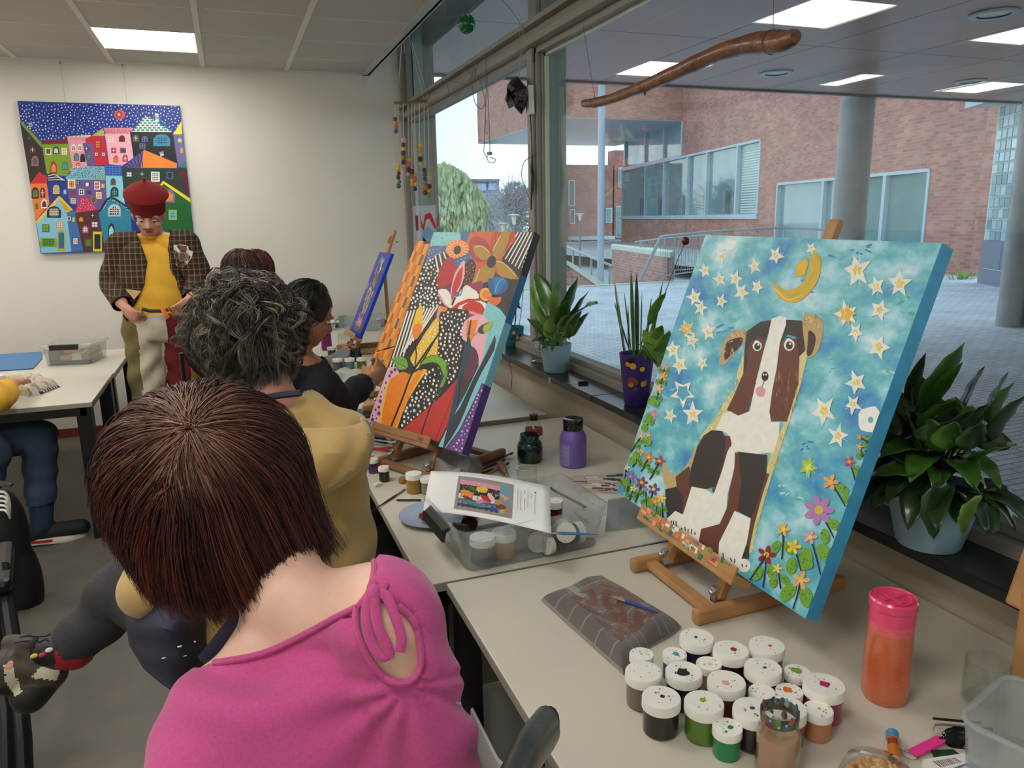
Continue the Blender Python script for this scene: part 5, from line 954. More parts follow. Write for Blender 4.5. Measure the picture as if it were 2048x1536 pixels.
# foil, pack
def crumple(name, c, r, n, mat, label, cat, seed=1, sz=.5):
 rg = random.Random(seed); b = MB(); vs = []; nu, nv = 18, 10
 rs = []
 for i in range(nv + 1):
  ph = min(max(math.pi * i / nv, .03), 3.11); rs.append([A(c[0] + r[0] * math.sin(ph) * math.cos(6.283 * j / nu) * rg.uniform(.7, 1.2), c[1] + r[1] * math.sin(ph) * math.sin(6.283 * j / nu) * rg.uniform(.7, 1.2), c[2] + r[2] - r[2] * math.cos(ph) * rg.uniform(.8, 1.05)) for j in range(nu)])
 b.rings(rs, smooth=False); return tag(b.build(name, mat), label, cat)
crumple('foil_scrap', onz(1952, 1500, TZ), (.022, .014, .008), 1, M('crumpled_foil', (176, 180, 182), .25, .6), 'crumpled scrap of silver foil in front of the sunglasses', 'foil')
t = thing('cardboard_pack', onz(1925, 1530, TZ), 'small white cardboard pack with a barcode at the bottom edge', 'pack')
K = [onz(x, y, TZ + .016) for x, y in ((1845, 1518), (1932, 1506), (1978, 1530), (1900, 1562))]; b = MB(); b.prism([k - A(0, 0, .015) for k in K], (0, 0, .015)); b.build('carton', M('white_card', (226, 226, 218), .6), t)
def inq(K, u, v): return K[0] * (1 - u) * (1 - v) + K[1] * u * (1 - v) + K[2] * u * v + K[3] * (1 - u) * v
b = MB(); rg = random.Random(2)
for k in range(26):
 if k % 2 == 0: u = .14 + k * .020; b.prism([inq(K, u, .16), inq(K, u + rg.uniform(.008, .018), .16), inq(K, u + rg.uniform(.008, .018), .46), inq(K, u, .46)], (0, 0, .0004), col=(20, 20, 20))
b.prism([inq(K, .3, .62), inq(K, .8, .55), inq(K, .85, .95), inq(K, .3, .98)], (0, 0, .0004), col=(60, 110, 190)); b.prism([inq(K, .45, .7), inq(K, .6, .66), inq(K, .62, .85), inq(K, .47, .9)], (0, 0, .0007), col=(230, 190, 60)); b.build('barcode_print', m_dab, t, attr=True)
b = MB(); K = [onz(x, y, TZ + .004) for x, y in ((1862, 1500), (1906, 1498), (1925, 1512), (1870, 1516))]; b.prism([k - A(0, 0, .003) for k in K], (0, 0, .003)); tag(b.build('green_card', M('dark_green_card', (36, 60, 40), .5)), 'dark green card lying under the key tag and pack', 'card')
# bag of nuts
c = onz(1755, 1548, TZ + .02); c[2] = TZ; t = thing('bag_of_nuts', c, 'clear bag heaped with pale nuts at the bottom edge', 'bag of nuts'); rg = random.Random(9); b = MB()
for k in range(150):
 a = rg.uniform(0, 6.28); q = math.sqrt(rg.random()) * .043; z = .004 + (1 - (q / .046) ** 2) * .03 * rg.uniform(.6, 1); b.ell(c + A(q * math.cos(a) * 1.1, q * math.sin(a), z), (.0055, .0055, .0085), frame(A(rg.gauss(0, 1), rg.gauss(0, 1), rg.gauss(0, 1))), 8, 6, col=rg.choice([(222, 178, 110), (210, 160, 92), (230, 192, 130)]))
nu_ = b.build('nuts', m_dab, t, attr=True); nu_['kind'] = 'stuff'
b = MB(); b.lathe([(.001, .0), (.052, .001), (.056, .012), (.048, .032), (.03, .042), (.012, .048), (.001, .047)], c, 22, smooth=False); b.build('film', clear('clear_film', (.96, .97, .97), 2.5, .06, milk=.05), t)
# clear tub at the right edge
m_tub = clear('milky_plastic', (.93, .96, .97), 1.2, .08, milk=.32)
c = onz(2068, 1500, TZ + .05); c[2] = TZ; t = thing('clear_tub', c, 'milky clear plastic tub with black symbols, cut by the right edge', 'tub')
def rbox(b, c, sx, sy, z0, z1, rad, top=1.0, n=5, **k):
 rs = []
 for z, s in ((z0, 1), (z1, top)):
  r = []
  for qx, qy, a0_ in ((1, 1, 0), (-1, 1, 90), (-1, -1, 180), (1, -1, 270)):
   for i in range(n + 1):
    a = math.radians(a0_ + 90 * i / n); r.append(A(c[0] + (qx * (sx * s - rad) + rad * math.cos(a)), c[1] + (qy * (sy * s - rad) + rad * math.sin(a)), z))
  rs.append(r)
 return rs
def tub(b, c, sx, sy, h, rad, top, th=.002, rot=None, base=.004):
 o = rbox(b, (0, 0), sx, sy, 0, h, rad, top); i_ = rbox(b, (0, 0), sx - th, sy - th, base, h, rad, top)
 rs = [[p * .001 + A(0, 0, p[2]) for p in o[0]], o[0], o[1], [p for p in i_[1]], i_[0], [p * .001 + A(0, 0, p[2]) for p in i_[0]]]
 rm = np.eye(3) if rot is None else rotz(rot)
 b.rings([[rm @ p + c for p in r] for r in rs], cap=False, smooth=False)
b = MB(); tub(b, c, .085, .07, .105, .03, 1.12, .002, .3); b.build('body', m_tub, t)
b = MB(); rs = rbox(b, (0, 0), .085 * 1.12, .07 * 1.12, 0, 0, .03)[0]; b.tube([rotz(.3) @ p + c + A(0, 0, .104) for p in rs + [rs[0]]], .005, 8); b.build('rim', m_tub, t)
b = MB(); rm = rotz(.3)
for y, z, r in ((-.03, .06, .012), (-.048, .035, .009), (-.01, .03, .012)): b.ell(c + rm @ A(-.0905, y, z), (r, r * .8, .0008), frame(rm @ A(-1, 0, -.1)), 12, 4)
b.build('black_symbols', m_blk, t)
# --- chair back near the camera, white bin
t = thing('chair', onz(1060, 1500, .45), 'dark grey paint-flecked chair with a rounded back, at the bottom edge beside the near table', 'chair')
cb = P(1066, 1500, 1.02); b = MB(); m_ch = M('worn_grey_vinyl', (66, 68, 66), .35, vary=.3, vs=24, bump=.1)
pa, pb = P(1088, 1462, 1.03), P(1012, 1600, .88); b.tube(bez([pa + (pa - pb) * .06, pa, (pa + pb) / 2 + A(0, 0, .01), pb, pb + (pb - pa) * .6], 6), [.012] + [.030] * 2 + [.033] * 60, 16, flat=.62, up=(1, 0, .4))
b.build('backrest', m_ch, t)
b = MB()
for s_ in (.2, .75): b.tube([pa + (pb - pa) * s_ + A(.0, .0, -.03), pa + (pb - pa) * s_ + A(.02, .03, -.45), A(pa[0] + (pb - pa)[0] * s_ + .03, pa[1] + .03, 0.0)], .011, 8)
b.build('frame', m_blk, t)
c = A(.392, 1.13, 0); t = thing('waste_bin', c, 'white plastic bin with a folded rim on the floor under the near table', 'bin')
m_bin = M('white_bin_plastic', (196, 198, 190), .45)
cb_ = onz(1030, 1440, .42); c = A(cb_[0] + .03, cb_[1], 0); t.location = tuple(c)
b = MB(); tub(b, c, .10, .13, .42, .03, 1.15, .003); b.build('body', m_bin, t)
b = MB(); o = rbox(b, (0, 0), .10 * 1.15, .13 * 1.15, 0, 0, .035)[0]; b.rings([[p * s_ * A(1, 1, 0) + c + A(0, 0, z) for p in o] for s_, z in ((1.03, .345), (1.06, .35), (1.05, .425), (1.0, .428), (.96, .42))], cap=False, smooth=False); b.build('rim', m_bin, t)
# ================================================================ middle table
m_crate = clear('crate_plastic', (.95, .965, .965), 1.3, .05, milk=.12)
k0, k1, k2, k3 = onz(940, 1146, TM), onz(1195, 1092, TM), onz(1098, 1010, TM), onz(868, 1050, TM)
ax = nrm(A(*(k1 - k0))); ay = A(-ax[1], ax[0], 0); t = thing('open_crate', (k0 + k1) / 2 + ay * .13, 'open clear plastic crate full of paint jars on the middle table', 'crate')
cc_ = (k0 + k1) / 2 + ay * .135; cc_[2] = TM; ang = math.atan2(ax[1], ax[0]); sx_, sy_ = np.linalg.norm(k1 - k0) / 2 + .004, .135
b = MB(); tub(b, cc_, sx_, sy_, .115, .03, 1.12, .002, ang); b.build('body', m_crate, t)
rm = rotz(ang); o = rbox(b, (0, 0), sx_ * 1.12, sy_ * 1.12, 0, 0, .035)[0]
b = MB(); b.rings([[rm @ (p * A(s_, s_, 0)) + cc_ + A(0, 0, z) for p in o] for s_, z in ((1.0, .092), (1.05, .094), (1.05, .116), (1.0, .119), (.985, .115))], cap=False, smooth=False)
for s_ in (-.5, 0, .5):
 for q in (-1, 1): b.box(cc_ + rm @ A(s_ * sx_, q * sy_ * 1.13, .103), (.003, .02, .022), rm)
b.build('rim', m_crate, t)
b = MB(); p = lambda x, y, z: cc_ + rm @ A(x, y, z)
b.rings([[p(-sx_ * 1.12 - .004, y, .112), p(-sx_ * 1.12 - .026, y, .105), p(-sx_ * 1.12 - .03, y, .075), p(-sx_ * 1.12 - .022, y, .072), p(-sx_ * 1.12 - .016, y, .098), p(-sx_ * 1.12 - .004, y, .104)] for y in (-.085, -.08, .08, .085)], smooth=False); b.build('clip_handle', m_blk, t)
b = MB(); b.tube([p(sx_ * .9, -.09, .10), p(sx_ * .96, -.05, .09), p(sx_ * .9, .08, .085), p(sx_ * .8, .095, .10)], .006, 8, flat=.5); b.build('carry_handle', M('smoke_plastic', (96, 102, 106), .3), t)
def inside(px, py, z=TM + .012): q = onz(px, py, z); q[2] = TM + .006; return q
jar(inside(966, 1120), .0335, .072, (92, 76, 84), 'grey-mauve jar standing in the front left corner of the clear crate'); jar(inside(1008, 1107), .0335, .068, (170, 134, 76), 'ochre jar standing in the crate beside the mauve one')
jar(inside(1110, 1045), .024, .075, (92, 24, 34), 'dark red jar near the right back of the crate, left of the glass')
def layjar(px, py, yaw, r, h, col, lab, z=0):
 q = onz(px, py, TM + .006 + r + z); jar(q - A(math.cos(yaw), math.sin(yaw), 0) * h * .5, r, h, col, lab, rot=frame(A(math.cos(yaw), math.sin(yaw), 0)), specks=4)
layjar(1108, 1085, math.pi + .3, .026, .06, (80, 86, 88), 'grey jar lying on its side in the crate, lid to the left'); layjar(1140, 1068, .1, .03, .07, (24, 66, 84), 'teal jar lying on its side in the crate, lid to the right')
layjar(1075, 1078, -1.9, .028, .055, (86, 110, 140), 'slate blue jar lying with its lid facing the camera, in the crate'); layjar(1128, 1060, -1.7, .027, .05, (190, 190, 186), 'jar with its white lid facing the camera, topmost of the pile in the crate', .035)
layjar(940, 1040, 1.2, .026, .06, (70, 30, 30), 'dark red jar lying at the back left of the crate under the paper'); layjar(915, 1065, 2.4, .028, .06, (60, 50, 50), 'dark jar lying by the clip handle in the crate', 0)
def pen(name, a, b_, r, col, lab, cat='pen', tip=(200, 180, 140)):
 a, b_ = A(*a), A(*b_); t = thing(name, a, lab, cat); q = MB(); q.tube([a, a + (b_ - a) * .93], r, 6); q.build('barrel', M('barrel_%d_%d_%d' % col, col, .3), t); q = MB(); q.tube([a + (b_ - a) * .93, b_], [r, r * .1], 6); q.build('tip', M('tip_%d' % tip[0], tip, .6), t)
pen('crochet_hook', onz(1150, 1026, TM + .03), onz(1180, 1048, TM + .03), .004, (90, 96, 100), 'grey plastic pen lying in the right side of the crate'); pen('pen', onz(1152, 1046, TM + .02), onz(1186, 1062, TM + .02), .004, (186, 186, 180), 'silver pen lying in the right of the crate'); pen('pen', onz(1150, 1075, TM + .012), onz(1192, 1078, TM + .012), .0045, (150, 40, 56), 'dark red pen lying low in the crate')
brush('paintbrush', onz(1196, 1069, TM + .085), onz(1083, 1065, TM + .085), 'long blue brush resting across the piled jars in the crate', (60, 110, 170), bc=(200, 190, 170), r=.0035)
# paper with the printed picture
PC = [onz(862, 942, .885), onz(1100, 970, .885), onz(1102, 1066, .850), onz(846, 1018, .845)]
t = thing('printed_sheet', PC[3], 'white printed sheet showing a colourful flower picture, lying on the open crate', 'paper'); b = MB(); NU, NV = 14, 8; vs = []
def pq(u, v, o=0): q = inq(PC, u, v); return q + A(0, 0, .006 * math.sin(u * 4) + .004 * math.sin(v * 5 + u * 3) + o)
for j in range(NV + 1):
 for i in range(NU + 1): vs.append(pq(i / NU, j / NV))
b.add(vs, [(j * (NU + 1) + i, (j + 1) * (NU + 1) + i, (j + 1) * (NU + 1) + i + 1, j * (NU + 1) + i + 1) for j in range(NV) for i in range(NU)], smooth=True); b.build('sheet', M('white_paper', (236, 236, 232), .7), t, solid=.0006)
b = MB(); rg = random.Random(12)
def pp(pts, col, lay):
 v = [pq(u, v_, .0012 + lay * .00006) for u, v_ in pts]; nn = np.cross(v[1] - v[0], v[2] - v[1]); v = v if nn[2] > 0 else v[::-1]; b.flat(v, col=col)
for i in range(10):
 for j in range(6): pp([(.25 + .046 * (i + k), .13 + .125 * (j + l)) for k, l in ((0, 0), (1, 0), (1, 1), (0, 1))], (150, 144, 140), 0)
for i in range(10):
 for j in range(6): pp([(.275 + .041 * (i + k), .22 + .10 * (j + l)) for k, l in ((0, 0), (1, 0), (1, 1), (0, 1))], [(226, 150, 170), (40, 38, 38), (40, 38, 38), (230, 228, 220), (60, 100, 140), (50, 60, 80)][j] if i < 8 else (110, 160, 180), 1)
def el(u, v, a, c_, col, lay, an=0): pp([(u + a * math.cos(k * .785) * math.cos(an) - c_ * math.sin(k * .785) * math.sin(an), v + 2.2 * (a * math.cos(k * .785) * math.sin(an) + c_ * math.sin(k * .785) * math.cos(an))) for k in range(8)], col, lay)
for k in range(70): el(rg.uniform(.29, .66), rg.uniform(.25, .5), .003, .003, (235, 235, 230), 3)
for u, v, a, c_, col, an in [(.34, .5, .06, .03, (226, 140, 50), .2), (.46, .37, .05, .03, (232, 190, 50), -.2), (.38, .38, .035, .02, (70, 110, 50), .3), (.5, .55, .05, .025, (206, 40, 50), .5), (.46, .62, .05, .02, (220, 130, 160), -.6), (.54, .5, .05, .02, (236, 200, 205), .9), (.4, .7, .1, .02, (60, 140, 150), .2), (.6, .57, .035, .03, (190, 150, 60), .2), (.62, .66, .045, .028, (140, 50, 40), 0), (.57, .75, .03, .024, (30, 80, 170), 0), (.66, .78, .025, .015, (226, 130, 50), .8), (.64, .76, .02, .02, (232, 200, 80), 0), (.68, .72, .03, .012, (220, 110, 40), -.8), (.63, .42, .03, .014, (230, 160, 150), .7), (.66, .45, .03, .014, (226, 150, 140), -.7), (.64, .46, .008, .008, (60, 40, 40), 0), (.645, .765, .008, .008, (30, 26, 26), 0), (.35, .6, .05, .018, (150, 40, 50), .3)]: el(u, v, a, c_, col, 5, an)
for u, v, l in [(.80, .2, .1), (.80, .36, .3), (.825, .2, .42), (.77, .22, .5), (.745, .2, .5), (.88, .25, .5), (.85, .25, .12)]:
 for k in range(int(l * 40)): pp([(u, v + k * .022), (u + .004, v + k * .022), (u + .004, v + k * .022 + .014), (u, v + k * .022 + .014)], (110, 110, 116), 1)
el(.885, .2, .008, .007, (30, 50, 120), 2)
b.build('print', m_dab, t, attr=True)
# plate
def plate(c, r, label, rimc=(150, 172, 200), food=None):
 t = thing('plate', c, label, 'plate'); b = MB(); b.lathe([(.001, 0), (r * .55, 0), (r * .62, .004), (r, .014), (r, .016), (r * .66, .009)], c, 40); b.build('rim', M('blue_rim_glaze', rimc, .2, coat=.4), t)
 b = MB(); b.lathe([(r * .67, .0093), (r * .6, .006), (.001, .005)], c, 40, cap=False); b.build('well', M('cream_glaze', (226, 218, 200), .2, coat=.4), t)
 if food:
  q = MB(); rg = random.Random(1)
  for k in range(16): a, d_ = rg.uniform(0, 6.28), rg.uniform(0, r * .3); q.ell(c + A(d_ * math.cos(a), d_ * math.sin(a), .008), (rg.uniform(.008, .02), .008, .004), nu=8, nv=5)
  q.build('paint_blobs', food, t)
 return t
c = onz(870, 1036, TM); plate(c, .108, 'white plate with a broad blue-grey rim, left of the crate')
m_rag2 = M('crimson_rag', (120, 44, 52), .9); q = onz(850, 1028, TM + .06); crumple('crimson_paper_wad', onz(852, 1040, TM + .016), (.02, .022, .012), 1, m_rag2, 'small crimson wad on the plate beside the crate handle', 'paper wad', 4)
brush('paintbrush', onz(744, 1022, TM + .004), onz(812, 977, TM + .004), 'thin dark brush on the middle table by the hooded man, tip to the right', (50, 34, 30), bc=(150, 110, 60), r=.0028)
pen('pencil', onz(842, 1000, TM + .005), onz(790, 1000, TM + .005), .0036, (30, 60, 50), 'dark green pencil beside the plate', 'pencil')
b = MB(); q = onz(755, 972, TM); b.box(q + A(0, 0, .006), (.03, .018, .011), rotz(.5)); tag(b.build('eraser', M('white_eraser', (226, 226, 216), .7), bevel=.003), 'small white eraser on the middle table', 'eraser')
jar(onz(769, 962, TM), .0195, .052, (24, 34, 32), 'small black-green jar right of the violet one on the middle table', specks=5); jar(onz(747, 945, TM), .0195, .052, (66, 36, 76), 'small violet jar at the hooded man\'s side'); jar(onz(738, 925, TM), .019, .03, (190, 180, 170), 'flat white-lidded jar behind the violet one', specks=3); jar(onz(735, 901, TM), .0195, .052, (130, 24, 38), 'small crimson jar left of the easel')
jar(onz(829, 984, TM), .0275, .066, (150, 120, 50), 'mustard jar in front of the flower painting\'s easel'); jar(onz(856, 986, TM), .024, .056, (130, 130, 110), 'grey-green jar tucked behind the printed sheet')
b = MB(); q = onz(806, 966, TM); b.lathe([(.001, 0), (.013, 0), (.015, .004), (.015, .016), (.012, .02), (.001, .02)], q, 18); tag(b.build('wooden_disc', m_wood2), 'round wooden disc beside the mustard jar', 'disc')
jar(onz(892, 932, TM), .029, .036, (150, 150, 146), 'wide white lid under the grey cloth at the easel foot', specks=6)
K = [onz(x, y, TM + .01) for x, y in ((842, 940), (880, 912), (968, 940), (925, 975))]; cloth('cleaning_cloth', M('grey_fleece', (150, 148, 144), .95, vary=.12, vs=60, bump=.6, bs=500), K, TM, 'crumpled light grey cloth between the crate and the easel', 40, 26, .03, .035, 9, fold=1.5)
# purple bottle
c = onz(1146, 930, TM); c[2] = TM; t = thing('paint_bottle', c, 'big violet paint bottle with a black cap on the middle table', 'bottle'); r_ = .0485
b = MB(); b.lathe([(.001, 0), (r_ * .93, 0), (r_, .006), (r_, .098), (r_ * .97, .112), (r_ * .74, .134), (r_ * .72, .138)], c, 40); b.build('body', M('violet_plastic', (112, 92, 174), .3, coat=.2), t)
b = MB(); b.lathe([(r_ * .74, .134), (r_ * .76, .137), (r_ * .76, .170), (r_ * .72, .176), (r_ * .66, .175), (.001, .172)], c, 36); b.build('cap', M('gloss_black_cap', (16, 16, 18), .12, coat=.6), t)
b = MB(); a0 = math.atan2(-c[1], -c[0]) - 1.15
for k in range(8): a1_, a2_ = a0 + k * .11, a0 + (k + 1) * .11; b.add([c + A((r_ + .0006) * math.cos(a), (r_ + .0006) * math.sin(a), z) for a, z in ((a1_, .012), (a2_, .012), (a2_, .086), (a1_, .086))], [(0, 1, 2, 3)], col=(140, 130, 184))
for j in range(17):
 if j % 4 == 3: continue
 b.add([c + A((r_ + .001) * math.cos(a), (r_ + .001) * math.sin(a), .016 + j * .004 + dz) for dz in (0, .0013) for a in [a0 + .06 + k * .1 for k in range(8 if j % 3 else 6)]], [(k, k + 1, k + 1 + (8 if j % 3 else 6), k + (8 if j % 3 else 6)) for k in range((8 if j % 3 else 6) - 1)], col=(100, 92, 140))
b.build('label', m_dab, t, attr=True)
# dark rinse jar, clear bottle, tumbler
c = onz(1060, 922, TM); c[2] = TM; t = thing('rinse_jar', c, 'squat glass jar with dark teal rinse water and a paint-crusted rim, middle table', 'jar')
b = MB(); b.lathe([(.001, .003), (.040, .003), (.045, .012), (.045, .055), (.001, .055)], c, 30); b.build('rinse_water', M('dark_teal_water', (40, 62, 58), .1, coat=.4), t)
b = MB(); b.lathe([(.001, 0), (.042, 0), (.047, .01), (.0475, .06), (.042, .075), (.035, .082), (.035, .098), (.037, .1), (.036, .104), (.033, .103), (.033, .083), (.044, .06), (.044, .012), (.001, .002)], c, 36); jb = b.build('jar_glass', m_gld, t)
b = MB(); rg = random.Random(61)
for k in range(70):
 a = rg.uniform(0, 6.28); z = rg.uniform(.078, .103) if k % 2 else rg.uniform(.055, .078); rr = .0362 if z > .08 else .036 + (.08 - z) * .5; s_ = rg.uniform(.002, .005)
 b.ell(c + A(rr * math.cos(a), rr * math.sin(a), z), (s_, s_ * .6, .0008), frame(A(math.cos(a), math.sin(a), .3)), 8, 4, col=rg.choice([(20, 80, 100), (30, 40, 40), (120, 170, 50), (30, 96, 110), (180, 120, 90)]))
b.build('paint_stains', m_dab, jb, attr=True)
c = onz(1068, 898, TM); c[2] = TM; t = thing('glass_bottle', c, 'small clear bottle with a black screw cap behind the teal jar', 'bottle')
b = MB(); b.lathe([(.001, 0), (.032, 0), (.034, .01), (.034, .085), (.024, .105), (.014, .115), (.014, .122)], c, 30); b.build('body', m_gl, t)
b = MB(); b.lathe([(.0165, .118), (.0165, .138), (.015, .14), (.001, .14)], c, 24); b.build('cap', m_blk, t)
b = MB(); b.lathe([(.0345, .06), (.0345, .084)], c, 30, cap=False); b.build('label', M('red_label', (170, 50, 60), .5), t)
c = onz(1054, 975, TM); c[2] = TM; glass('glass_mug', c, .034, .07, 'low clear glass mug just behind the open crate', handle=-.2)
# brushes bundle
for k, (a, b_, hc, lab) in enumerate([((950, 938), (1020, 908), (110, 26, 36), 'red-handled brush in the bundle behind the crate'), ((942, 948), (1012, 918), (20, 20, 22), 'black brush in the bundle, nearest the easel beam'), ((940, 955), (1005, 932), (24, 22, 22), 'black brush lowest in the bundle'), ((960, 930), (1028, 905), (60, 40, 30), 'brown brush at the back of the bundle'), ((955, 957), (1020, 925), (190, 140, 80), 'bare wood brush in the bundle')]): brush('paintbrush', onz(*a, TM + .006 + .004 * (k % 2)), onz(*b_, TM + .007 + .004 * (k % 2)), lab, hc, r=.0038)
t = thing('palette_knife', onz(1005, 935, TM), 'short wooden-handled tool lying beside the brushes', 'tool'); a, b_ = onz(1000, 928, TM + .013), onz(1012, 948, TM + .012); q = MB(); q.tube([a, a + (b_ - a) * .5, b_], [.009, .013, .008], 12); q.build('handle', m_wood2, t); q = MB(); q.tube([b_, b_ + (b_ - a) * .25], .006, 8); q.build('blade', m_chrome, t)
# palette strip and corrugated sheet
K = [onz(x, y, TM + .006) for x, y in ((1140, 952), (1272, 944), (1262, 984), (1150, 982))]; b = MB(); rg = random.Random(3)
b.prism([k - A(0, 0, .005) for k in K], (0, 0, .005), col=(190, 182, 172))
for k in range(34): u, v = rg.uniform(.02, .8), rg.uniform(.02, .9); w_ = rg.uniform(.1, .3); b.prism([inq(K, u, v), inq(K, min(u + w_, .99), v + .02), inq(K, min(u + w_, .99), min(v + .09, .99)), inq(K, u, min(v + .07, .99))], (0, 0, .0004 + k * .00002), col=rg.choice([(120, 60, 46), (96, 50, 40), (216, 206, 196), (190, 150, 130), (70, 60, 56), (230, 226, 220)]))
tag(b.build('palette_board', m_dab, attr=True), 'white board streaked with brown and dark paint, behind the crate', 'palette')
K = [onz(x, y, TM + .004) for x, y in ((1216, 1000), (1330, 985), (1400, 1040), (1210, 1062))]; b = MB(); N_ = 26
for k in range(N_):
 v0, v1 = k / N_, (k + .55) / N_; b.prism([inq(K, 0, v0), inq(K, 1, v0), inq(K, 1, v1), inq(K, 0, v1)], (0, 0, .003))
b.prism([k - A(0, 0, .003) for k in K], (0, 0, .003)); tag(b.build('crate_lid', clear('ribbed_clear_lid', (.86, .88, .86), 1.6, .1, milk=.25)), 'clear ribbed crate lid lying flat right of the open crate', 'lid')
# tubes and brushes left of easel 2
for k, (a, b_, hc, lab) in enumerate([((735, 873), (790, 880), (24, 24, 24), 'black brush half under the flower painting, uppermost'), ((735, 880), (795, 889), (30, 60, 56), 'dark green brush half under the flower painting'), ((738, 886), (800, 895), (150, 150, 140), 'pale brush half under the flower painting, lowest')]): brush('paintbrush', onz(*a, TM + .006), onz(*b_, TM + .006), lab, hc, r=.004)
t = thing('paint_tube', onz(760, 898, TM), 'red paint tube lying behind the crimson jar', 'paint tube'); a, b_ = onz(742, 897, TM + .008), onz(786, 899, TM + .01); q = MB(); q.tube([a, b_], [.004, .01], 12); q.build('tube', M('red_tube', (190, 40, 50), .3), t); q = MB(); q.tube([b_, b_ + nrm(b_ - a) * .014], .007, 10); q.build('cap', m_lid, t)
b = MB(); q = onz(732, 828, TF); b.box(q + A(0, 0, .005), (.075, .15, .009), rotz(.25)); ph = tag(b.build('phone', M('black_phone', (20, 20, 22), .15), bevel=.003), 'black phone lying at the foot of the flower painting', 'phone')
# ================================================================ far tables
c = onz(654, 700, TF); c[2] = TF; t = thing('water_bottle', c, 'translucent magenta-purple water bottle on the far table', 'bottle'); r_ = .036
m_pb = clear('magenta_tint', (.55, .12, .42), 1.2, .05, milk=.45, milkcol=(.35, .05, .25))
b = MB(); b.lathe([(.001, 0), (r_, 0), (r_ * 1.03, .02), (r_ * .9, .13), (r_ * .86, .18), (r_ * .8, .19)], c, 28); b.build('body', M('magenta_plastic', (126, 40, 110), .25, coat=.3), t)
b = MB(); b.lathe([(r_ * .8, .188), (r_ * .86, .195), (r_ * .8, .205), (.001, .205)], c, 28); b.tube([c + A(-.02, 0, .203), c + A(-.018, 0, .225), c + A(0, 0, .235), c + A(.02, 0, .222), c + A(.022, 0, .203)], .006, 8); b.build('lid', M('violet_lid', (150, 70, 170), .3), t)
def onf(px, py): q = onz(px, py, TF); q[0] = min(q[0], 1.19); q[1] = min(q[1], 6.26); return q
def farjar(px, py, col, lab, r=.030, h=.062): jar(onz(px, py, TF), r, h, col, lab, specks=14, big=2)
farjar(676, 738, (84, 88, 84), 'grey jar, leftmost of the three jars in a row on the far table'); farjar(700, 737, (96, 130, 142), 'blue-grey jar, middle of the three in a row on the far table'); farjar(724, 736, (90, 100, 40), 'olive green jar, right of the three in a row on the far table'); farjar(664, 713, (70, 90, 70), 'green jar in front of the purple water bottle', .028)
c = onz(712, 722, TF); t = thing('rinse_jar', c, 'small glass jar of murky green water in front of the small blue canvas', 'jar')
b = MB(); b.lathe([(.001, .002), (.036, .002), (.038, .03), (.001, .03)], c, 24); b.build('rinse_water', M('murky_water', (110, 116, 50), .15), t); b = MB(); b.lathe([(.001, 0), (.038, 0), (.040, .045), (.032, .06), (.034, .075), (.031, .075), (.03, .058), (.037, .042), (.036, .004), (.001, .003)], c, 28); b.build('jar_glass', m_gld, t)
K = [onz(x, y, TF + .01) for x, y in ((628, 728), (695, 700), (712, 716), (664, 745))]; cloth('cleaning_cloth', M('grey_flannel', (130, 130, 126), .95, vary=.1, vs=50), K, TF, 'dark grey cloth beside the small jars on the far table', 30, 20, .02, .03, 5)
K = [onz(x, y, TF + .01) for x, y in ((640, 760), (690, 738), (745, 752), (668, 790))]; cloth('cleaning_cloth', M('stained_pale_cloth', (186, 184, 170), .95, rgb2=(164, 170, 160), vs=9), K, TF, 'pale paint-stained cloth in front of the three jars', 30, 20, .015, .03, 7)
c = onz(704, 768, TF); plate(c, .085, 'blue-rimmed plate with red paint, under the black-sleeved arm', food=M('red_paint_wet', (206, 40, 30), .2))
glass('glass_tumbler', onz(688, 690, TF), .038, .085, 'clear glass left of the small blue canvas')
c = onz(686, 655, TF); c[2] = TF; t = thing('green_mug', c, 'sage green mug on the farthest table', 'mug'); b = MB(); b.lathe([(.001, 0), (.032, 0), (.036, .09), (.034, .09), (.03, .005), (.001, .005)], c, 26); b.build('cup', M('sage_glaze', (110, 146, 126), .35), t); b = MB(); b.tube([c + A(-.034, 0, .07), c + A(-.06, 0, .06), c + A(-.055, 0, .03), c + A(-.032, 0, .02)], .005, 8); b.build('handle', M('sage_glaze'), t)
def clutterbox(px, py, sx, sy, h, lab, rot=0, mat=None, nm='clear_tray'):
 q = onf(px, py); q[0] -= sx * .6; q[1] -= sy; b = MB(); tub(b, q, sx, sy, h, .02, 1.05, .003, rot); return tag(b.build(nm, mat or m_tub), lab, 'tray')
clutterbox(740, 655, .13, .1, .06, 'shallow clear tray behind the small blue canvas'); clutterbox(640, 640, .1, .08, .05, 'clear tray on the farthest table by the wall, left of the green mug'); clutterbox(716, 628, .16, .07, .10, 'taller clear box against the back wall behind the farthest easel')
rg = random.Random(17)
for k, (px, py, col, lab) in enumerate([(648, 625, (120, 110, 130), 'small mauve tub among the clutter at the back wall'), (662, 628, (90, 100, 96), 'small grey tub among the clutter at the back wall'), (676, 620, (200, 200, 190), 'small white tub among the clutter by the wall, left of the tape'), (735, 622, (150, 120, 80), 'ochre tub at the back wall, right of the farthest easel'), (745, 612, (110, 80, 60), 'brown tub in the back corner by the window'), (700, 612, (170, 176, 170), 'pale tub behind the tape roll')]): jar(onf(px, py + 12), .028, .06, col, lab, specks=0)
c = onz(690, 640, TF + .02); b = MB(); b.lathe([(.012, -.012), (.03, -.012), (.03, .012), (.012, .012)], c, 22, rot=frame(A(-.5, -1, .2)), cap=False); tag(b.build('tape_roll', m_lid), 'white roll of tape standing among the clutter', 'tape')
crumple('bread_bag', onz(752, 640, TF), (.07, .06, .05), 1, M('tan_crumple', (170, 140, 100), .5, rgb2=(206, 190, 160), vs=30), 'crumpled tan bag on the far table behind the blue canvas easel', 'bag', 7)
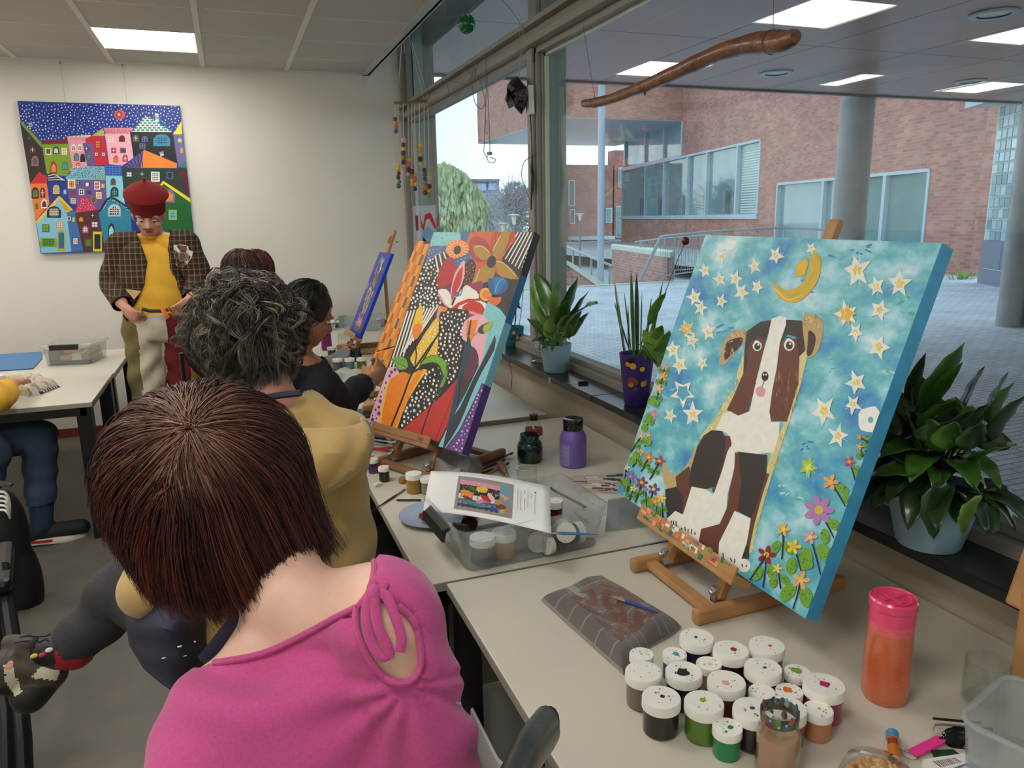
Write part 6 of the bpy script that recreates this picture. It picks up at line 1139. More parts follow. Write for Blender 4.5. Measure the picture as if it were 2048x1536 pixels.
# ================================================================ left table
K = [onz(x, y, TZ + .008) for x, y in ((-60, 712), (84, 703), (84, 716), (66, 736), (-60, 744))]
b = MB(); b.prism([k - A(0, 0, .008) for k in K], (0, 0, .004), m=1); b.prism([k - A(0, 0, .004) for k in K], (0, 0, .004)); tag(b.build('blue_board', [M('blue_foam', (76, 122, 170), .7, vary=.05, vs=20), m_blk]), 'flat blue board with cut corners on the left table', 'board')
c0, c1, c2 = onz(92, 733, TZ), onz(182, 729, TZ), onz(203, 708, TZ); ax = nrm(c1 - c0); t = thing('lidded_box', (c0 + c1) / 2, 'clear lidded storage box with a black clip, packed with craft supplies, on the left table', 'storage box'); sx_ = np.linalg.norm(c1 - c0) / 2; sy_ = .15; ay = A(-ax[1], ax[0], 0); cc_ = (c0 + c1) / 2 + ay * sy_; cc_[2] = TZ; ang = math.atan2(ax[1], ax[0]); rm = rotz(ang)
b = MB(); tub(b, cc_, sx_, sy_, .115, .03, 1.08, .003, ang); b.build('body', m_crate, t)
o = rbox(b, (0, 0), sx_ * 1.13, sy_ * 1.13, 0, 0, .035)[0]; b = MB(); b.rings([[rm @ (p * A(s_, s_, 0)) + cc_ + A(0, 0, z) for p in o] for s_, z in ((1, .112), (1.03, .114), (1.03, .132), (1, .138), (.93, .138), (.92, .13), (.001, .13))], cap=False, smooth=False)
for k in range(13): b.box(cc_ + rm @ A(-sx_ * .8 + k * sx_ * .133, 0, .1315), (.006, sy_ * 1.6, .004), rm)
b.build('lid', clear('frosted_lid', (.95, .96, .95), 1.2, .1, milk=.45, milkcol=(.8, .8, .76)), t)
b = MB(); pf = lambda x, y, z: cc_ + rm @ A(x, y, z)
b.rings([[pf(x, -sy_ * 1.13, .14), pf(x, -sy_ * 1.13 - .018, .137), pf(x, -sy_ * 1.13 - .02, .108), pf(x, -sy_ * 1.13 - .012, .105), pf(x, -sy_ * 1.13 - .01, .128), pf(x, -sy_ * 1.13, .132)] for x in (-.085, -.08, .08, .085)], smooth=False); b.build('clip', m_blk, t)
def inbox(x0, x1, y0, y1, z0, z1, col, nm, lab, cat): b = MB(); b.prism([pf(x0, y0, z0), pf(x1, y0, z0), pf(x1, y1, z0), pf(x0, y1, z0)], (0, 0, z1 - z0)); tag(b.build(nm, M('packed_%d_%d_%d' % col, col, .6), bevel=.003), lab, cat)
inbox(-.06, .01, -.12, .05, .03, .062, (196, 130, 96), 'terracotta_packet', 'terracotta packet inside the lidded box', 'packet'); inbox(.012, .07, -.12, .05, .03, .068, (214, 210, 200), 'white_packet', 'white packet inside the lidded box', 'packet'); inbox(.072, .115, -.12, .06, .03, .066, (160, 130, 88), 'cardboard_packet', 'tan cardboard packet inside the lidded box', 'packet'); inbox(-.12, .115, -.125, .12, .006, .028, (70, 72, 72), 'dark_tray', 'dark tray at the bottom of the lidded box', 'tray'); inbox(-.125, -.07, -.12, .1, .03, .09, (96, 94, 92), 'grey_pouch', 'grey pouch at the left inside the lidded box', 'pouch'); inbox(-.05, .05, -.08, .0, .072, .09, (200, 150, 60), 'yellow_scrap', 'yellow-orange scrap on top inside the lidded box', 'scrap'); inbox(.02, .11, .06, .12, .03, .1, (190, 186, 176), 'cream_carton', 'cream carton at the back inside the lidded box', 'carton')
def col2(u, v, rg):
 n = math.sin(u * 19 + 2 * math.sin(v * 11)) + math.sin(v * 23 + 3 * math.sin(u * 7)) + rg.uniform(-.5, .5)
 return (214, 196, 168) if n > .9 else (176, 176, 140) if n > .4 else (206, 200, 186) if n > -.6 else (190, 160, 130) if n > -1.1 else (150, 130, 110)
K = [onz(x, y, TZ + .01) for x, y in ((-10, 772), (60, 752), (116, 770), (60, 792))]; cloth('paint_rag', m_cloth, K, TZ, 'bunched cream and green painted cloth on the left table', 50, 30, .025, .035, 13, col2)
K = [onz(x, y, TZ + .005) for x, y in ((-40, 790), (20, 775), (62, 778), (20, 798))]; cloth('cloth_square', m_cloth, K, TZ, 'flat yellow-edged painted cloth at the front edge of the left table', 40, 24, .006, .006, 14, col2)
K = [onz(x, y, TZ + .006) for x, y in ((60, 790), (100, 776), (120, 772), (85, 786))]; cloth('striped_cloth', m_cloth, K, TZ, 'black and white striped cloth end sticking out beside the bunched rag', 30, 10, .008, .008, 15, lambda u, v, rg: (30, 28, 34) if (u * 7) % 1 < .6 else (206, 204, 200))
jar(onz(0, 772, TZ), .033, .062, (150, 76, 40), 'rust coloured jar at the left picture edge on the left table')
# ================================================================ plants
m_leaf = M('glossy_leaf', (46, 84, 30), .32, rgb2=(70, 116, 38), vs=14, coat=.2); m_leafd = M('dark_leaf', (26, 50, 26), .3, rgb2=(44, 76, 34), vs=10, coat=.2); m_leafl = M('light_leaf', (86, 128, 44), .4, rgb2=(120, 158, 60), vs=16)
m_soil = M('potting_soil', (40, 30, 24), .95, bump=.5, bs=200)
def leaf(b, p0, dr, L_, W_, droop=.6, roll=0, stem=None, n=9, st_r=.0015, cup=.25):
 """leaf blade along a drooping curve from p0"""
 dr = nrm(dr); p = A(*p0); pts = [p.copy()]; d = dr.copy()
 for i in range(n): d = nrm(d + A(0, 0, -droop / n)); p = p + d * L_ / n; pts.append(p.copy())
 rs = []
 for i, q in enumerate(pts):
  t = i / n; w_ = W_ * (math.sin(math.pi * min(1, t * .93 + .05) ** .8)) ** .85 * (1 - .25 * t) if i < n else .0005
  tg = nrm(pts[min(i + 1, n)] - pts[max(i - 1, 0)]); sd = np.cross(tg, (0, 0, 1)); sd = nrm(sd) if np.linalg.norm(sd) > .05 else A(1, 0, 0); up = nrm(np.cross(sd, tg)); c, s_ = math.cos(roll), math.sin(roll); sd, up = sd * c + up * s_, up * c - sd * s_
  wv = .05 * W_ * math.sin(i * 2.1)
  rs.append([q + sd * w_ * k + up * (w_ * cup * abs(k) + wv * k) for k in (-1, -.5, 0, .5, 1)])
 b.rings(rs, cap=False, closed=False, smooth=True)
def stem(b, a, c, r=.002, bow=.3):
 a, c = A(*a), A(*c); m_ = (a + c) / 2 + A(0, 0, np.linalg.norm(c - a) * bow * .4); b.tube(bez([a, m_, c], 4), r, 6)
def pot(t, c, r0, r1, h, mat, mt=.004, soil=True, sx=1):
 b = MB(); b.lathe([(.001, 0), (r0 * .96, 0), (r0, .004), (r1, h), (r1 - mt, h), (r1 - mt * 1.5, h - .02), (.001, h - .022)], c, 40, sx=sx); b.build('pot', mat, t)
 if soil: b = MB(); b.lathe([(r1 * .9, h - .019), (.001, h - .014)], c, 20, cap=False, sx=sx); b.build('soil', m_soil, t)
m_potb = M('pale_blue_pot', (150, 186, 206), .35)
# middle peace lily
c = onz(1112, 742, .893); c[2] = .893; t = thing('peace_lily', c, 'smaller peace lily in a pale blue pot, left of the snake plant', 'potted plant'); pot(t, c, .058, .076, .135, m_potb)
WS = 1.3
def ringleaves(t, sb, bs, n, r, L_, W_, mat, seed):
 rg = random.Random(seed)
 for k in range(n):
  a = 6.283 * (k + rg.uniform(-.3, .3)) / n; d = A(math.cos(a), math.sin(a), 0); p = bs + d * r * rg.uniform(.7, 1.1) + A(0, 0, rg.uniform(.01, .05))
  if p[0] > 1.46: continue
  stem(sb, bs + d * .01, p, .002, .5); b = MB(); leaf(b, p, d + A(0, 0, rg.uniform(.3, .9)), L_ * rg.uniform(.75, 1.15) * (1 if d[0] < .4 else .6), W_ * rg.uniform(.8, 1.1), rg.uniform(1.2, 2.2), rg.uniform(-.4, .4)); b.build('leaf', mat, t, solid=.0006)
def lf_px(b, sb, base, pb, pt, dX, W_, droop=.3, roll=0, bow=.2):
 """leaf whose blade runs from photo point pb to pt at the given sideways offsets dX from the plant (pb, pt end x offsets)"""
 a = onx(*pb, base[0] + dX[0]); e_ = onx(*pt, base[0] + dX[1]); d = e_ - a; L_ = np.linalg.norm(d); d = nrm(d + A(0, 0, droop * .45)); leaf(b, a, d, L_ * 1.08, W_ * WS, droop, roll); stem(sb, base + A(random.uniform(-.012, .012), random.uniform(-.012, .012), 0), a, .002, bow)
WS = 1.75; sb = MB(); bs = c + A(0, 0, .12)
for k, (pb, pt, dX, W_, dp, rl) in enumerate([((1112, 642), (1117, 558), (0, .01), .030, .1, .3), ((1104, 640), (1062, 590), (-.02, -.02), .032, .9, .7), ((1126, 645), (1160, 578), (.01, .0), .027, .3, -.4), ((1096, 652), (1053, 620), (-.04, -.06), .030, .7, .5), ((1140, 655), (1182, 620), (.01, -.02), .024, .4, -.6), ((1130, 660), (1196, 654), (-.02, -.05), .034, .5, -.5), ((1110, 658), (1090, 612), (-.01, 0), .030, .4, .5), ((1128, 640), (1152, 610), (.02, .04), .03, .5, -.4), ((1090, 672), (1058, 696), (-.05, -.07), .015, .4, .2), ((1124, 664), (1134, 688), (-.05, -.06), .016, .5, 0), ((1140, 668), (1168, 684), (-.03, -.05), .012, .5, 0), ((1118, 650), (1140, 632), (-.04, -.05), .026, .3, 0), ((1100, 668), (1108, 655), (-.05, -.06), .022, .5, .3), ((1146, 672), (1183, 684), (.01, .0), .012, .5, 0), ((1104, 646), (1076, 604), (.03, .05), .028, .6, .8), ((1098, 676), (1086, 690), (-.05, -.06), .018, .6, .2), ((1138, 676), (1152, 690), (-.04, -.055), .016, .6, -.2)]):
 b = MB(); lf_px(b, sb, bs, pb, pt, dX, W_, dp, rl); b.build('leaf', m_leaf if k % 3 else m_leafl, t, solid=.0006)
ringleaves(t, sb, bs, 12, .05, .075, .020, m_leaf, 5); sb.build('stems', m_leafl, t)
# snake plant and pothos in the painted purple pot
c = onz(1272, 808, .893); c[2] = .893; t = thing('snake_plant', c, 'upright snake plant in a tall painted purple pot on the sill', 'potted plant'); m_pp = M('purple_painted_pot', (56, 34, 110), .45)
b = MB(); hp = onx(1265, 703, c[0])[2] - .893; b.lathe([(.001, 0), (.044, 0), (.046, .004), (.068, hp), (.063, hp), (.06, hp - .02), (.001, hp - .022)], c, 40); pt_ = b.build('pot', m_pp, t)
b = MB(); av = math.atan2(-c[1], -c[0])
def ondec(th, z, rr, col, ry=None):
 R_ = .046 + (.068 - .046) * z / hp + .0006; a = av + th; q = c + A(R_ * math.cos(a), R_ * math.sin(a), z); b.ell(q, (ry or rr, rr, .0008), frame(A(math.cos(a), math.sin(a), -.14)), 14, 4, col=col)
for th, z, rr, col in [(-.55, hp * .83, .010, (214, 160, 30)), (-.22, hp * .8, .013, (216, 164, 36)), (-.4, hp * .88, .011, (20, 16, 22)), (-.25, hp * .9, .011, (20, 16, 22)), (.35, hp * .74, .010, (206, 180, 50)), (-.3, hp * .5, .018, (150, 40, 50)), (-.1, hp * .49, .014, (40, 96, 50)), (-.4, hp * .44, .012, (200, 130, 40)), (-.27, hp * .52, .009, (220, 150, 120)), (-.26, hp * .44, .006, (200, 30, 30)), (-.2, hp * .3, .008, (120, 20, 40)), (.5, hp * .45, .012, (200, 160, 40)), (.62, hp * .48, .009, (180, 50, 40)), (-.05, hp * .34, .01, (30, 80, 50))]: ondec(th, z, rr, col)
b.build('painted_motif', m_dab, pt_, attr=True)
b = MB(); b.lathe([(.06, hp - .016), (.001, hp - .01)], c, 20, cap=False); b.build('soil', m_soil, t)
tz = c[2] + hp - .01
def blade(px0, px1, pytop, w_, dx=0, lean=0):
 a = A(*onx(px0, 704, c[0] + dx * .5)); a[2] = tz - .005; e_ = onx(px1, pytop, c[0] + dx); b = MB(); rs = []; n = 10
 for i in range(n + 1):
  t_ = i / n; p = a + (e_ - a) * t_ + A(0, lean * math.sin(t_ * 3), 0); ww = w_ * (.75 + .5 * math.sin(t_ * 2.2)) * (1 - t_ ** 5) + .0004; ori = px0 * 1.7; sd = A(math.cos(ori), math.sin(ori), 0); sd = nrm(A(.5, -.85, 0) + sd * .35); nn = np.cross(sd, (0, 0, 1)); rs.append([p - sd * ww, p + nn * ww * .35, p + sd * ww, p + nn * ww * .12])
 b.rings(rs, smooth=True); b.build('blade', m_leafd if px0 % 2 else m_leaf, t)
for a in [(1249, 1229, 562, .0055, .0), (1258, 1256, 610, .004, .02), (1268, 1262, 541, .0062, -.02), (1275, 1273, 545, .0075, .01), (1281, 1284, 584, .003, .02), (1288, 1303, 595, .0055, 0), (1296, 1326, 560, .006, .02), (1292, 1316, 590, .0035, -.02), (1252, 1230, 604, .003, -.02), (1299, 1312, 655, .004, .01), (1263, 1248, 582, .003, .02), (1261, 1228, 603, .003, .01), (1290, 1291, 670, .003, -.02)]: blade(*a)
sb = MB(); bs = A(c[0], c[1] - .03, tz)
for k, (pb, pe, dX, W_, dp, rl) in enumerate([((1300, 648), (1340, 680), (-.02, -.04), .013, .7, 0), ((1302, 702), (1330, 690), (-.05, -.07), .020, .3, .2), ((1310, 716), (1272, 742), (-.07, -.1), .022, .6, .3), ((1320, 712), (1345, 700), (-.08, -.1), .022, .3, -.3), ((1318, 730), (1280, 765), (-.09, -.11), .016, .5, .3), ((1322, 728), (1302, 775), (-.1, -.12), .020, .3, .1), ((1326, 735), (1352, 760), (-.1, -.12), .018, .4, -.2), ((1308, 700), (1292, 690), (-.06, -.07), .018, .5, .3), ((1316, 735), (1300, 790), (-.1, -.12), .018, .3, .1)]):
 b = MB(); lf_px(b, sb, bs, pb, pe, dX, W_, dp, rl, .4); b.build('pothos_leaf', m_leafl, t, solid=.0005)
sb.build('pothos_stems', m_leafl, t)
# bird-like pick in the plant
t = thing('plant_pick', onx(1318, 640, c[0] + .01), 'thin wire pick with a dark red beaked ball, stuck in the snake plant pot', 'decoration')
pk = onx(1371, 482, c[0] - .03); b = MB(); b.tube([A(c[0], c[1] - .02, tz), onx(1322, 610, c[0] - .01), onx(1345, 545, c[0] - .02), pk], .0011, 6); b.tube(bez([onx(1330, 575, c[0] - .01), onx(1331, 592, c[0] - .01), onx(1322, 606, c[0] - .01), onx(1310, 616, c[0])], 4), .0007, 5); b.build('wire', m_blk, t)
b = MB(); b.ell(pk, (.013, .013, .0135)); b.build('ball', M('chestnut_red', (74, 18, 20), .3), t); b = MB(); rc = ray(1371, 482); lf = nrm(np.cross(rc, (0, 0, 1))); b.lathe([(.009, 0), (.006, .006), (.001, .013)], pk - lf * .006 + A(0, 0, .004), 10, rot=frame(-lf + A(0, 0, .35))); b.build('beak', M('ochre_beak', (196, 150, 70), .5), t)
# big peace lily at right
c = onz(1856, 1085, .893); c[2] = .893; t = thing('peace_lily', c, 'big dark-leaved peace lily in a wide pale blue pot on the sill at right', 'potted plant')
hb = onx(1850, 965, c[0])[2] - .893; rb = .062; pot(t, c, .066, .098, .135, m_potb)
sb = MB(); bs = c + A(0, 0, .12); rg = random.Random(21)
WS = 1.7
big = [((1853, 832), (1943, 706), (0, .02), .030, .2, .2), ((1815, 800), (1868, 728), (.02, .02), .010, .3, .5), ((1850, 845), (1800, 770), (.03, .05), .016, .5, .4), ((1858, 815), (1950, 795), (.0, -.02), .012, .4, .3), ((1920, 845), (2000, 760), (.03, .05), .022, .5, -.5), ((1960, 870), (2048, 770), (.04, .07), .018, .5, -.3), ((1990, 845), (2040, 925), (.03, .02), .030, .9, -.4), ((1985, 880), (2046, 990), (.01, -.01), .020, .7, -.2), ((1900, 880), (1990, 925), (-.06, -.10), .034, .4, -.3), ((1860, 870), (1922, 915), (-.04, -.07), .026, .5, 0), ((1840, 865), (1764, 898), (-.04, -.09), .028, .3, .3), ((1820, 880), (1730, 920), (-.05, -.08), .030, .4, .3), ((1850, 890), (1790, 915), (-.05, -.08), .028, .6, .2), ((1885, 965), (1869, 1070), (-.115, -.12), .026, .0, 0), ((1835, 930), (1781, 1015), (-.10, -.105), .026, .3, .2), ((1845, 940), (1824, 1022), (-.105, -.115), .024, .2, .1), ((1775, 900), (1722, 990), (-.03, -.02), .026, .5, .4), ((1860, 900), (1850, 960), (-.11, -.118), .028, .3, .2), ((1950, 920), (1982, 1022), (-.02, -.03), .024, .3, -.2), ((1962, 990), (1930, 1062), (-.10, -.105), .026, .0, 0), ((1930, 880), (2010, 950), (-.03, -.04), .026, .7, -.3), ((1800, 860), (1790, 790), (.03, .05), .02, .4, .5), ((1780, 890), (1762, 835), (.04, .05), .026, .4, .4), ((1870, 860), (1880, 800), (.02, .04), .03, .4, -.2), ((1900, 860), (1920, 800), (.03, .05), .028, .5, -.4), ((1830, 900), (1800, 975), (-.09, -.11), .028, .4, .3), ((1790, 880), (1750, 960), (-.09, -.09), .024, .5, .4), ((1890, 900), (1900, 965), (-.10, -.12), .02, .4, -.1), ((1940, 900), (1960, 960), (-.09, -.11), .022, .4, -.3), ((1980, 900), (1990, 860), (.04, .06), .024, .4, -.5), ((1845, 850), (1810, 830), (-.02, -.04), .03, .4, .3), ((1880, 850), (1850, 820), (.0, .0), .03, .3, .2), ((1890, 870), (1930, 850), (-.02, -.04), .03, .4, -.3), ((1860, 880), (1830, 900), (-.06, -.09), .03, .5, .3), ((1900, 890), (1925, 905), (-.05, -.08), .028, .5, -.1), ((1950, 860), (1985, 845), (.0, -.01), .026, .5, -.4), ((1840, 880), (1790, 850), (.01, .02), .03, .4, .4), ((1870, 890), (1880, 930), (-.10, -.12), .026, .6, .1), ((1815, 860), (1770, 840), (.0, .01), .03, .4, .4), ((1935, 850), (1960, 820), (.0, .02), .024, .4, -.4)]
for k, (pb, pe, dX, W_, dp, rl) in enumerate(big):
 b = MB(); lf_px(b, sb, bs, pb, pe, dX, W_, dp, rl, .5); b.build('leaf', m_leafl if k == 19 else m_leafd if k % 3 else m_leaf, t, solid=.0006)
ringleaves(t, sb, bs, 26, .075, .15, .036, m_leafd, 6); ringleaves(t, sb, bs + A(0, 0, .05), 16, .05, .14, .034, m_leaf, 7); sb.build('stems', m_leafd, t)
# teal pot at the far end with a dark curled stem
c = onz(1028, 690, .893); c = A(c[0], c[1], .893); t = thing('painted_pot', c, 'teal flower pot painted with dots, half behind the flower painting, holding a thin curled plant', 'potted plant'); pot(t, c, .05, .06, .11, M('teal_painted', (22, 110, 118), .4))
b = MB()
for k, (th, z, rr, col) in enumerate([(.2, .08, .010, (220, 170, 130)), (.6, .05, .012, (200, 160, 120)), (-.1, .05, .011, (30, 50, 110)), (.3, .03, .01, (40, 120, 60)), (.5, .07, .006, (210, 90, 60)), (.9, .06, .01, (30, 40, 60)), (.05, .03, .008, (30, 120, 60))]):
 a = math.atan2(-c[1], -c[0]) + th - .2; R_ = .05 + .01 * z / .11 + .001; b.ell(c + A(R_ * math.cos(a), R_ * math.sin(a), z), (rr, rr, .001), frame(A(math.cos(a), math.sin(a), 0)), 12, 4, col=col)
b.build('painted_motif', m_dab, t, attr=True)
b = MB(); b.tube(bez([c + A(0, 0, .09), onx(1031, 640, c[0]), onx(1032, 620, c[0]), onx(1038, 608, c[0]), onx(1034, 598, c[0]), onx(1030, 606, c[0])], 5), .0035, 6); b.build('curled_stem', m_leafd, t)
b = MB(); leaf(b, onx(1031, 622, c[0]), A(-.2, .9, .5), .09, .02, .8); leaf(b, onx(1032, 612, c[0]), A(.2, -.9, .1), .05, .014, .8); b.build('leaf', m_leafd, t, solid=.0006)
# tall glass vase
c = onz(1082, 728, .893); c = A(c[0] + .02, c[1] + .06, .893); t = thing('glass_vase', c, 'tall clear footed glass vase with red scribbled pattern, behind the pale blue pot', 'vase')
zt = onx(1082, 583, c[0])[2] - .893
b = MB(); b.lathe([(.001, 0), (.045, .002), (.044, .005), (.008, .014), (.007, .03), (.022, .05), (.030, .09), (.028, .16), (.032, zt), (.030, zt), (.026, .16), (.028, .09), (.02, .053), (.001, .045)], c, 32); b.build('vase', m_gl, t)
b = MB(); rg = random.Random(2)
for k in range(26):
 a0_, z0 = rg.uniform(0, 6.28), rg.uniform(.08, zt - .01); b.tube([c + A(.0315 * math.cos(a0_ + .35 * math.cos(q * .9)), .0315 * math.sin(a0_ + .35 * math.cos(q * .9)), z0 + .012 * math.sin(q * .9)) for q in range(7)], .0007, 4)
b.build('red_scribbles', M('magenta_scribble', (150, 60, 90), .5), t)
b = MB(); a0, a1 = onz(1124, 766, .897), onz(1182, 766, .897)
t = thing('scissors', a0, 'steel scissors lying on the black sill in front of the blue pot', 'scissors'); b.tube([a0, (a0 + a1) / 2], [.0008, .004], 6, flat=.4); b.tube([a0 + A(.008, .01, 0), (a0 + a1) / 2], [.0008, .004], 6, flat=.4); b.build('blades', m_chrome, t)
b = MB(); d_ = nrm(a1 - a0); m2 = (a0 + a1) / 2; s_ = A(-d_[1], d_[0], 0)
for q in (-1, 1): b.tube([m2 + d_ * (.03 + .022 * math.cos(k / 12 * 6.283)) + s_ * (q * .012 + .010 * math.sin(k / 12 * 6.283)) for k in range(13)], .0025, 6)
b.build('handles', m_blk, t)
# cable clips on the sill edge and thin cable
for k, (px, py) in enumerate(((1004, 716), (1100, 764))):
 q = onx(px, py, 1.354); b = MB(); b.box(A(1.352, q[1], .872), (.006, .01, .026)); tag(b.build('cable_clip', m_lid), ['small white clip on the sill edge left of the pale blue pot', 'small white clip on the sill edge below the pale blue pot'][k], 'clip')
t = thing('thin_cable', onx(1046, 570, 1.5), 'thin black cable hanging from the window mullion down over the sill', 'cable'); b = MB()
b.tube(bez([onx(1063, 455, 1.47), onx(1055, 470, 1.47), onx(1047, 575, 1.46), onx(1040, 640, 1.45), onx(1026, 698, 1.40), A(*onx(1019, 724, 1.352)), onx(1024, 750, 1.35), onx(1022, 780, 1.35)], 5), .0016, 6); b.build('cable', m_blk, t)
# wooden plank at the right edge
K = [onx(2052, 1000, 1.30), onx(2020, 1180, 1.30), onx(2014, 1205, 1.30)]
t = thing('wooden_easel_post', onz(2040, 1230, TZ), 'beech wood post of another table easel, cut by the right picture edge', 'easel post')
pz = onx(2014, 1205, 1.30); b = MB(); p0 = A(1.30, pz[1] - .045, pz[2]); b.bar(p0 + A(0, 0, .0), p0 + A(.12, -.004, .42), .085, .03); b.build('post', M('beech_wood', (190, 132, 72), .5), t, bevel=.006)
b = MB(); b.bar(A(1.30, p0[1] - .03, TZ + .018), A(1.42, p0[1] - .03, TZ + .018), .028, .035); b.bar(A(1.30, p0[1], TZ + .03), p0 + A(0, 0, .04), .03, .025); b.build('foot', M('beech_wood', (190, 132, 72), .5), t, bevel=.005)
# ================================================================ hanging things
m_cord = M('natural_cord', (176, 164, 146), .8); m_cordd = M('grey_cord', (120, 116, 108), .7)
XH = 1.30
# driftwood stick
t = thing('hanging_stick', onx(1380, 140, 1.42), 'long knobbly brown branch hung level on two strings before the right window', 'hanging branch')
sp = [(1168, 207), (1190, 205), (1225, 197), (1262, 183), (1290, 172), (1340, 150), (1390, 127), (1440, 105), (1500, 88), (1545, 84), (1570, 82), (1592, 72)]
xa = lambda i: 1.36 - .12 * i / 11
pts = [onx(x, y, xa(i)) for i, (x, y) in enumerate(sp)]; rr = [.014, .018, .018, .018, .020, .021, .022, .022, .025, .027, .024, .014]
b = MB(); bp = bez(pts, 5); rr2 = [np.interp(i / (len(bp) - 1) * 11, range(12), rr) * (1 + .035 * math.sin(i * 1.1)) for i in range(len(bp))]; b.tube(bp, rr2, 12)
for i, dz in ((20, -.022), (21, .018), (34, -.017), (30, .017), (44, .016), (13, -.013), (27, -.016)): b.tube([bp[i], bp[i] + A(.004, .006, dz * 1.25)], [.007, .003], 6)
b.build('branch', M('varnished_branch', (128, 76, 34), .35, rgb2=(86, 50, 26), vs=26, bump=.4, bs=60, coat=.3), t)
b = MB(); b.tube([pts[1] + A(0, 0, .012), onx(1166, 50, xa(1) + .04)], .0009, 5); b.tube([pts[9] + A(0, 0, .015), onx(1548, -30, xa(9))], .0009, 5)
for i in (1, 9):
 q = pts[i]; r_ = rr[i] + .001; dd = nrm(pts[i + 1] - pts[i - 1]); Fm = frame(dd); b.tube([q + Fm[:, 0] * r_ * math.cos(k * .524) + Fm[:, 1] * r_ * math.sin(k * .524) for k in range(13)], .001, 5)
b.build('strings', M('brown_string', (110, 84, 62), .8), t)
# green ball
q = onx(932, 48, 1.32); rr_ = 19 / 1500 * float((np.linalg.inv(R) @ (q - C0))[2]); t = thing('green_ball', q, 'shiny green glass ball hanging at the top of the window', 'ornament'); b = MB(); b.ell(q, rr_, None, 28, 18); b.build('ball', M('green_glass_ball', (8, 112, 52), .12, coat=.6), t)
b = MB(); b.lathe([(.001, rr_ * .97), (.007, rr_ * .98), (.006, rr_ * 1.12), (.001, rr_ * 1.13)], q, 12); b.tube([q + A(0, 0, rr_), onx(931, -30, 1.32)], .0011, 5); b.build('string', M('brown_string', (110, 84, 62)), t)
b = MB(); b.lathe([(.012, -rr_ * .93), (.008, -rr_ * 1.02), (.001, -rr_ * 1.0)], q, 14); b.build('clear_tip', m_chrome, t)
# bead mobile
YM = 5.6
mb_ = lambda x, y: ony(x, y, YM)
t = thing('bead_mobile', mb_(820, 205), 'mobile of wooden bead strings hung from a short stick by the window corner', 'mobile'); b = MB(); b.tube([mb_(788, 206), mb_(862, 202)], .010, 10); b.build('stick', M('mobile_stick', (150, 118, 84), .7), t)
b = MB()
for a, c_ in (((806, 45), (794, 202)), ((812, 50), (848, 200)), ((806, 45), (796, 202)), ((813, 48), (858, 201))): b.tube([mb_(*a), mb_(*c_)], .0022, 5)
kn = mb_(806, 46)
for k in range(5): b.tube(bez([kn, kn + A(.02 * math.cos(k), 0, .03), kn + A(.03 * math.cos(k * 2), 0, -.03), kn + A(-.01, 0, -.05 - .01 * k)], 4), .004, 5)
b.tube([kn, A(kn[0], kn[1], ZC - .01)], .003, 5)
strs = [(790, 238, 266), (796, 330, 376), (806, 280, 335), (816, 320, 350), (823, 343, 372), (829, 350, 380), (838, 290, 334), (848, 340, 394), (856, 348, 392)]
for x, y0, y1 in strs: b.tube([mb_(x, 204), mb_(x + (1 if x < 830 else 2), y0)], .0035, 5)
b.build('cords', M('white_cord', (206, 204, 192), .8), t)
b = MB(); rg = random.Random(31); pal = [(60, 110, 150), (220, 170, 60), (214, 120, 90), (130, 150, 60), (70, 50, 90), (228, 180, 170), (110, 60, 80), (224, 190, 80)]
for x, y0, y1 in strs:
 y = y0; k = 0
 while y < y1: r_ = rg.uniform(.015, .020); b = MB(); b.ell(mb_(x + (1 if x < 830 else 2) + rg.uniform(-1, 1), y), r_, None, 12, 8); c_ = rg.choice(pal); b.build('bead', M('bead_%d_%d_%d' % c_, c_, .5), t); y += r_ * 2 / 5.6 * 1500 * .95
# bag of shiny dark foil, power strip, cords at the mullion
t = thing('foil_fish', onx(1036, 190, 1.42), 'crumpled shiny dark purple foil ornament hanging on cords by the mullion', 'ornament')
fb = MB(); rg = random.Random(8)
out = [(1018, 165), (1024, 158), (1036, 156), (1046, 162), (1052, 176), (1053, 200), (1048, 215), (1043, 230), (1034, 218), (1028, 212), (1016, 222), (1015, 200), (1016, 180)]
cF = [onx(x, y, 1.43) for x, y in out]; cen = sum(cF) / len(cF)
rings_ = []
for s_, dx in ((.15, -.035), (.6, -.03), (1.0, 0), (.6, .03), (.15, .035)): rings_.append([cen + (p - cen) * s_ * rg.uniform(.85, 1.1) + A(dx * rg.uniform(.6, 1.3), rg.uniform(-.006, .006), rg.uniform(-.006, .006)) for p in cF])
fb.rings(rings_, smooth=False); fb.build('foil', M('purple_black_foil', (40, 34, 52), .14, .7, rgb2=(16, 16, 20), vs=40, bump=1, bs=50), t)
b = MB()
for x in (1040, 1046, 1050): b.tube([onx(1037, 158, 1.43), onx(x, 60, 1.44)], .0013, 5)
b.tube(bez([onx(1000, -4, 1.3), onx(1018, 15, 1.35), onx(1036, 40, 1.42), onx(1046, 60, 1.44)], 5), .002, 5); b.build('cords', m_cord, t)
b = MB(); a, c_ = onx(1058, 172, 1.475), onx(1061, 230, 1.475); b.bar(a, c_, .045, .03); t = thing('power_strip', a, 'white power strip fixed upright on the mullion', 'power strip'); b.build('housing', m_lid, t, bevel=.003)
b = MB(); b.tube([c_, onx(1064, 300, 1.478), onx(1064, 360, 1.476), onx(1062, 420, 1.476)], [.003, .003, .007, .003], 8); b.tube([onx(1062, 330, 1.476), onx(1064, 345, 1.476), onx(1066, 365, 1.476), onx(1063, 395, 1.476)], [.003, .009, .006, .003], 8); b.build('black_plug_cable', m_blk, t)
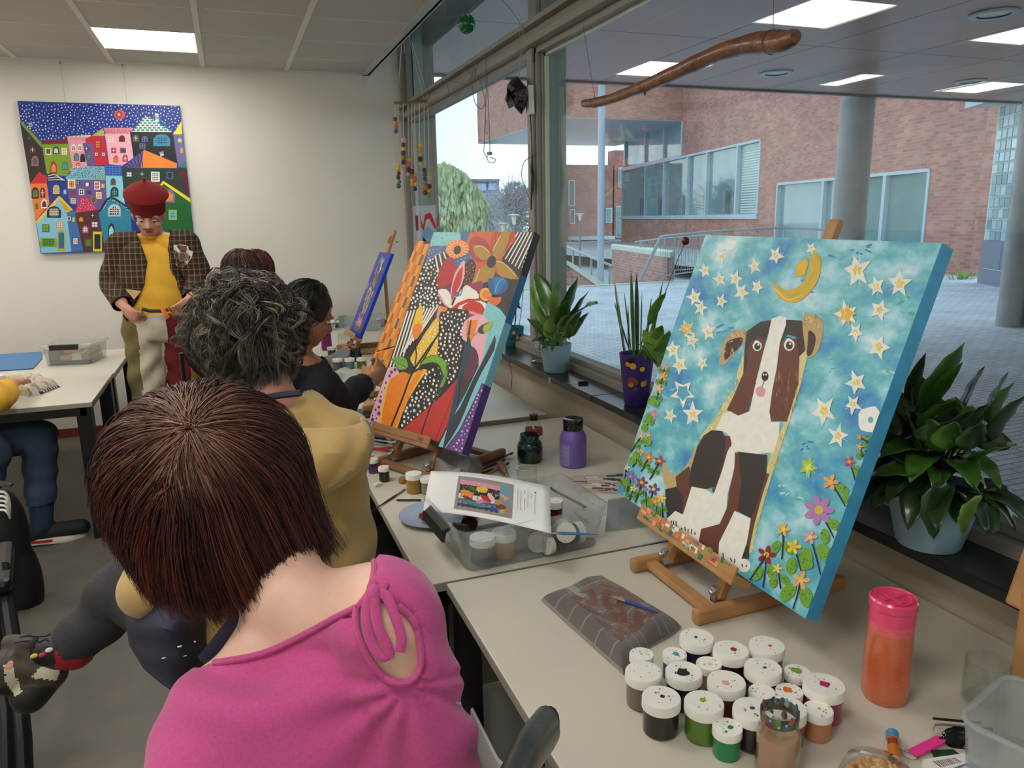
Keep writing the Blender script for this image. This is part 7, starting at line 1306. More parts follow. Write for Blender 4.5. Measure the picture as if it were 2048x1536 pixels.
b = MB(); b.tube(bez([onx(1074, 306, 1.50), onx(1060, 315, 1.47), onx(1048, 325, 1.46), onx(1043, 350, 1.46), onx(1052, 380, 1.46), onx(1061, 402, 1.47)], 5), .0022, 6); b.build('grey_loop', m_cordd, t)
t = thing('brown_cord_loop', onx(1063, 110, 1.49), 'short brown cord loop hooked at the top of the mullion', 'cord'); b = MB(); b.tube(bez([onx(1056, 90, 1.49), onx(1058, 112, 1.49), onx(1063, 128, 1.49), onx(1067, 115, 1.49), onx(1060, 90, 1.49)], 5), .004, 6); b.build('cord', M('brown_string', (110, 84, 62)), t)
t = thing('blind_cords', onx(970, 140, 1.44), 'tangle of pale blind cords looped along the window transom', 'cords'); b = MB()
for L_ in ([(895, 168), (898, 185), (908, 192), (925, 178), (945, 150)], [(945, 140), (944, 170), (950, 205), (962, 218), (970, 205), (962, 170), (955, 150)], [(985, 100), (960, 118), (950, 150)], [(900, 160), (930, 168), (948, 155), (930, 140)], [(948, 130), (952, 165)], [(975, 105), (972, 130), (972, 200), (969, 280), (968, 305), (976, 315)], [(980, 315), (990, 318), (988, 325), (978, 324), (972, 312)], [(974, 150), (978, 240), (980, 305)]): b.tube(bez([onx(x, y, 1.435) for x, y in L_], 4), .0022, 5)
b.build('cord', m_cordd, t); b = MB(); a = onx(979, 307, 1.435); b.box(a, (.02, .035, .016)); b.build('toggle', m_cord, t)
t = thing('chain_cord', onx(866, 300, 1.44), 'long thin cord hanging down the left side of the far window', 'cord'); b = MB(); b.tube(bez([onx(855, 195, 1.45), onx(862, 260, 1.45), onx(868, 350, 1.45), onx(870, 410, 1.45)], 3), .0016, 5); b.tube([onx(871, 412, 1.45), onx(874, 468, 1.45), onx(875, 500, 1.45)], .0016, 5); b.ell(onx(871, 411, 1.45), .004); b.build('cord', m_cordd, t)
# clear sign with red and blue shapes on the far window
YS = 5.9; sg = lambda x, y: ony(x, y, YS); t = thing('acrylic_sign', sg(850, 440), 'clear hanging sheet with a red zigzag and light blue arc, in the window corner', 'sign')
b = MB(); b.prism([sg(826, 412), sg(873, 410), sg(874, 505), sg(828, 505)], (0, .003, 0)); b.build('clear_sheet', clear('sign_film', (.97, .97, .98), 1, .05, milk=.22), t)
b = MB()
for P_, c_ in (([(830, 431), (836, 431), (837, 461), (832, 461)], (150, 50, 80)), ([(838, 422), (842, 440), (846, 452), (850, 430), (857, 426), (862, 427), (871, 450), (871, 460), (858, 436), (852, 440), (847, 462), (843, 455)], (206, 36, 50)), ([(845, 466), (855, 452), (866, 462), (868, 500), (860, 500), (856, 472), (848, 500), (840, 500)], (130, 180, 220)), ([(846, 474), (853, 484), (846, 492)], (70, 50, 100))): b.prism([sg(x, y) - A(0, .003, 0) for x, y in P_], (0, .002, 0), col=c_)
b.build('printed_shapes', m_dab, t, attr=True)
# ================================================================ people
from mathutils.bvhtree import BVHTree
RI = R.T
def proj(p): c = RI @ (np.array(p) - C0); return (1024 + F_PX * c[0] / c[2], 768 + F_PX * c[1] / c[2], c[2])
def projn(V): c = (V - C0) @ R; return np.stack([1024 + F_PX * c[:, 0] / c[:, 2], 768 + F_PX * c[:, 1] / c[:, 2], c[:, 2]], 1)
def cap(b, p0, p1, r0, r1=None, n=14):
 r1 = r0 if r1 is None else r1; p0, p1 = A(*p0), A(*p1); L_ = np.linalg.norm(p1 - p0); Fm = frame(p1 - p0); prof = []
 for k in range(5): a = math.pi / 2 * (1 - k / 4.0); prof.append((max(.0008, r0 * math.cos(a)), -r0 * math.sin(a)))
 for k in range(5): a = math.pi / 2 * k / 4.0; prof.append((max(.0008, r1 * math.cos(a)), L_ + r1 * math.sin(a)))
 b.lathe(prof, p0, n, rot=Fm)
def chain(b, pts, rs):
 for i in range(len(pts) - 1): cap(b, pts[i], pts[i + 1], rs[i], rs[i + 1])
def hand(b, w, d, n, side=1, curl=.5, sc=1.0):
 d = nrm(d); n = nrm(A(*n) - d * np.dot(n, d)); s = np.cross(d, n) * side
 b.ell(w + d * .045 * sc, (.040 * sc, .017 * sc, .050 * sc), np.array([s, n, d]).T, 14, 10); cap(b, w - d * .02, w + d * .02, .026 * sc, .028 * sc)
 for k, (o, L_) in enumerate(((-.031, .062), (-.011, .074), (.010, .080), (.030, .070))):
  p = w + (d * .083 + s * o) * sc; a = 0; q = [p]
  for f_, c_ in ((.45, .5), (.32, .9), (.23, .8)): a += curl * c_ * (1 + .12 * k); q.append(q[-1] + (d * math.cos(a) + n * math.sin(a) + s * o * .6) * L_ * f_ * sc)
  chain(b, [w + d * .05 * sc + s * o * .8 * sc] + q, [.0105 * sc, .0098 * sc, .0086 * sc, .0078 * sc, .0066 * sc])
 p = w + (d * .018 + s * .030) * sc; t1 = p + (d * .55 + s * .62 + n * .35) * .040 * sc; t2 = t1 + (d * .85 + s * .2 + n * .45) * .028 * sc; t3 = t2 + (d * .9 + n * .3) * .018 * sc; chain(b, [w + d * .02 * sc + s * .012 * sc, p, t1, t2, t3], [.014 * sc, .0145 * sc, .0115 * sc, .0098 * sc, .0078 * sc])
def blobmesh(b, voxel, it=6, fac=.5):
 me = bpy.data.meshes.new('tmp'); me.from_pydata(b.v, [], b.f); o = bpy.data.objects.new('tmp', me); COL.objects.link(o)
 m = o.modifiers.new('r', 'REMESH'); m.mode = 'VOXEL'; m.voxel_size = voxel; m.use_smooth_shade = True
 m = o.modifiers.new('s', 'SMOOTH'); m.factor = fac; m.iterations = it
 dg = bpy.context.evaluated_depsgraph_get(); ev = o.evaluated_get(dg); em = ev.to_mesh(); V = np.zeros(len(em.vertices) * 3); em.vertices.foreach_get('co', V); V = V.reshape(-1, 3)
 N_ = np.zeros(len(em.vertices) * 3); em.vertices.foreach_get('normal', N_); N_ = N_.reshape(-1, 3); Fs = [tuple(p.vertices) for p in em.polygons]
 ev.to_mesh_clear(); bpy.data.objects.remove(o); bpy.data.meshes.remove(me); return V, Fs, N_
def mesh_obj(name, V, Fs, mat, parent, cols=None, colv=None):
 me = bpy.data.meshes.new(name); rt = parent; off = np.zeros(3)
 while rt is not None and rt.parent is not None: rt = rt.parent
 if rt is not None: off = np.array(rt.location)
 me.from_pydata([tuple(v) for v in V - off], [], Fs); me.materials.append(mat); me.polygons.foreach_set('use_smooth', [True] * len(Fs))
 if cols is not None:
  ca = me.color_attributes.new('Col', 'FLOAT_COLOR', 'CORNER'); cc = {}; buf = []
  for f, c in zip(Fs, cols):
   if c not in cc: cc[c] = (*lin(c), 1)
   buf.extend(cc[c] * len(f))
  ca.data.foreach_set('color', buf)
 o = bpy.data.objects.new(name, me); COL.objects.link(o); o.parent = parent; return o
def garment(name, body, keep, mat, parent, off=.006, disp=None, cols=None, snap=None):
 """cloth = body faces for which keep(vertex arrays) holds, pushed out along the normals"""
 V, Fs, N_ = body; PV = projn(V); k = keep(V, PV, N_); fs = [f for f in Fs if all(k[i] for i in f)]
 use = sorted(set(i for f in fs for i in f)); mp = {i: j for j, i in enumerate(use)}; V2 = V[use] + N_[use] * off; P2 = PV[use]
 if disp is not None: V2 = V2 + N_[use] * disp(V[use], P2)[:, None]
 if snap:
  from collections import Counter
  ec = Counter(tuple(sorted((f[i], f[(i + 1) % len(f)]))) for f in fs for i in range(len(f))); bd = set(i for e, c in ec.items() if c == 1 for i in e)
  for poly in snap:
   Q = np.array(poly, float)
   for i in bd:
    p = PV[i, :2]; best = None
    for a in range(len(Q)):
     u, v = Q[a], Q[(a + 1) % len(Q)]; w_ = v - u; t = np.clip(np.dot(p - u, w_) / max(1e-9, np.dot(w_, w_)), 0, 1); c = u + w_ * t; dd = np.linalg.norm(p - c)
     if best is None or dd < best[0]: best = (dd, c)
    if best[0] < 22: j = mp[i]; q = proj(V2[j]); V2[j] = P(best[1][0], best[1][1], q[2])
 f2 = [tuple(mp[i] for i in f) for f in fs]; o = mesh_obj(name, V2, f2, mat, parent, cols(V2, P2, f2) if cols else None)
 s_ = o.modifiers.new('thickness', 'SOLIDIFY'); s_.thickness = .003; s_.offset = -1; return o, (V2, f2)
def surf_fn(V, Fs):
 bv = BVHTree.FromPolygons([tuple(v) for v in V], Fs)
 def g(px, py, lift=.002):
  r = ray(px, py); h = bv.ray_cast(Vector(tuple(C0)), Vector(tuple(r)))
  if h[0] is None: return None
  return np.array(h[0]) - r * lift
 return g
def strands(name, Pn, rads, cl, mat, parent, sides=3):
 """Pn: (n, m, 3) paths; cl: (n, m, 3) linear colours"""
 n, m, _ = Pn.shape; T = np.gradient(Pn, axis=1); T /= np.maximum(1e-9, np.linalg.norm(T, axis=2, keepdims=True)); rf = np.random.RandomState(1).normal(size=(n, 1, 3)) + 0 * T
 U = np.cross(T, rf); U /= np.maximum(1e-9, np.linalg.norm(U, axis=2, keepdims=True)); W_ = np.cross(T, U); tap = np.linspace(1, .25, m)[None, :, None] * np.array(rads)[:, None, None]
 V = np.stack([Pn + (U * math.cos(2 * math.pi * k / sides) + W_ * math.sin(2 * math.pi * k / sides)) * tap for k in range(sides)], 2).reshape(-1, 3)
 o0 = (np.arange(n) * m * sides)[:, None, None] + (np.arange(m - 1) * sides)[None, :, None]; base = o0 + np.arange(sides)[None, None, :]; nx = o0 + ((np.arange(sides) + 1) % sides)[None, None, :]
 Fq = np.stack([base, nx, nx + sides, base + sides], 3).reshape(-1, 4); me = bpy.data.meshes.new(name); rt = parent
 while rt.parent is not None: rt = rt.parent
 V = V - np.array(rt.location); me.vertices.add(len(V)); me.vertices.foreach_set('co', V.ravel()); me.loops.add(Fq.size); me.loops.foreach_set('vertex_index', Fq.ravel().astype(np.int32)); me.polygons.add(len(Fq)); me.polygons.foreach_set('loop_start', np.arange(0, Fq.size, 4, dtype=np.int32)); me.polygons.foreach_set('use_smooth', np.ones(len(Fq), bool)); me.update(); me.validate()
 ca = me.color_attributes.new('Col', 'FLOAT_COLOR', 'POINT'); c4 = np.concatenate([cl, np.ones((n, m, 1))], 2); ca.data.foreach_set('color', np.repeat(c4.reshape(-1, 4), sides, axis=0).ravel()); me.materials.append(mat)
 o = bpy.data.objects.new(name, me); COL.objects.link(o); o.parent = parent; return o
def hairdo(parent, ctr, rad, crown, locks, per, length, cols, mat, seed=1, curl=0, freq=1.0, rr=.0011, cut=None, lockr=.006, steps=18, vol=.08, inward=0, wave=0, gx=(0, 0, 0), frizz=0, root=None, cutvar=(-22, 8), thmax=1.9, grav=.3):
 """locks of strands run from the crown over an ellipsoid, then hang free; cut(px) -> py trims them"""
 rg = np.random.RandomState(seed); ctr = A(*ctr); rad = A(*rad); Fm = frame(nrm(crown)); n = locks
 ph = rg.uniform(0, 2 * np.pi, n); th = np.minimum(np.where(np.arange(n) % 2, np.abs(rg.normal(0, .55, n)), rg.uniform(.02, thmax, n)), thmax); th0 = th.copy(); s_ = 1 - vol * rg.uniform(0, 1, n) ** 1.5 + frizz * rg.uniform(-.2, 1, n) ** 2
 az = Fm[:, 0][None] * np.cos(ph)[:, None] + Fm[:, 1][None] * np.sin(ph)[:, None]; dv = lambda th: Fm[:, 2][None] * np.cos(th)[:, None] + az * np.sin(th)[:, None]
 L_ = length * rg.uniform(.8, 1.06, n); stp = L_ / steps; p = ctr + dv(th) * rad * s_[:, None]; free = np.zeros(n, bool); vel = np.zeros((n, 3)); pts = []
 un = lambda v: v / np.maximum(1e-9, np.linalg.norm(v, axis=1, keepdims=True))
 vel = dv(th + .05) - dv(th)
 for k in range(steps + 1):
  pts.append(p.copy()); vel = un(vel); e_ = (p - ctr) / rad; low = e_[:, 2] < -.1; vel = un(vel + A(0, 0, -grav) + np.where(low[:, None], A(*gx) + un(ctr - p) * A(1, 1, 0) * inward, 0)); q = p + vel * stp[:, None]
  e_ = (q - ctr) / rad / s_[:, None]; r_ = np.linalg.norm(e_, axis=1); fix = (r_ < 1) | (q[:, 2] > ctr[2] - .01); q = np.where(fix[:, None], ctr + e_ / np.maximum(r_, 1e-6)[:, None] * rad * s_[:, None], q); vel = q - p; p = q
 Pk = np.stack(pts, 1); m = steps + 1; tt = np.linspace(0, 1, m)[None, :, None]
 T = np.gradient(Pk, axis=1); T /= np.maximum(1e-9, np.linalg.norm(T, axis=2, keepdims=True)); o1 = np.cross(T, np.broadcast_to(nrm(A(.3, .2, 1)), T.shape)); o1 /= np.maximum(1e-6, np.linalg.norm(o1, axis=2, keepdims=True)); o2 = np.cross(T, o1)
 if curl:
  c1 = rg.uniform(0, 6.28, (n, 1)); c2 = rg.uniform(.6, 1.4, (n, 1)) * freq; kk = np.arange(m)[None, :]; am = curl * rg.uniform(.4, 1.3, (n, 1)); Pk = Pk + (o1 * (am * np.sin(c1 + kk * c2))[:, :, None] + o2 * (am * np.cos(c1 * 2 + kk * c2 * 1.1))[:, :, None]) * np.minimum(1, tt * 4)
 if wave:
  r0 = (Pk[:, :1] - ctr) / rad; K_ = rg.normal(0, 3.5, (6, 3)); F_ = rg.uniform(0, 6, (6, 3)); w_ = sum(np.sin((r0 @ K_[i])[..., None] + F_[i] + tt * (2 + i)) for i in range(6)) / 3; Pk = Pk + w_ * wave * tt
 Pn = np.repeat(Pk, per, 0); N_ = n * per; a = rg.uniform(0, 6.28, (N_, 1)); r_ = lockr * np.sqrt(rg.uniform(0, 1, (N_, 1))); spread = np.where(tt[..., 0] < .12, 1.4, 1.15 - .75 * tt[..., 0] ** 2); O1, O2 = np.repeat(o1, per, 0), np.repeat(o2, per, 0)
 Pn = Pn + O1 * (np.cos(a) * r_ * spread)[:, :, None] + O2 * (np.sin(a) * r_ * spread)[:, :, None] + np.cumsum(rg.normal(0, .0004, Pn.shape), 1); keep = np.ones(N_, bool)
 if cut is not None:
  pj = projn(Pn.reshape(-1, 3)).reshape(N_, m, 3); lim = cut(pj[:, :, 0]) + np.repeat(rg.uniform(*cutvar, (n, 1)), per, 0) + rg.uniform(-8, 6, (N_, 1)); over = pj[:, :, 1] > lim; fi = np.where(over.any(1), over.argmax(1), m)
  for i in np.where(fi < m)[0]:
   if fi[i] < 3: keep[i] = False; continue
   x = np.linspace(0, fi[i] - 1, m)
   for c in range(3): Pn[i, :, c] = np.interp(x, np.arange(m), Pn[i, :, c])
 cl = np.array([lin(c) for c in cols])[np.repeat(rg.randint(0, len(cols), n), per)] * rg.uniform(.75, 1.3, (N_, 1)); cl = np.repeat(cl[:, None, :], m, 1)
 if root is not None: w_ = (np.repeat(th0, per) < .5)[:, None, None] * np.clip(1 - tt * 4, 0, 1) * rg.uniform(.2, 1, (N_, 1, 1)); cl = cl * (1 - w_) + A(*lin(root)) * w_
 return strands('hair', Pn[keep], rr * rg.uniform(.6, 1.4, N_)[keep], cl[keep], mat, parent)
def torso(b, rows, B, n=32):
 """smooth trunk: rows of (centre, half width, half depth) from bottom to top"""
 r = np.array([[*c, rx, ry] for c, rx, ry in rows]); ks = np.linspace(0, len(r) - 1, len(r) * 4); q = np.stack([np.interp(ks, range(len(r)), r[:, i]) for i in range(5)], 1); b.rings([[k[:3] + B[:, 0] * k[3] * math.cos(a) + B[:, 1] * k[4] * math.sin(a) for a in np.linspace(0, 2 * math.pi, n + 1)[:-1]] for k in q], smooth=True)
m_hair = M('hair_strands', (60, 40, 30), .38, attr=True, spec=.45)
m_skin = M('fair_skin', (224, 184, 162), .5, vary=.03, vs=60, sss=.12); m_skinr = M('rosy_skin', (204, 150, 128), .5, vary=.04, vs=60, sss=.1); m_brown = M('brown_skin', (156, 104, 78), .42, vary=.04, vs=50, sss=.08); m_eye = M('eye_white', (226, 222, 214), .2); m_iris = M('dark_iris', (30, 22, 20), .15)
def head(b, c, f, up, sc=1.0, ears=True):
 """adds a head (cranium, jaw, nose, lips, brow, ears) to the blob; f = facing, up = crown direction; returns a local->world function"""
 f = nrm(f); up = nrm(A(*up) - f * np.dot(up, f)); s = np.cross(f, up); Fm = np.array([s, f, up]).T; g = lambda x, y, z: c + Fm @ A(x, y, z) * sc
 b.ell(g(0, -.015, .035), (.074 * sc, .092 * sc, .082 * sc), Fm, 20, 14); b.ell(g(0, .012, -.035), (.060 * sc, .072 * sc, .070 * sc), Fm, 18, 12); b.ell(g(0, .048, -.082), (.030 * sc, .028 * sc, .024 * sc), Fm, 12, 8)
 b.ell(g(0, .030, -.06), (.050 * sc, .045 * sc, .042 * sc), Fm, 14, 10)
 cap(b, g(0, .078, .012), g(0, .099, -.024), .009 * sc, .0125 * sc); b.ell(g(.012, .088, -.030), .0085 * sc, nu=8, nv=6); b.ell(g(-.012, .088, -.030), .0085 * sc, nu=8, nv=6)
 b.ell(g(0, .078, -.052), (.024 * sc, .010 * sc, .0065 * sc), Fm, 12, 6); b.ell(g(0, .077, -.064), (.020 * sc, .010 * sc, .0075 * sc), Fm, 12, 6)
 for q in (-1, 1):
  b.ell(g(q * .033, .068, .022), (.026 * sc, .014 * sc, .010 * sc), Fm, 12, 8); b.ell(g(q * .042, .058, -.022), (.020 * sc, .018 * sc, .016 * sc), Fm, 12, 8)
  if ears: b.ell(g(q * .076, -.004, -.006), (.009 * sc, .020 * sc, .031 * sc), Fm, 12, 8)
 return g, Fm
def face_parts(t, g, Fm, sc, brow=(60, 40, 30), look=0, lip=(170, 90, 86)):
 for q in (-1, 1):
  b = MB(); b.ell(g(q * .031, .068, .002), (.0115 * sc, .009 * sc, .0055 * sc), Fm, 14, 8); e = b.build('eye', m_eye, t); b = MB(); b.ell(g(q * .031 + look, .0752, -.001), (.0065 * sc, .003 * sc, .0052 * sc), Fm, 10, 6); b.build('iris', m_iris, e)
 b = MB()
 for q in (-1, 1): b.tube([g(q * .015, .083, .020), g(q * .032, .082, .026), g(q * .05, .07, .020)], [.003 * sc, .0035 * sc, .0015 * sc], 6, flat=.6)
 b.build('eyebrows', M('brow_%d_%d_%d' % brow, brow, .8), t); b = MB(); b.ell(g(0, .0855, -.0575), (.021 * sc, .004 * sc, .0065 * sc), Fm, 12, 6); b.build('lips', M('lip_%d' % lip[0], lip, .4), t)
# ---------------------------------------------------------------- woman in pink, nearest
HC = P(412, 958, 1.03); NB = P(590, 1225, .955); SR, SL = P(768, 1214, .92), P(416, 1512, .88); dn = A(0, 0, -1)
t = thing('person', (NB[0], NB[1], 0), 'person in a pink keyhole-back top with bobbed auburn hair, nearest the camera', 'person')
b = MB(); ca = nrm(SR - SL); fw = nrm(np.cross(A(0, 0, 1), ca)); PV_ = A(NB[0] + .05, NB[1] - .02, .52); HD = HC + A(.03, .03, -.02)
hf = nrm(A(-.25, .85, -.35)); g, Fm = head(b, HD, hf, A(-.35, .2, 1), 1.0)
cap(b, HD + A(.05, -.01, -.06), NB + A(-.01, .035, .0), .052, .060); cap(b, NB + A(0, .03, 0), NB + A(.03, .03, -.07), .064, .09)
sh = lambda k: SL + (SR - SL) * k
for k in np.linspace(.02, .98, 9): b.ell(sh(k) + dn * .045 + fw * .035, (.06, .075, .062), np.array([ca, fw, A(0, 0, 1)]).T, 14, 10)
cap(b, NB + A(0, .03, -.03), SR + dn * .02 + fw * .02, .060, .068); cap(b, NB + A(-.02, .03, -.05), SL + dn * .02 + fw * .02, .058, .064)
mid = (SR + SL) / 2
hz = nrm(ca * A(1, 1, 0)); torso(b, [(PV_ + fw * .05 - A(0, 0, .12), .15, .12), (PV_ + fw * .05, .185, .15), (PV_ + A(0, .02, .16), .175, .14), (mid + A(.02, 0, -.30) + fw * .045, .18, .135), (mid + A(.01, 0, -.16) + fw * .045, .185, .13), (mid + A(0, 0, -.06) + fw * .04, .17, .105), (mid + A(0, 0, -.0) + fw * .04, .13, .08)], np.array([hz, fw, A(0, 0, 1)]).T)
ER, EL = P(880, 1560, .95), SL + A(-.10, .0, -.26); WR, WL = ER + A(-.06, .24, .02), EL + A(.16, .18, .02)
chain(b, [SR + dn * .02, ER, WR], [.066, .052, .03]); chain(b, [SL + dn * .02, EL, WL], [.064, .052, .03]); hand(b, WR, WR - ER, dn, -1, .5); hand(b, WL, WL - EL, dn, 1, .5)
for q, kx in ((-1, -.10), (1, .12)): KN = A(PV_[0] + kx - .1, PV_[1] + .38, .50); chain(b, [PV_ + ca * q * .08 + fw * .04, KN, A(KN[0] - .02, KN[1] + .05, .08)], [.095, .062, .042]); cap(b, A(KN[0] - .02, KN[1] + .02, .045), A(KN[0] - .03, KN[1] + .18, .035), .035, .03)
pw_ = t; body = blobmesh(b, .0062, 22); mesh_obj('body', body[0], body[1], m_skin, t)
NECK = [(690, 1084), (735, 1096), (746, 1123), (744, 1155), (734, 1186), (714, 1212), (672, 1232), (594, 1274), (517, 1307), (429, 1323), (403, 1336), (340, 1330), (250, 1150), (300, 700), (600, 700), (690, 950)]
KEY = bez([(714, 1216, 0), (716, 1262, 0), (738, 1312, 0), (768, 1350, 0), (800, 1364, 0), (826, 1355, 0), (840, 1325, 0), (836, 1280, 0), (824, 1240, 0), (800, 1215, 0), (760, 1206, 0)], 3, True); KEY = [(q[0], q[1]) for q in KEY]
def camface(V, PV, N_): return np.einsum('ij,ij->i', N_, V - C0) < 0
def keep_top(V, PV, N_):
 k = (V[:, 2] > .48) & (V[:, 2] < 1.3)
 cf = camface(V, PV, N_)
 for i in range(len(V)):
  if not k[i]: continue
  x, y = PV[i, 0], PV[i, 1]
  if inpoly(x, y, NECK) or (cf[i] and inpoly(x, y, KEY)): k[i] = False
  elif y < 1060 and x < 690: k[i] = False
  elif min(np.linalg.norm(V[i] - WR), np.linalg.norm(V[i] - WL)) < .10 and False: k[i] = False
 for W0, E0 in ((WR, ER), (WL, EL)):
  d = nrm(W0 - E0); k &= ~(((V - E0) @ d > .14) & (np.linalg.norm(V - W0, axis=1) < .22))
 k &= ~((V[:, 1] > PV_[1] + .19) & (V[:, 2] < .62))
 return k
def pinkdisp(V, PV):
 dx, dy = PV[:, 0] - 812, PV[:, 1] - 1366; r = np.hypot(dx, dy); th = np.arctan2(dy, dx); w_ = .0045 * np.sin(th * 11 + .6) * np.exp(-r / 260) * (dy > -20) * np.minimum(1, r / 30)
 w2 = .004 * np.sin(PV[:, 1] * .05 + PV[:, 0] * .018) * np.clip((PV[:, 0] - 880) / 60, 0, 1); w3 = .0022 * np.sin(PV[:, 0] * .02 - PV[:, 1] * .035 + 2 * np.sin(PV[:, 1] * .012)); return w_ + w2 + w3 + .002
m_pink = M('pink_jersey', (196, 76, 138), .85, vary=.10, vs=260, bump=.15, bs=900, sheen=.2)
top, tm = garment('pink_top', body, keep_top, m_pink, t, .005, pinkdisp, snap=[NECK, KEY])
sf = surf_fn(tm[0], tm[1]); sb_ = surf_fn(body[0], body[1])
def line_on(pts, lift=.003, n=4):
 out = []
 for q in bez([(x, y, 0) for x, y in pts], n):
  h = sf(q[0], q[1], lift); h2 = sb_(q[0], q[1], lift + .005); h = h if h is not None and (h2 is None or np.linalg.norm(h - C0) < np.linalg.norm(h2 - C0) + .02) else h2
  if h is not None: out.append(h)
 return out
b = MB()
for L_ in ([(692, 1086), (735, 1098), (748, 1123), (746, 1155), (736, 1187), (716, 1214)], [(714, 1214), (673, 1234), (595, 1276), (518, 1309), (429, 1325)], [(712, 1216), (714, 1262), (736, 1314), (767, 1353), (800, 1367), (828, 1357), (842, 1325), (838, 1280), (826, 1240), (796, 1212)]):
 q = line_on(L_); b.tube(q, .0042, 8) if len(q) > 2 else None
b.build('binding', m_pink, top)
b = MB(); kn = sf(748, 1190, .008); kn = kn if kn is not None else P(748, 1190, .85); b.ell(kn, (.010, .010, .013))
D_ = lambda x, y, l=.012: (lambda h: h if h is not None else kn)(sb_(x, y, l))
for L_ in ([(745, 1185), (734, 1205), (734, 1250), (748, 1296), (768, 1314), (780, 1302)], [(752, 1184), (772, 1192), (790, 1232), (803, 1275), (800, 1304)], [(742, 1178), (752, 1160), (768, 1168), (752, 1186)], [(748, 1188), (755, 1250), (775, 1290), (780, 1314)]):
 q = [D_(x, y, .016) for x, y in L_]; dd = np.mean([proj(k)[2] for k in q]); q = bez([P(x, y, .5 * dd + .5 * proj(k)[2]) for (x, y), k in zip(L_, q)], 5); b.tube(q, .0058, 8, flat=.4, up=ray(760, 1250))
b.build('neck_ties', m_pink, top)
mh = [(62, 29, 23), (76, 35, 27), (92, 44, 33), (50, 25, 20), (84, 40, 30), (104, 54, 38), (44, 23, 20), (68, 29, 24)]
cutx = [150, 200, 250, 300, 350, 440, 500, 560, 610, 640, 672, 800]; cuty = [990, 1060, 1130, 1200, 1225, 1240, 1228, 1196, 1158, 1132, 1096, 1030]
crown = nrm(P(378, 858, .92) - HC); cutf = lambda x: np.interp(x, cutx, cuty)
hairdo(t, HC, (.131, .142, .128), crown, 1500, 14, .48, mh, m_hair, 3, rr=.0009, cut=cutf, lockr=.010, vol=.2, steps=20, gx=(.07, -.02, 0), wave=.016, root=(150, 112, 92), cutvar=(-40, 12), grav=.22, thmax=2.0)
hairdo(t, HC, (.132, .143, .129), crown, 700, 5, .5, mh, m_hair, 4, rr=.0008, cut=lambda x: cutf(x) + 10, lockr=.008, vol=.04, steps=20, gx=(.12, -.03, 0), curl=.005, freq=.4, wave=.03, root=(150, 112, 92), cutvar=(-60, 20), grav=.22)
# ---------------------------------------------------------------- man in the mustard hoodie
HC2 = P(488, 668, 1.80); N2 = P(545, 805, 1.74); t = thing('person', (N2[0], N2[1], 0), 'person with curly grey hair, mustard hoodie and navy apron, seated behind the auburn-haired person', 'person')
b = MB(); f2 = nrm(A(.15, .95, -.1)); g, Fm = head(b, HC2 + A(.0, .015, -.02), f2, A(.05, 0, 1), 1.08); cap(b, HC2 + A(.02, -.0, -.07), N2 + A(0, .03, -.04), .062, .072)
S2R, S2L = P(668, 888, 1.74), P(405, 905, 1.72); ca2 = nrm(S2R - S2L); fw2 = nrm(np.cross(A(0, 0, 1), ca2)); B2 = np.array([ca2, fw2, A(0, 0, 1)]).T; mid2 = (S2R + S2L) / 2; PV2 = A(mid2[0], mid2[1] + .0, .52)
for k in np.linspace(0, 1, 7): b.ell(S2L + (S2R - S2L) * k + fw2 * .03 + dn * .03, (.07, .085, .075), B2, 14, 10)
cap(b, N2 + A(0, .04, -.04), S2R, .075, .075); cap(b, N2 + A(0, .04, -.04), S2L, .075, .075)
torso(b, [(PV2 + fw2 * .05 - A(0, 0, .12), .16, .13), (PV2 + fw2 * .04, .2, .17), (mid2 + A(0, 0, -.45) + fw2 * .04, .2, .16), (mid2 + A(0, 0, -.25) + fw2 * .04, .205, .15), (mid2 + A(0, 0, -.1) + fw2 * .03, .20, .13), (mid2 + fw2 * .03, .15, .09)], B2)
E2R = S2R + A(-.03, .16, -.24); W2R = E2R + A(-.02, .24, .06); E2L = P(306, 1168, 1.56); W2L = P(440, 1300, 1.72); chain(b, [S2R, E2R, W2R], [.075, .06, .036]); chain(b, [S2L, P(345, 1040, 1.62), E2L, W2L], [.075, .066, .050, .036]); hand(b, W2R, W2R - E2R, dn, -1, .6); hand(b, W2L, W2L - E2L, dn, 1, .6)
K2 = P(262, 1165, 2.02); A2 = P(140, 1298, 2.02); chain(b, [PV2 - ca2 * .08 + fw2 * .05, K2, A2], [.10, .068, .046]); KR = A(PV2[0] + .05, PV2[1] + .42, .52); chain(b, [PV2 + ca2 * .1 + fw2 * .05, KR, A(KR[0], KR[1] - .02, .09)], [.1, .07, .05])
cap(b, A(KR[0], KR[1] - .04, .05), A(KR[0] + .02, KR[1] + .16, .04), .04, .036)
AN, HE, TO = P(96, 1300, 2.02), P(100, 1352, 2.02), P(22, 1330, 1.95); chain(b, [A2, AN], [.045, .042]); cap(b, HE, TO, .036, .032)
b2_ = blobmesh(b, .009, 12); mesh_obj('body', b2_[0], b2_[1], m_skinr, t)
m_must = M('mustard_fleece', (186, 156, 96), .92, vary=.05, vs=14, bump=.3, bs=300, sheen=.3); m_navy = M('navy_apron', (44, 44, 64), .8, vary=.15, vs=10, bump=.2, bs=60); m_trg = M('charcoal_trousers', (52, 50, 54), .85, vary=.12, vs=18, bump=.3, bs=90)
def near(V, a, b_, r):
 d = b_ - a; L_ = np.dot(d, d); tt = np.clip((V - a) @ d / L_, 0, 1); return np.linalg.norm(V - a - tt[:, None] * d, axis=1) < r
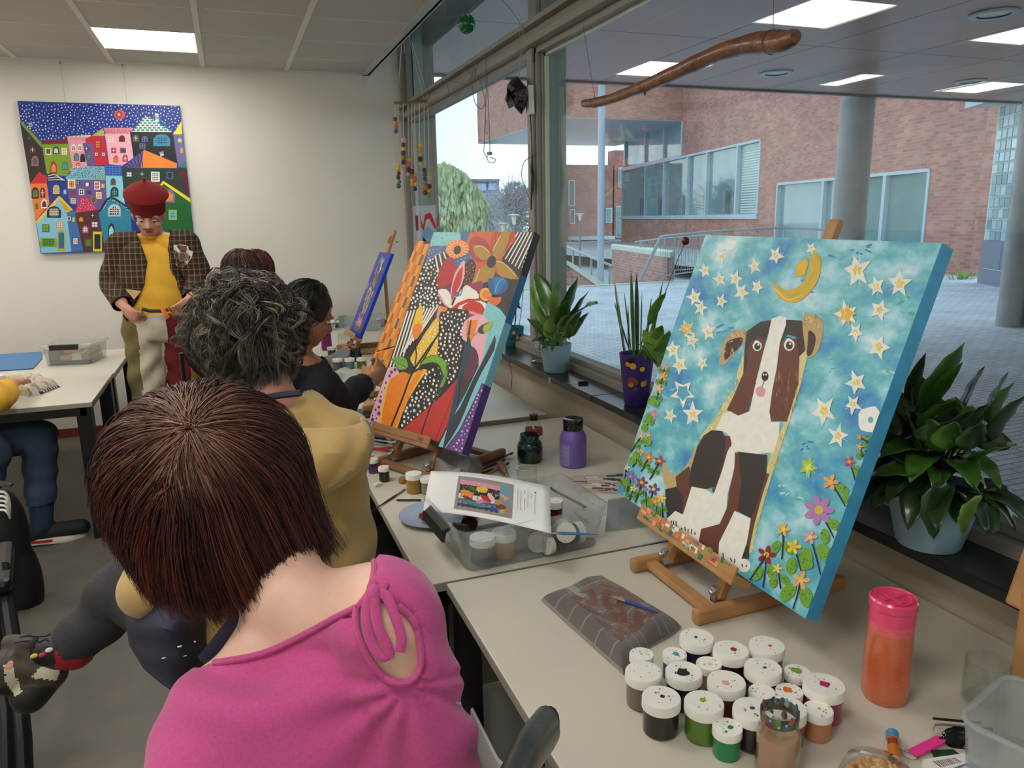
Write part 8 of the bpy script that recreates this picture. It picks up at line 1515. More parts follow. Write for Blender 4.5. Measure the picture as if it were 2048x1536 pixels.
def wr(V, PV): return .005 * np.sin(V[:, 2] * 42 + 3 * np.sin(V[:, 0] * 18)) + .004 * np.sin(V[:, 0] * 50 + V[:, 1] * 34 + 2 * np.sin(V[:, 2] * 20)) + .004
def k_hood(V, PV, N_): return (V[:, 2] > .60) & (V[:, 2] < N2[2] + .05) & ~near(V, HC2, N2 + A(0, .03, .0), .085) & ~near(V, W2R, W2R + nrm(W2R - E2R) * .2, .06) & ~near(V, W2L, W2L + nrm(W2L - E2L) * .2, .055) & ~near(V, K2, A2, .12) & ~near(V, K2, K2 * .6 + PV2 * .4, .11)
hood, hm = garment('hoodie', b2_, k_hood, m_must, t, .014, wr)
b = MB()
for L_, r_ in (([(515, 808), (600, 800), (668, 826), (722, 850), (735, 872)], .016), ([(520, 818), (600, 870), (700, 878), (734, 868)], .013), ([(560, 800), (620, 812), (655, 835), (645, 858)], .018)):
 b.tube([P(x, y, 1.60 - .02 * i) for i, (x, y) in enumerate(L_)], r_, 10)
rs = []
def hoodring(w_, y, d_, th): return [P(618 + w_ * math.cos(a), y + th * math.sin(a), d_ + .05 * (1 - abs(math.cos(a)))) for a in np.linspace(0, 6.283, 25)[:-1]]
hs = MB(); U_ = []
for j, (cx, y, w_, dd) in enumerate([(618, 846, 104, 1.62), (620, 868, 116, 1.585), (622, 900, 112, 1.565), (618, 935, 98, 1.565), (608, 962, 72, 1.575), (598, 985, 36, 1.60), (592, 992, 8, 1.63)]):
 U_.append([P(cx + w_ * math.sin(a), y + 14 * math.cos(a) * (1 if j < 2 else .5), dd + .07 * (abs(a) / 1.75) ** 2.2 + .006 * math.sin(a * 7 + j)) for a in np.linspace(-1.75, 1.75, 31)])
hs.rings(U_, cap=False, closed=False, smooth=True)
hs.rings([U_[0], [p + RI.T @ A(0, -.004, .02) for p in U_[0]], [p + RI.T @ A(0, .012, .05) for p in U_[0]], [p + RI.T @ A(0, .03, .09) for p in U_[0]]], cap=False, closed=False, smooth=True)
ho = hs.build('hood', m_must, hood, solid=.012, sub=1)
b = MB(); b.tube(U_[1][2:-2], .0035, 6); b.tube([U_[j][15] - RI.T @ A(0, 0, .004) for j in range(7)], .0025, 6); b.build('seam', m_must, hood)
b = MB(); nk = [P(x, y, 1.66) for x, y in ((478, 812), (520, 798), (565, 790), (602, 786))]; b.tube(bez(nk, 4), .013, 8, flat=.6); b.build('inner_collar', M('navy_collar', (40, 42, 66), .8), hood)
def k_tr(V, PV, N_): return ((V[:, 2] < .66) | near(V, K2, A2, .12) | near(V, K2, PV2, .12)) & (V[:, 2] > .11) & ~near(V, AN, TO, .055) & ~near(V, E2L, W2L, .05) & ((V - A2) @ nrm(A2 - K2) < -.012)
garment('trousers', b2_, k_tr, m_trg, t, .017, wr)
b = MB(); ap = [(300, 1195), (345, 1165), (400, 1180), (470, 1215), (500, 1250), (480, 1330), (420, 1390), (330, 1420), (275, 1330), (252, 1262)]
def apz(x, y): return 1.56 - .10 * math.exp(-((x - 330) ** 2 + (y - 1290) ** 2) / 9000) + .02 * math.sin(x * .05) + .01 * math.sin(y * .07 + x * .03)
NG = 22; grid = []; polyA = [(255, 1262), (300, 1178), (372, 1170), (478, 1222), (505, 1260), (470, 1350), (400, 1400), (340, 1440), (268, 1400), (250, 1320)]
rs = []
for j in range(NG):
 v = j / (NG - 1); y = 1180 + 250 * v; xl = np.interp(v, [0, .3, .7, 1], [290, 252, 262, 290]); xr = np.interp(v, [0, .2, .6, 1], [385, 410, 415, 400]); rs.append([P(xl + (xr - xl) * u, 1180 + (y - 1180) * (.62 + .38 * u), apz(xl + (xr - xl) * u, y) + .10 * (abs(u - .5) * 2) ** 4) for u in np.linspace(0, 1, 26)])
b.rings(rs, cap=False, closed=False, smooth=True); b.build('apron', m_navy, t, solid=.004)
b = MB(); b.tube([P(520, 1190, .99), P(470, 1258, 1.00), P(415, 1328, 1.01)], .016, 8, flat=.25, up=ray(470, 1260)); b.build('apron_strap', m_navy, pw_)
rg = random.Random(5); b2 = MB()
for k in range(9): x, y = rg.uniform(300, 395), rg.uniform(1215, 1320); q = P(x, y, apz(x, y) - .012); b2.ell(q, (rg.uniform(.001, .002), rg.uniform(.002, .005), .001), frame(ray(x, y)), 8, 4)
b2.build('paint_specks', m_lid, t)
# shoe and sock
b = MB(); chain(b, [P(150, 1300, 2.0), P(98, 1304, 2.0)], [.052, .047]); V_, F_, N__ = blobmesh(b, .006, 3); cols = []
mesh_obj('sock', V_, F_, m_paint, t, [(150, 24, 40) if np.mean(projn(V_[list(f)])[:, 0]) > 110 else (24, 22, 26) for f in F_])
b = MB()
for x, y, c in ((68, 1312, (190, 196, 60)), (85, 1310, (180, 30, 50)), (98, 1300, (220, 220, 214))): b.ell(P(x, y, 1.935), (.006, .009, .003), frame(ray(x, y)), 12, 6, col=c)
b.build('sock_dots', m_dab, t, attr=True)
b = MB(); cap(b, P(98, 1345, 2.0), P(20, 1330, 1.96), .048, .042); cap(b, P(90, 1350, 2.0), P(60, 1390, 1.98), .05, .048); cap(b, P(20, 1325, 1.96), P(10, 1360, 1.96), .04, .04); cap(b, P(60, 1290, 1.99), P(20, 1285, 1.97), .028, .022); V_, F_, N__ = blobmesh(b, .006, 6)
def shoec(p):
 if inpoly(p[0], p[1], [(8, 1330), (22, 1325), (44, 1385), (30, 1392), (12, 1365)]) or inpoly(p[0], p[1], [(60, 1355), (85, 1332), (122, 1335), (112, 1362)]): return (206, 198, 176)
 return (66, 60, 52) if p[1] < 1375 else (36, 34, 32)
sh_ = mesh_obj('sneaker', V_, F_, m_paint, t, [shoec(np.mean(projn(V_[list(f)]), 0)) for f in F_])
b = MB()
for L_ in ([(40, 1275), (62, 1270), (78, 1285)], [(30, 1285), (58, 1282), (70, 1296)], [(50, 1272), (90, 1272), (100, 1268)], [(78, 1285), (92, 1278), (98, 1284)]): b.tube(bez([P(x, y, 1.94) for x, y in L_], 3), .0025, 6)
b.build('laces', m_blk, sh_)
gh = [(84, 78, 70), (108, 100, 88), (56, 52, 48), (134, 124, 108), (70, 64, 58), (156, 144, 124), (46, 42, 40), (94, 86, 76), (62, 56, 52)]
cut2 = lambda x: np.interp(x, [360, 400, 420, 450, 500, 560, 600, 625], [690, 735, 760, 792, 802, 795, 770, 690])
b = MB(); b.ell(HC2 + A(0, -.005, .015), (.105, .112, .105), None, 28, 20); V_, F_, N__ = blobmesh(b, .012, 2); PVh = projn(V_); kp = (PVh[:, 1] < 755) & (V_[:, 1] < HC2[1] + .07); F_ = [f for f in F_ if all(kp[i] for i in f)]; mesh_obj('hair_base', V_, F_, M('grey_hair_base', (50, 46, 42), .9, vary=.3, vs=60), t)
hairdo(t, HC2 + A(0, -.005, .012), (.118, .126, .120), nrm(A(.0, -.35, .94)), 900, 12, .20, gh, m_hair, 12, curl=.012, freq=.55, rr=.0010, cut=cut2, lockr=.009, vol=.25, steps=18, frizz=.03, inward=.1, wave=.02)
hairdo(t, HC2 + A(0, -.005, .012), (.123, .130, .124), nrm(A(.3, -.3, .9)), 420, 8, .15, gh, m_hair, 13, curl=.020, freq=.6, rr=.0010, cut=cut2, lockr=.007, vol=.08, steps=18, frizz=.08, inward=.1, wave=.03)
# ---------------------------------------------------------------- young woman in black, painting
H3 = P(617, 632, 2.78); t = thing('person', (H3[0] - .1, H3[1] + .1, 0), 'person in black with dark hair, smiling in profile, painting the orange checked canvas', 'person')
b = MB(); f3 = nrm(ray(700, 690) * .15 + nrm(P(700, 668, 2.9) - P(600, 632, 2.8))); g, Fm = head(b, H3, f3, A(-.05, 0, 1), .98, False)
N3_ = P(592, 718, 2.80); cap(b, H3 + A(-.03, 0, -.07), N3_, .046, .052); S3R = P(640, 775, 2.78); S3L = P(548, 760, 3.0); B3 = np.eye(3); PV3 = A(N3_[0] - .05, N3_[1] + .02, .52)
cap(b, N3_, S3R, .055, .06); cap(b, N3_, S3L, .055, .06); cap(b, N3_ + dn * .08, PV3 + A(0, 0, .25), .12, .13); cap(b, PV3 + A(0, 0, .25), PV3, .13, .15); cap(b, S3R, S3L, .07)
E3 = P(682, 805, 2.86); W3 = P(754, 752, 3.06); chain(b, [S3R, E3, W3], [.062, .046, .028]); hd = nrm(P(775, 700, 3.2) - W3); hand(b, W3, hd, nrm(A(-.2, 1, 0)), -1, .9, .92); E3L = S3L + A(.02, .12, -.24); chain(b, [S3L, E3L, E3L + A(.2, .1, .0)], [.06, .045, .028]); hand(b, E3L + A(.2, .1, 0), A(1, .3, 0), dn, 1, .5)
for q in (-.09, .09): KN = A(PV3[0] + q - .02, PV3[1] - .0, .5); KN = PV3 + A(.33, q, 0.0); chain(b, [PV3 + A(0, q, 0), KN, A(KN[0], KN[1], .08)], [.09, .062, .042]); cap(b, A(KN[0], KN[1], .05), A(KN[0] + .16, KN[1], .04), .038, .032)
b3 = blobmesh(b, .0065, 5); mesh_obj('body', b3[0], b3[1], m_brown, t); face_parts(t, g, Fm, .98, (24, 16, 14), lip=(150, 70, 64))
b = MB(); b.ell(g(0, .087, -.0585), (.014, .004, .0045), Fm, 12, 6); b.build('teeth', m_lid, t)
m_blkk = M('black_knit', (16, 16, 22), .9, vary=.1, vs=30, bump=.3, bs=120)
garment('black_sweater', b3, lambda V, PV, N_: (V[:, 2] > .55) & (V[:, 2] < N3_[2] - .01) & ~near(V, W3 - (W3 - E3) * .02, W3 + hd * .3, .085) & ~near(V, H3, H3 + A(0, 0, -.08), .10) & ~near(V, E3L + A(.2, .1, 0), E3L + A(.4, .15, 0), .07), m_blkk, t, .012, wr)
garment('black_trousers', b3, lambda V, PV, N_: V[:, 2] <= .56, m_blkk, t, .010, wr)
dh = [(20, 16, 16), (30, 22, 20), (14, 12, 14), (40, 30, 26)]
hb3 = MB(); hb3.ell(g(0, -.022, .038), (.082, .098, .088), Fm, 24, 18); V_, F_, N__ = blobmesh(hb3, .008, 2); loc = (V_ - H3) @ Fm; kp = (loc[:, 1] < .045) | (loc[:, 2] > .055); F_ = [f for f in F_ if all(kp[i] for i in f)]; mesh_obj('hair_base', V_, F_, M('black_hair_base', (20, 16, 16), .6), t)
hairdo(t, g(0, -.02, .035), (.092, .098, .092), nrm(Fm @ A(.3, .1, .95)), 500, 8, .28, dh, m_hair, 22, rr=.0012, lockr=.008, vol=.12, steps=16, cut=lambda x: np.interp(x, [560, 600, 612, 622, 634, 646, 656, 670], [765, 750, 715, 650, 618, 602, 588, 560]), inward=.15, wave=.012)
brush('paintbrush', P(800, 690, 3.20), P(752, 703, 3.17), 'thin dark brush held in the painting hand at the orange checked canvas', (30, 24, 24), bc=(60, 40, 40), r=.0025)
# ---------------------------------------------------------------- two people at the back, only hair tops in view
def backhead(px, py, d, label, cols, sh, seed, rad=.092, base=(70, 44, 30)):
 c = P(px, py, d); t = thing('person', (c[0], c[1], 0), label, 'person'); b = MB(); g, Fm = head(b, c, A(.5, .8, -.1), A(0, 0, 1), .98); cap(b, c + dn * .06, c + dn * .17, .05, .06); cap(b, c + A(-.16, .08, -.2), c + A(.16, -.08, -.2), .065); cap(b, c + dn * .22, A(c[0], c[1], .6), .13, .15)
 for q in (-1, 1): KN = A(c[0] + .3, c[1] + .1 + q * .09, .5); chain(b, [A(c[0], c[1] + q * .08, .52), KN, A(KN[0], KN[1], .08)], [.09, .06, .045]); e = c + A(-.16 * q, .08 * q, -.2); chain(b, [e, e + A(.0, .06, -.27), e + A(.08, .20, -.38)], [.055, .045, .028]); hand(b, e + A(.08, .2, -.38), A(.5, .8, -.4), dn, q, .5)
 V, F_, N_ = blobmesh(b, .011, 4); mesh_obj('body', V, F_, m_skinr, t); garment('black_clothes', (V, F_, N_), lambda V, PV, N_: (V[:, 2] < c[2] - .14) & (V[:, 2] > .1), m_blkk, t, .012, wr)
 hb = MB(); hb.ell(g(0, -.02, .038), (.082, .096, .086), Fm, 20, 14); hb.build('hair_base', M('hair_base_%d' % seed, base, .7), t); hairdo(t, g(0, -.02, .035), (rad, rad * 1.05, rad), A(0, -.2, 1), 400, 6, .3, cols, m_hair, seed, rr=.0014, lockr=.008, vol=.1, steps=14, inward=.1)
backhead(488, 552, 3.75, 'person with straight dark brown hair, mostly hidden behind the curly grey head', [(74, 48, 34), (54, 34, 26), (94, 62, 42), (40, 26, 20)], .1, 41)
backhead(517, 545, 4.35, 'person with reddish brown hair, just visible beyond the dark brown head', [(96, 42, 36), (70, 30, 30), (116, 56, 44)], .1, 43, base=(80, 36, 32))
# black chair back behind the curly head
c = P(424, 692, 3.1); t = thing('chair', (c[0], c[1], 0), 'black rounded chair back left of the curly grey head', 'chair'); b = MB(); b.ell(c, (.11, .035, .14), frame(A(0, .2, 1)), 24, 12); b.build('backrest', M('black_chair_shell', (14, 16, 16), .35), t); b = MB(); b.box(A(c[0], c[1] + .24, .45), (.42, .42, .04)); b.build('seat', M('black_chair_shell', (14, 16, 16)), t, bevel=.02)
for q in (-1, 1):
 for w_ in (.42, .05): b = MB(); b.tube([A(c[0] + q * .18, c[1] + w_, 0), A(c[0] + q * .17, c[1] + w_, .44)], .012, 8); b.build('leg', m_blk, t)
 b = MB(); b.tube([A(c[0] + q * .12, c[1] + .04, .45), c + A(q * .12, 0, -.02)], .01, 8); b.build('upright', m_blk, t)
# ---------------------------------------------------------------- standing man
DM = 4.5; pm = lambda x, y, dd=0: P(x, y, DM + dd); H5 = pm(297, 430, -.06); t = thing('person', (pm(320, 700)[0], pm(320, 700)[1], 0), 'standing person in a red knitted cap, brown plaid jacket, yellow shirt and patchwork trousers', 'person')
f5 = nrm(A(-.02, -.85, -.42)); b = MB(); g, Fm = head(b, H5, f5, A(.03, -.4, 1), 1.1); N5 = pm(308, 476, .05); cap(b, H5 + A(0, .03, -.06), N5, .058, .066); SA, SB = pm(246, 496, .04), pm(370, 492, .04); cap(b, N5 + dn * .02, SA, .062, .072); cap(b, N5 + dn * .02, SB, .062, .072)
cM = lambda y: pm(np.interp(y, [480, 560, 620, 680], [308, 312, 318, 322]), y, .05)
torso(b, [(cM(y), rx, ry) for y, rx, ry in ((672, .15, .11), (650, .18, .13), (620, .175, .135), (590, .18, .14), (560, .185, .135), (530, .19, .125), (505, .18, .11), (490, .13, .085))], np.eye(3))
EA, WA_ = pm(226, 572, .02), pm(243, 606, -.16); EB, WB = pm(398, 560, .03), pm(384, 596, -.12); chain(b, [SA, EA, WA_], [.075, .056, .036]); chain(b, [SB, EB, WB], [.075, .056, .036]); hand(b, pm(247, 612, -.17), pm(268, 632, -.2) - pm(247, 612, -.17), nrm(A(.6, .5, 0)), -1, .75, .95); hand(b, pm(381, 598, -.13), A(-.5, -.3, -.4), nrm(A(-.5, .5, 0)), 1, .7, .95)
HP = pm(322, 660, .05)
for q, fx in ((-1, -.02), (1, .03)): a0_ = HP + A(q * .09, 0, 0); kn_ = A(a0_[0] + q * .02, a0_[1] - .02, .52); an = A(kn_[0] + q * .02, kn_[1] + .03, .10); chain(b, [a0_, kn_, an], [.10, .072, .05]); cap(b, A(an[0], an[1] + .02, .05), A(an[0] + q * .04, an[1] - .17, .04), .042, .036)
b5 = blobmesh(b, .0072, 5); mesh_obj('body', b5[0], b5[1], m_skinr, t); face_parts(t, g, Fm, 1.1, (60, 44, 38), lip=(150, 80, 74))
b = MB()
for q in (-1, 1): b.tube([g(q * .018, .080, .034), g(q * .036, .078, .040), g(q * .056, .062, .026)], .0016, 5)
b.tube([g(-.03, .082, -.046), g(0, .09, -.043), g(.03, .082, -.046)], .0022, 5); b.build('face_paint', M('face_paint', (90, 60, 56), .8), t)
# plaid
mp5 = bpy.data.materials.new('brown_plaid'); MATS['brown_plaid'] = mp5; mp5.use_nodes = True; n = mp5.node_tree.nodes; L = mp5.node_tree.links; bs = n['Principled BSDF']; bs.inputs['Roughness'].default_value = .95
tc_ = n.new('ShaderNodeTexCoord'); sx_n = n.new('ShaderNodeSeparateXYZ'); L.new(tc_.outputs['Object'], sx_n.inputs[0])
def band(sock, sc, w, ph=0):
 a = n.new('ShaderNodeMath'); a.operation = 'MULTIPLY_ADD'; a.inputs[1].default_value = sc; a.inputs[2].default_value = ph; L.new(sock, a.inputs[0]); f = n.new('ShaderNodeMath'); f.operation = 'FRACT'; L.new(a.outputs[0], f.inputs[0]); c = n.new('ShaderNodeMath'); c.operation = 'LESS_THAN'; c.inputs[1].default_value = w; L.new(f.outputs[0], c.inputs[0]); return c.outputs[0]
def mixc(f, a, c, fac=1.0):
 m = n.new('ShaderNodeMix'); m.data_type = 'RGBA'; mm = n.new('ShaderNodeMath'); mm.operation = 'MULTIPLY'; mm.inputs[1].default_value = fac; L.new(f, mm.inputs[0]); L.new(mm.outputs[0], m.inputs[0])
 if isinstance(a, tuple): m.inputs[6].default_value = (*lin(a), 1)
 else: L.new(a, m.inputs[6])
 m.inputs[7].default_value = (*lin(c), 1); return m.outputs[2]
c_ = mixc(band(sx_n.outputs['X'], 32, .3), (58, 42, 28), (36, 26, 20), .8); c_ = mixc(band(sx_n.outputs['Z'], 30, .35), c_, (34, 24, 18), .7); c_ = mixc(band(sx_n.outputs['X'], 32, .10, .45), c_, (160, 130, 98), .55); c_ = mixc(band(sx_n.outputs['Z'], 30, .11, .5), c_, (150, 118, 88), .5); L.new(c_, bs.inputs['Base Color'])
s2 = lambda x, y: (180 + x / 3.2, 320 + y / 3.2)
SHIRT = [s2(*q) for q in ((298, 375), (296, 460), (330, 545), (366, 655), (345, 790), (285, 935), (300, 975), (600, 975), (600, 905), (560, 810), (512, 690), (502, 560), (512, 440), (500, 375), (400, 420))]
lowj = N5[2] - .36
def arm5(V): return near(V, SA, EA, .12) | near(V, EA, WA_, .075) | near(V, SB, EB, .12) | near(V, EB, WB, .075)
def k_j(V, PV, N_):
 cf = camface(V, PV, N_); sh_ = np.array([inpoly(p[0], p[1], SHIRT) for p in PV]); a_ = near(V, EA, WA_, .07) | near(V, EB, WB, .07)
 return ((V[:, 2] > lowj) | a_) & (V[:, 2] < N5[2] + .06) & ~near(V, H5, N5 + A(0, 0, .01), .078) & (~(cf & sh_) | near(V, EA, WA_, .06)) & ~near(V, pm(250, 614, -.17), pm(275, 640, -.2), .05) & ~near(V, pm(378, 600, -.14), pm(366, 612, -.2), .05) & ~near(V, H5, H5 + A(0, 0, -.05), .10)
jk, jm = garment('plaid_jacket', b5, k_j, mp5, t, .022, lambda V, PV: .006 * np.sin(V[:, 2] * 30 + V[:, 0] * 10), snap=[SHIRT])
m_yel = M('yellow_shirt', (222, 172, 52), .85, vary=.04, vs=10, bump=.2, bs=120)
garment('yellow_shirt', b5, lambda V, PV, N_: (V[:, 2] > HP[2] + .085) & (V[:, 2] < N5[2] + .02) & ~near(V, H5, N5 + A(0, 0, .03), .07) & ~near(V, EA, WA_, .075) & ~near(V, EB, WB, .075) & ~near(V, pm(247, 612, -.17), pm(275, 640, -.2), .08) & ~near(V, pm(381, 598, -.13), pm(366, 612, -.2), .08) & (np.abs(V[:, 0] - cM(560)[0]) < .22), m_yel, t, .010, lambda V, PV: .003 * np.sin(V[:, 2] * 55 + V[:, 0] * 20))
m_tr5 = M('patchwork_trousers', (200, 190, 170), .9, attr=True, vary=.05, vs=20, bump=.3, bs=120)
def trc(V2, P2, f2):
 out = []
 for f in f2:
  x = np.mean(P2[list(f), 0]) - (np.mean(P2[list(f), 1]) - 640) * .09; out.append((110, 100, 62) if x < 276 else (200, 192, 172) if x < 331 else (110, 24, 32) if x < 368 else (176, 134, 62))
 return out
garment('trousers', b5, lambda V, PV, N_: (V[:, 2] < HP[2] + .11) & (V[:, 2] > .1) & ~near(V, EA, pm(275, 640, -.2), .09) & ~near(V, EB, pm(366, 612, -.2), .09), m_tr5, t, .020, wr, trc)
garment('shoes', b5, lambda V, PV, N_: V[:, 2] <= .115, m_blkk, t, .008)
b = MB(); sj = surf_fn(jm[0], jm[1])
PT = [(347, 490), (366, 489), (376, 492), (378, 500), (386, 503), (383, 516), (374, 528), (366, 535), (352, 530), (348, 510)]
q5 = [sj(x, y, .006) for x, y in PT]; q5 = [q if q is not None else pm(x, y, -.14) for q, (x, y) in zip(q5, PT)]; b.prism([q + ray(360, 510) * .004 for q in q5], -ray(360, 510) * .003, col=(206, 198, 186))
for pts_, cc in (([(358, 490), (374, 492), (372, 502), (362, 500)], (96, 24, 34)), ([(356, 506), (368, 502), (377, 508), (373, 520), (362, 524), (355, 516)], (100, 86, 76)), ([(360, 509), (369, 507), (368, 517), (360, 519)], (60, 48, 40)), ([(360, 527), (372, 524), (368, 533), (360, 534)], (110, 30, 40))):
 qq = [sj(x, y, .010) for x, y in pts_]; qq = [q if q is not None else pm(x, y, -.15) for q, (x, y) in zip(qq, pts_)]; b.prism([q for q in qq], -ray(360, 510) * .002, col=cc)
b.build('torn_patch', m_dab, jk, attr=True)
b = MB(); fl_ = [pm(x, y, -.19) for x, y in ((250, 578), (283, 582), (268, 599))]; b.prism(fl_, ray(265, 590) * .004); b.build('tan_flap', M('tan_lining', (190, 158, 104), .9), jk)
b = MB(); b.tube([pm(x, y, -.17) for x, y in ((284, 618), (300, 622), (322, 622), (345, 618), (368, 614))], .010, 8, flat=.4, up=ray(320, 620)); be = b.build('belt', m_blk, t)
b = MB(); b.tube([pm(325, 618, -.20), pm(331, 628, -.21), pm(337, 636, -.20)], .012, 8, flat=.3, up=ray(330, 625)); b.build('orange_ribbon', M('orange_ribbon', (206, 96, 40), .6), be)
b = MB()
for x0, y0 in ((284, 622), (352, 620)):
 for k in range(5): b.tube([pm(x0, y0, -.19), pm(x0 - 3 + k * 2, y0 + 9, -.20), pm(x0 - 6 + k * 4, y0 + 16 + (k % 2) * 3, -.19)], .004, 5)
b.build('brown_tassels', M('tassel_brown', (120, 92, 66), .9), be)
# red knitted cap
hu = Fm[:, 2]; b = MB(); hc5 = g(0, -.012, .055); pr = [(.088, -.030), (.092, -.01), (.094, .012), (.104, .024), (.116, .034), (.112, .046), (.088, .062), (.055, .076), (.022, .086), (.008, .090), (.008, .104), (.001, .106)]
b.lathe([(r * 1.06, z * 1.5 + .008) for r, z in pr], hc5, 36, rot=Fm, sx=1, sy=1.1); cp = b.build('knitted_cap', M('red_wool', (140, 22, 26), .95, vary=.15, vs=50, bump=.9, bs=160, stretch=(1, 1, 4)), t)
# ---------------------------------------------------------------- person cut by the left edge
K6 = P(78, 872, 3.95); AK = P(84, 1052, 3.90); FT = onz(78, 1100, 0); t = thing('person', (K6[0] - .4, K6[1] + .1, 0), 'person in blue jeans and black sneakers, mostly cut off by the left edge', 'person'); b = MB()
PV6 = K6 + A(-.44, -.05, .0); cap(b, PV6, PV6 + A(-.02, .05, .45), .16, .15); cap(b, PV6 + A(-.02, .05, .50), PV6 + A(-.0, .1, .66), .1, .05); g, Fm = head(b, PV6 + A(.0, .12, .80), A(.8, .5, -.2), A(0, 0, 1))
chain(b, [PV6 + A(0, .08, 0), K6, AK], [.105, .072, .046]); chain(b, [PV6 + A(0, -.12, 0), K6 + A(-.16, -.22, 0), A(K6[0] - .3, K6[1] - .3, .08)], [.10, .07, .045]); heel = A(AK[0] - .03, AK[1], .05); toe = A(AK[0] + .17, AK[1] + .03, .04); cap(b, heel, toe, .036, .034); cap(b, AK, heel, .045, .038)
SH6 = PV6 + A(.12, -.02, .46); EL6 = P(-8, 800, 3.55); chain(b, [SH6, EL6, EL6 + A(.0, .3, .02)], [.065, .052, .03]); hand(b, EL6 + A(0, .3, .02), A(.2, 1, 0), dn, 1, .4)
b6 = blobmesh(b, .009, 5); mesh_obj('body', b6[0], b6[1], m_skinr, t)
hairdo(t, g(0, -.02, .035), (.092, .1, .09), A(0, -.2, 1), 300, 5, .12, dh, m_hair, 55, rr=.0014, lockr=.008, vol=.1, steps=10, inward=.1)
m_jean = M('blue_denim', (50, 66, 88), .85, vary=.12, vs=20, bump=.3, bs=260)
garment('jeans', b6, lambda V, PV, N_: (V[:, 2] < PV6[2] + .12) & (V[:, 2] > .205), m_jean, t, .018, lambda V, PV: .004 * np.sin(V[:, 2] * 60 + V[:, 0] * 14)); garment('yellow_sweater', b6, lambda V, PV, N_: (V[:, 2] > PV6[2] + .10) & (V[:, 2] < PV6[2] + .64) & ~near(V, EL6 + A(0, .24, .02), EL6 + A(.1, .6, 0), .07), m_yel, t, .014, wr)
garment('navy_sock', b6, lambda V, PV, N_: (V[:, 2] <= .24) & (V[:, 2] > .05), M('navy_sock', (26, 44, 66), .9), t, .006)
b = MB(); q_ = nrm(toe - heel); sd_ = A(-q_[1], q_[0], 0); cap(b, heel + A(-.01, 0, .01), toe + A(.0, 0, .012), .048, .044); cap(b, heel + A(0, 0, .03), heel + q_ * .05 + A(0, 0, .06), .045, .036); V_, F_, N__ = blobmesh(b, .006, 4); kp = V_[:, 2] > .024; F2_ = [f for f in F_ if all(kp[i] for i in f)]; mesh_obj('sneaker_upper', V_, F2_, M('black_mesh_upper', (24, 24, 28), .8), t)
b = MB(); b.rings([[heel * A(1, 1, 0) + q_ * (.085 + .135 * math.cos(a) * k) + sd_ * (.048 * math.sin(a) * k * (1 - .15 * math.cos(a))) + A(0, 0, z + .004 * math.cos(a * 3)) for a in np.linspace(0, 6.283, 33)[:-1]] for k, z in ((.95, .006), (1.04, .008), (1.06, .03), (.98, .038))], smooth=True); so_ = b.build('sneaker_sole', M('white_sole', (206, 200, 186), .6), t)
b = MB(); b.rings([[heel * A(1, 1, 0) + q_ * (.085 + .135 * math.cos(a) * 1.075) + sd_ * (.048 * math.sin(a) * 1.09 * (1 - .15 * math.cos(a))) + A(0, 0, z) for a in np.linspace(2.4, 4.6, 12)] for z in (.022, .036)], cap=False, closed=False); b.build('red_stripe', M('red_stripe', (170, 24, 34), .5), so_)
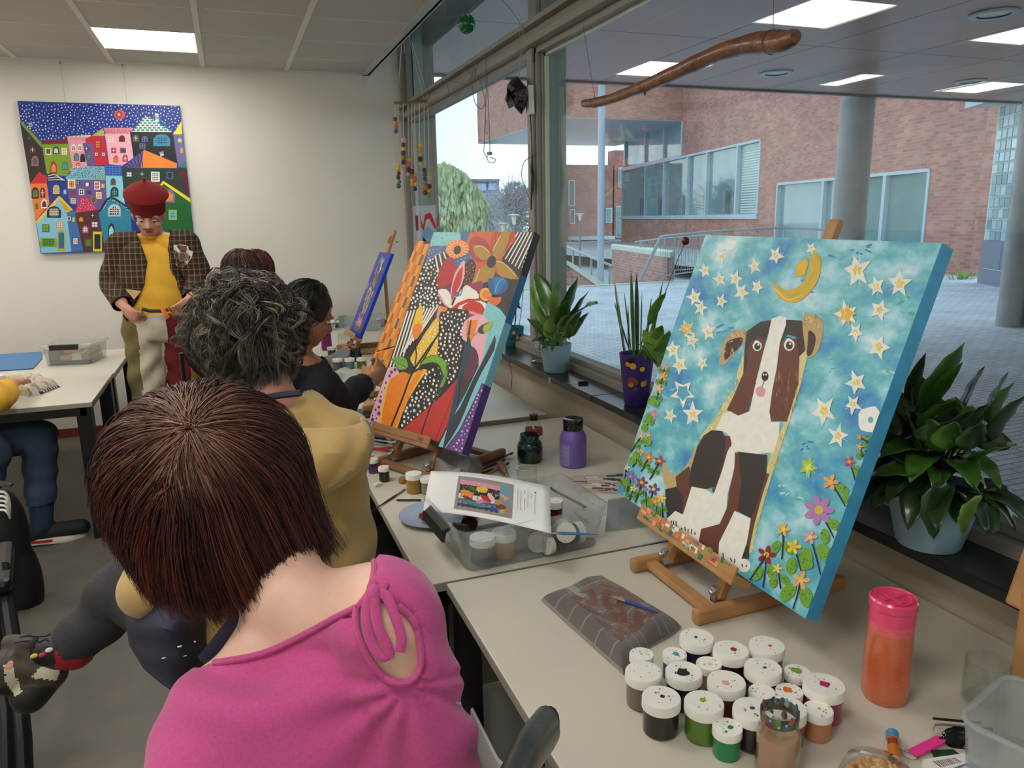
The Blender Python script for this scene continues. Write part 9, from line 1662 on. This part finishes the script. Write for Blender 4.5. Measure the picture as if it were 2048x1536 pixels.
# second, dark leg, chair and striped bag at the left edge
t = thing('chair', onz(20, 1500, 0), 'black steel-framed chair at the bottom left edge under the crossed sneaker', 'chair'); b = MB(); b.tube([P(4, 1130, 2.5), P(34, 1330, 2.35), P(48, 1480, 2.25), P(56, 1700, 2.2)], .022, 8); b.tube([P(-30, 1140, 2.5), P(14, 1420, 2.3), P(20, 1700, 2.2)], .02, 8); b.build('frame', m_blk, t); b = MB(); s0 = P(-60, 1150, 2.5); b.box(s0 + A(-.08, 0, 0), (.4, .38, .05), rotz(.2)); b.build('seat', m_blk, t, bevel=.02)
for q in ((-.2, .15), (.08, .15), (-.2, -.15)): b = MB(); b.tube([A(s0[0] - .05 + q[0], s0[1] + q[1], 0), A(s0[0] - .05 + q[0], s0[1] + q[1], s0[2])], .014, 8); b.build('leg', m_blk, t)
c = P(6, 1020, 3.2); t = thing('striped_bag', (c[0], c[1], 0), 'black bag with a white striped cloth at the left edge behind the black chair', 'bag'); b = MB(); b.ell(c + dn * .10, (.085, .08, .20), None, 20, 14); b.ell(c + A(0.02, 0, -.34), (.085, .08, .22), None, 20, 14); b.ell(A(c[0] - .03, c[1], .17), (.10, .1, .18), None, 16, 10); V_, F_, N__ = blobmesh(b, .015, 4); mesh_obj('bag_body', V_, F_, M('black_nylon', (16, 16, 18), .6, bump=.5, bs=20), t)
b = MB()
for k in range(5): b.tube(bez([P(-10, 985 + k * 9, 3.12), P(8, 984 + k * 9, 3.10), P(17, 996 + k * 8, 3.11), P(20, 1012 + k * 6, 3.13)], 3), .005, 6)
b.build('white_stripes', m_lid, t); b = MB(); b.tube([P(-10, 965, 3.1), P(12, 968, 3.1), P(24, 970, 3.1)], [.02, .022, .012], 8, flat=.4); b.build('strap_end', m_blk, t)

# ---------------------------------------------------------------- groups for things that repeat
for o in list(bpy.data.objects):
 c = o.get('category')
 if not c or o.parent is not None or o.get('group'): continue
 y = o.location[1]
 g_ = {'paint jar': 'paint jars crowded on the near table' if y < 1.35 and o.location[2] < .76 else 'paint jars on the left table' if o.location[0] < -.5 else 'paint jars in and around the crate' if y < 2.9 else 'paint jars on the far tables', 'paintbrush': 'paintbrushes lying on the tables', 'table': 'cream worktop tables', 'easel': 'beech table easels', 'painting': 'paintings on canvas', 'potted plant': 'potted plants on the window sill', 'street lamp': 'street lamps outside', 'downlight': 'downlights in the outdoor canopy', 'window': 'windows of the brick facade', 'railing': 'steel railings outside', 'person': 'people in the workshop', 'chair': 'chairs', 'tree': 'trees outside', 'tray': 'clear trays on the far table', 'plate': 'blue-rimmed plates', 'clip': 'clips on the sill edge', 'pen': 'pens in the crate', 'packet': 'packets in the lidded box', 'building': 'distant buildings', 'column': 'columns outside'}.get(c)
 if g_: o['group'] = g_
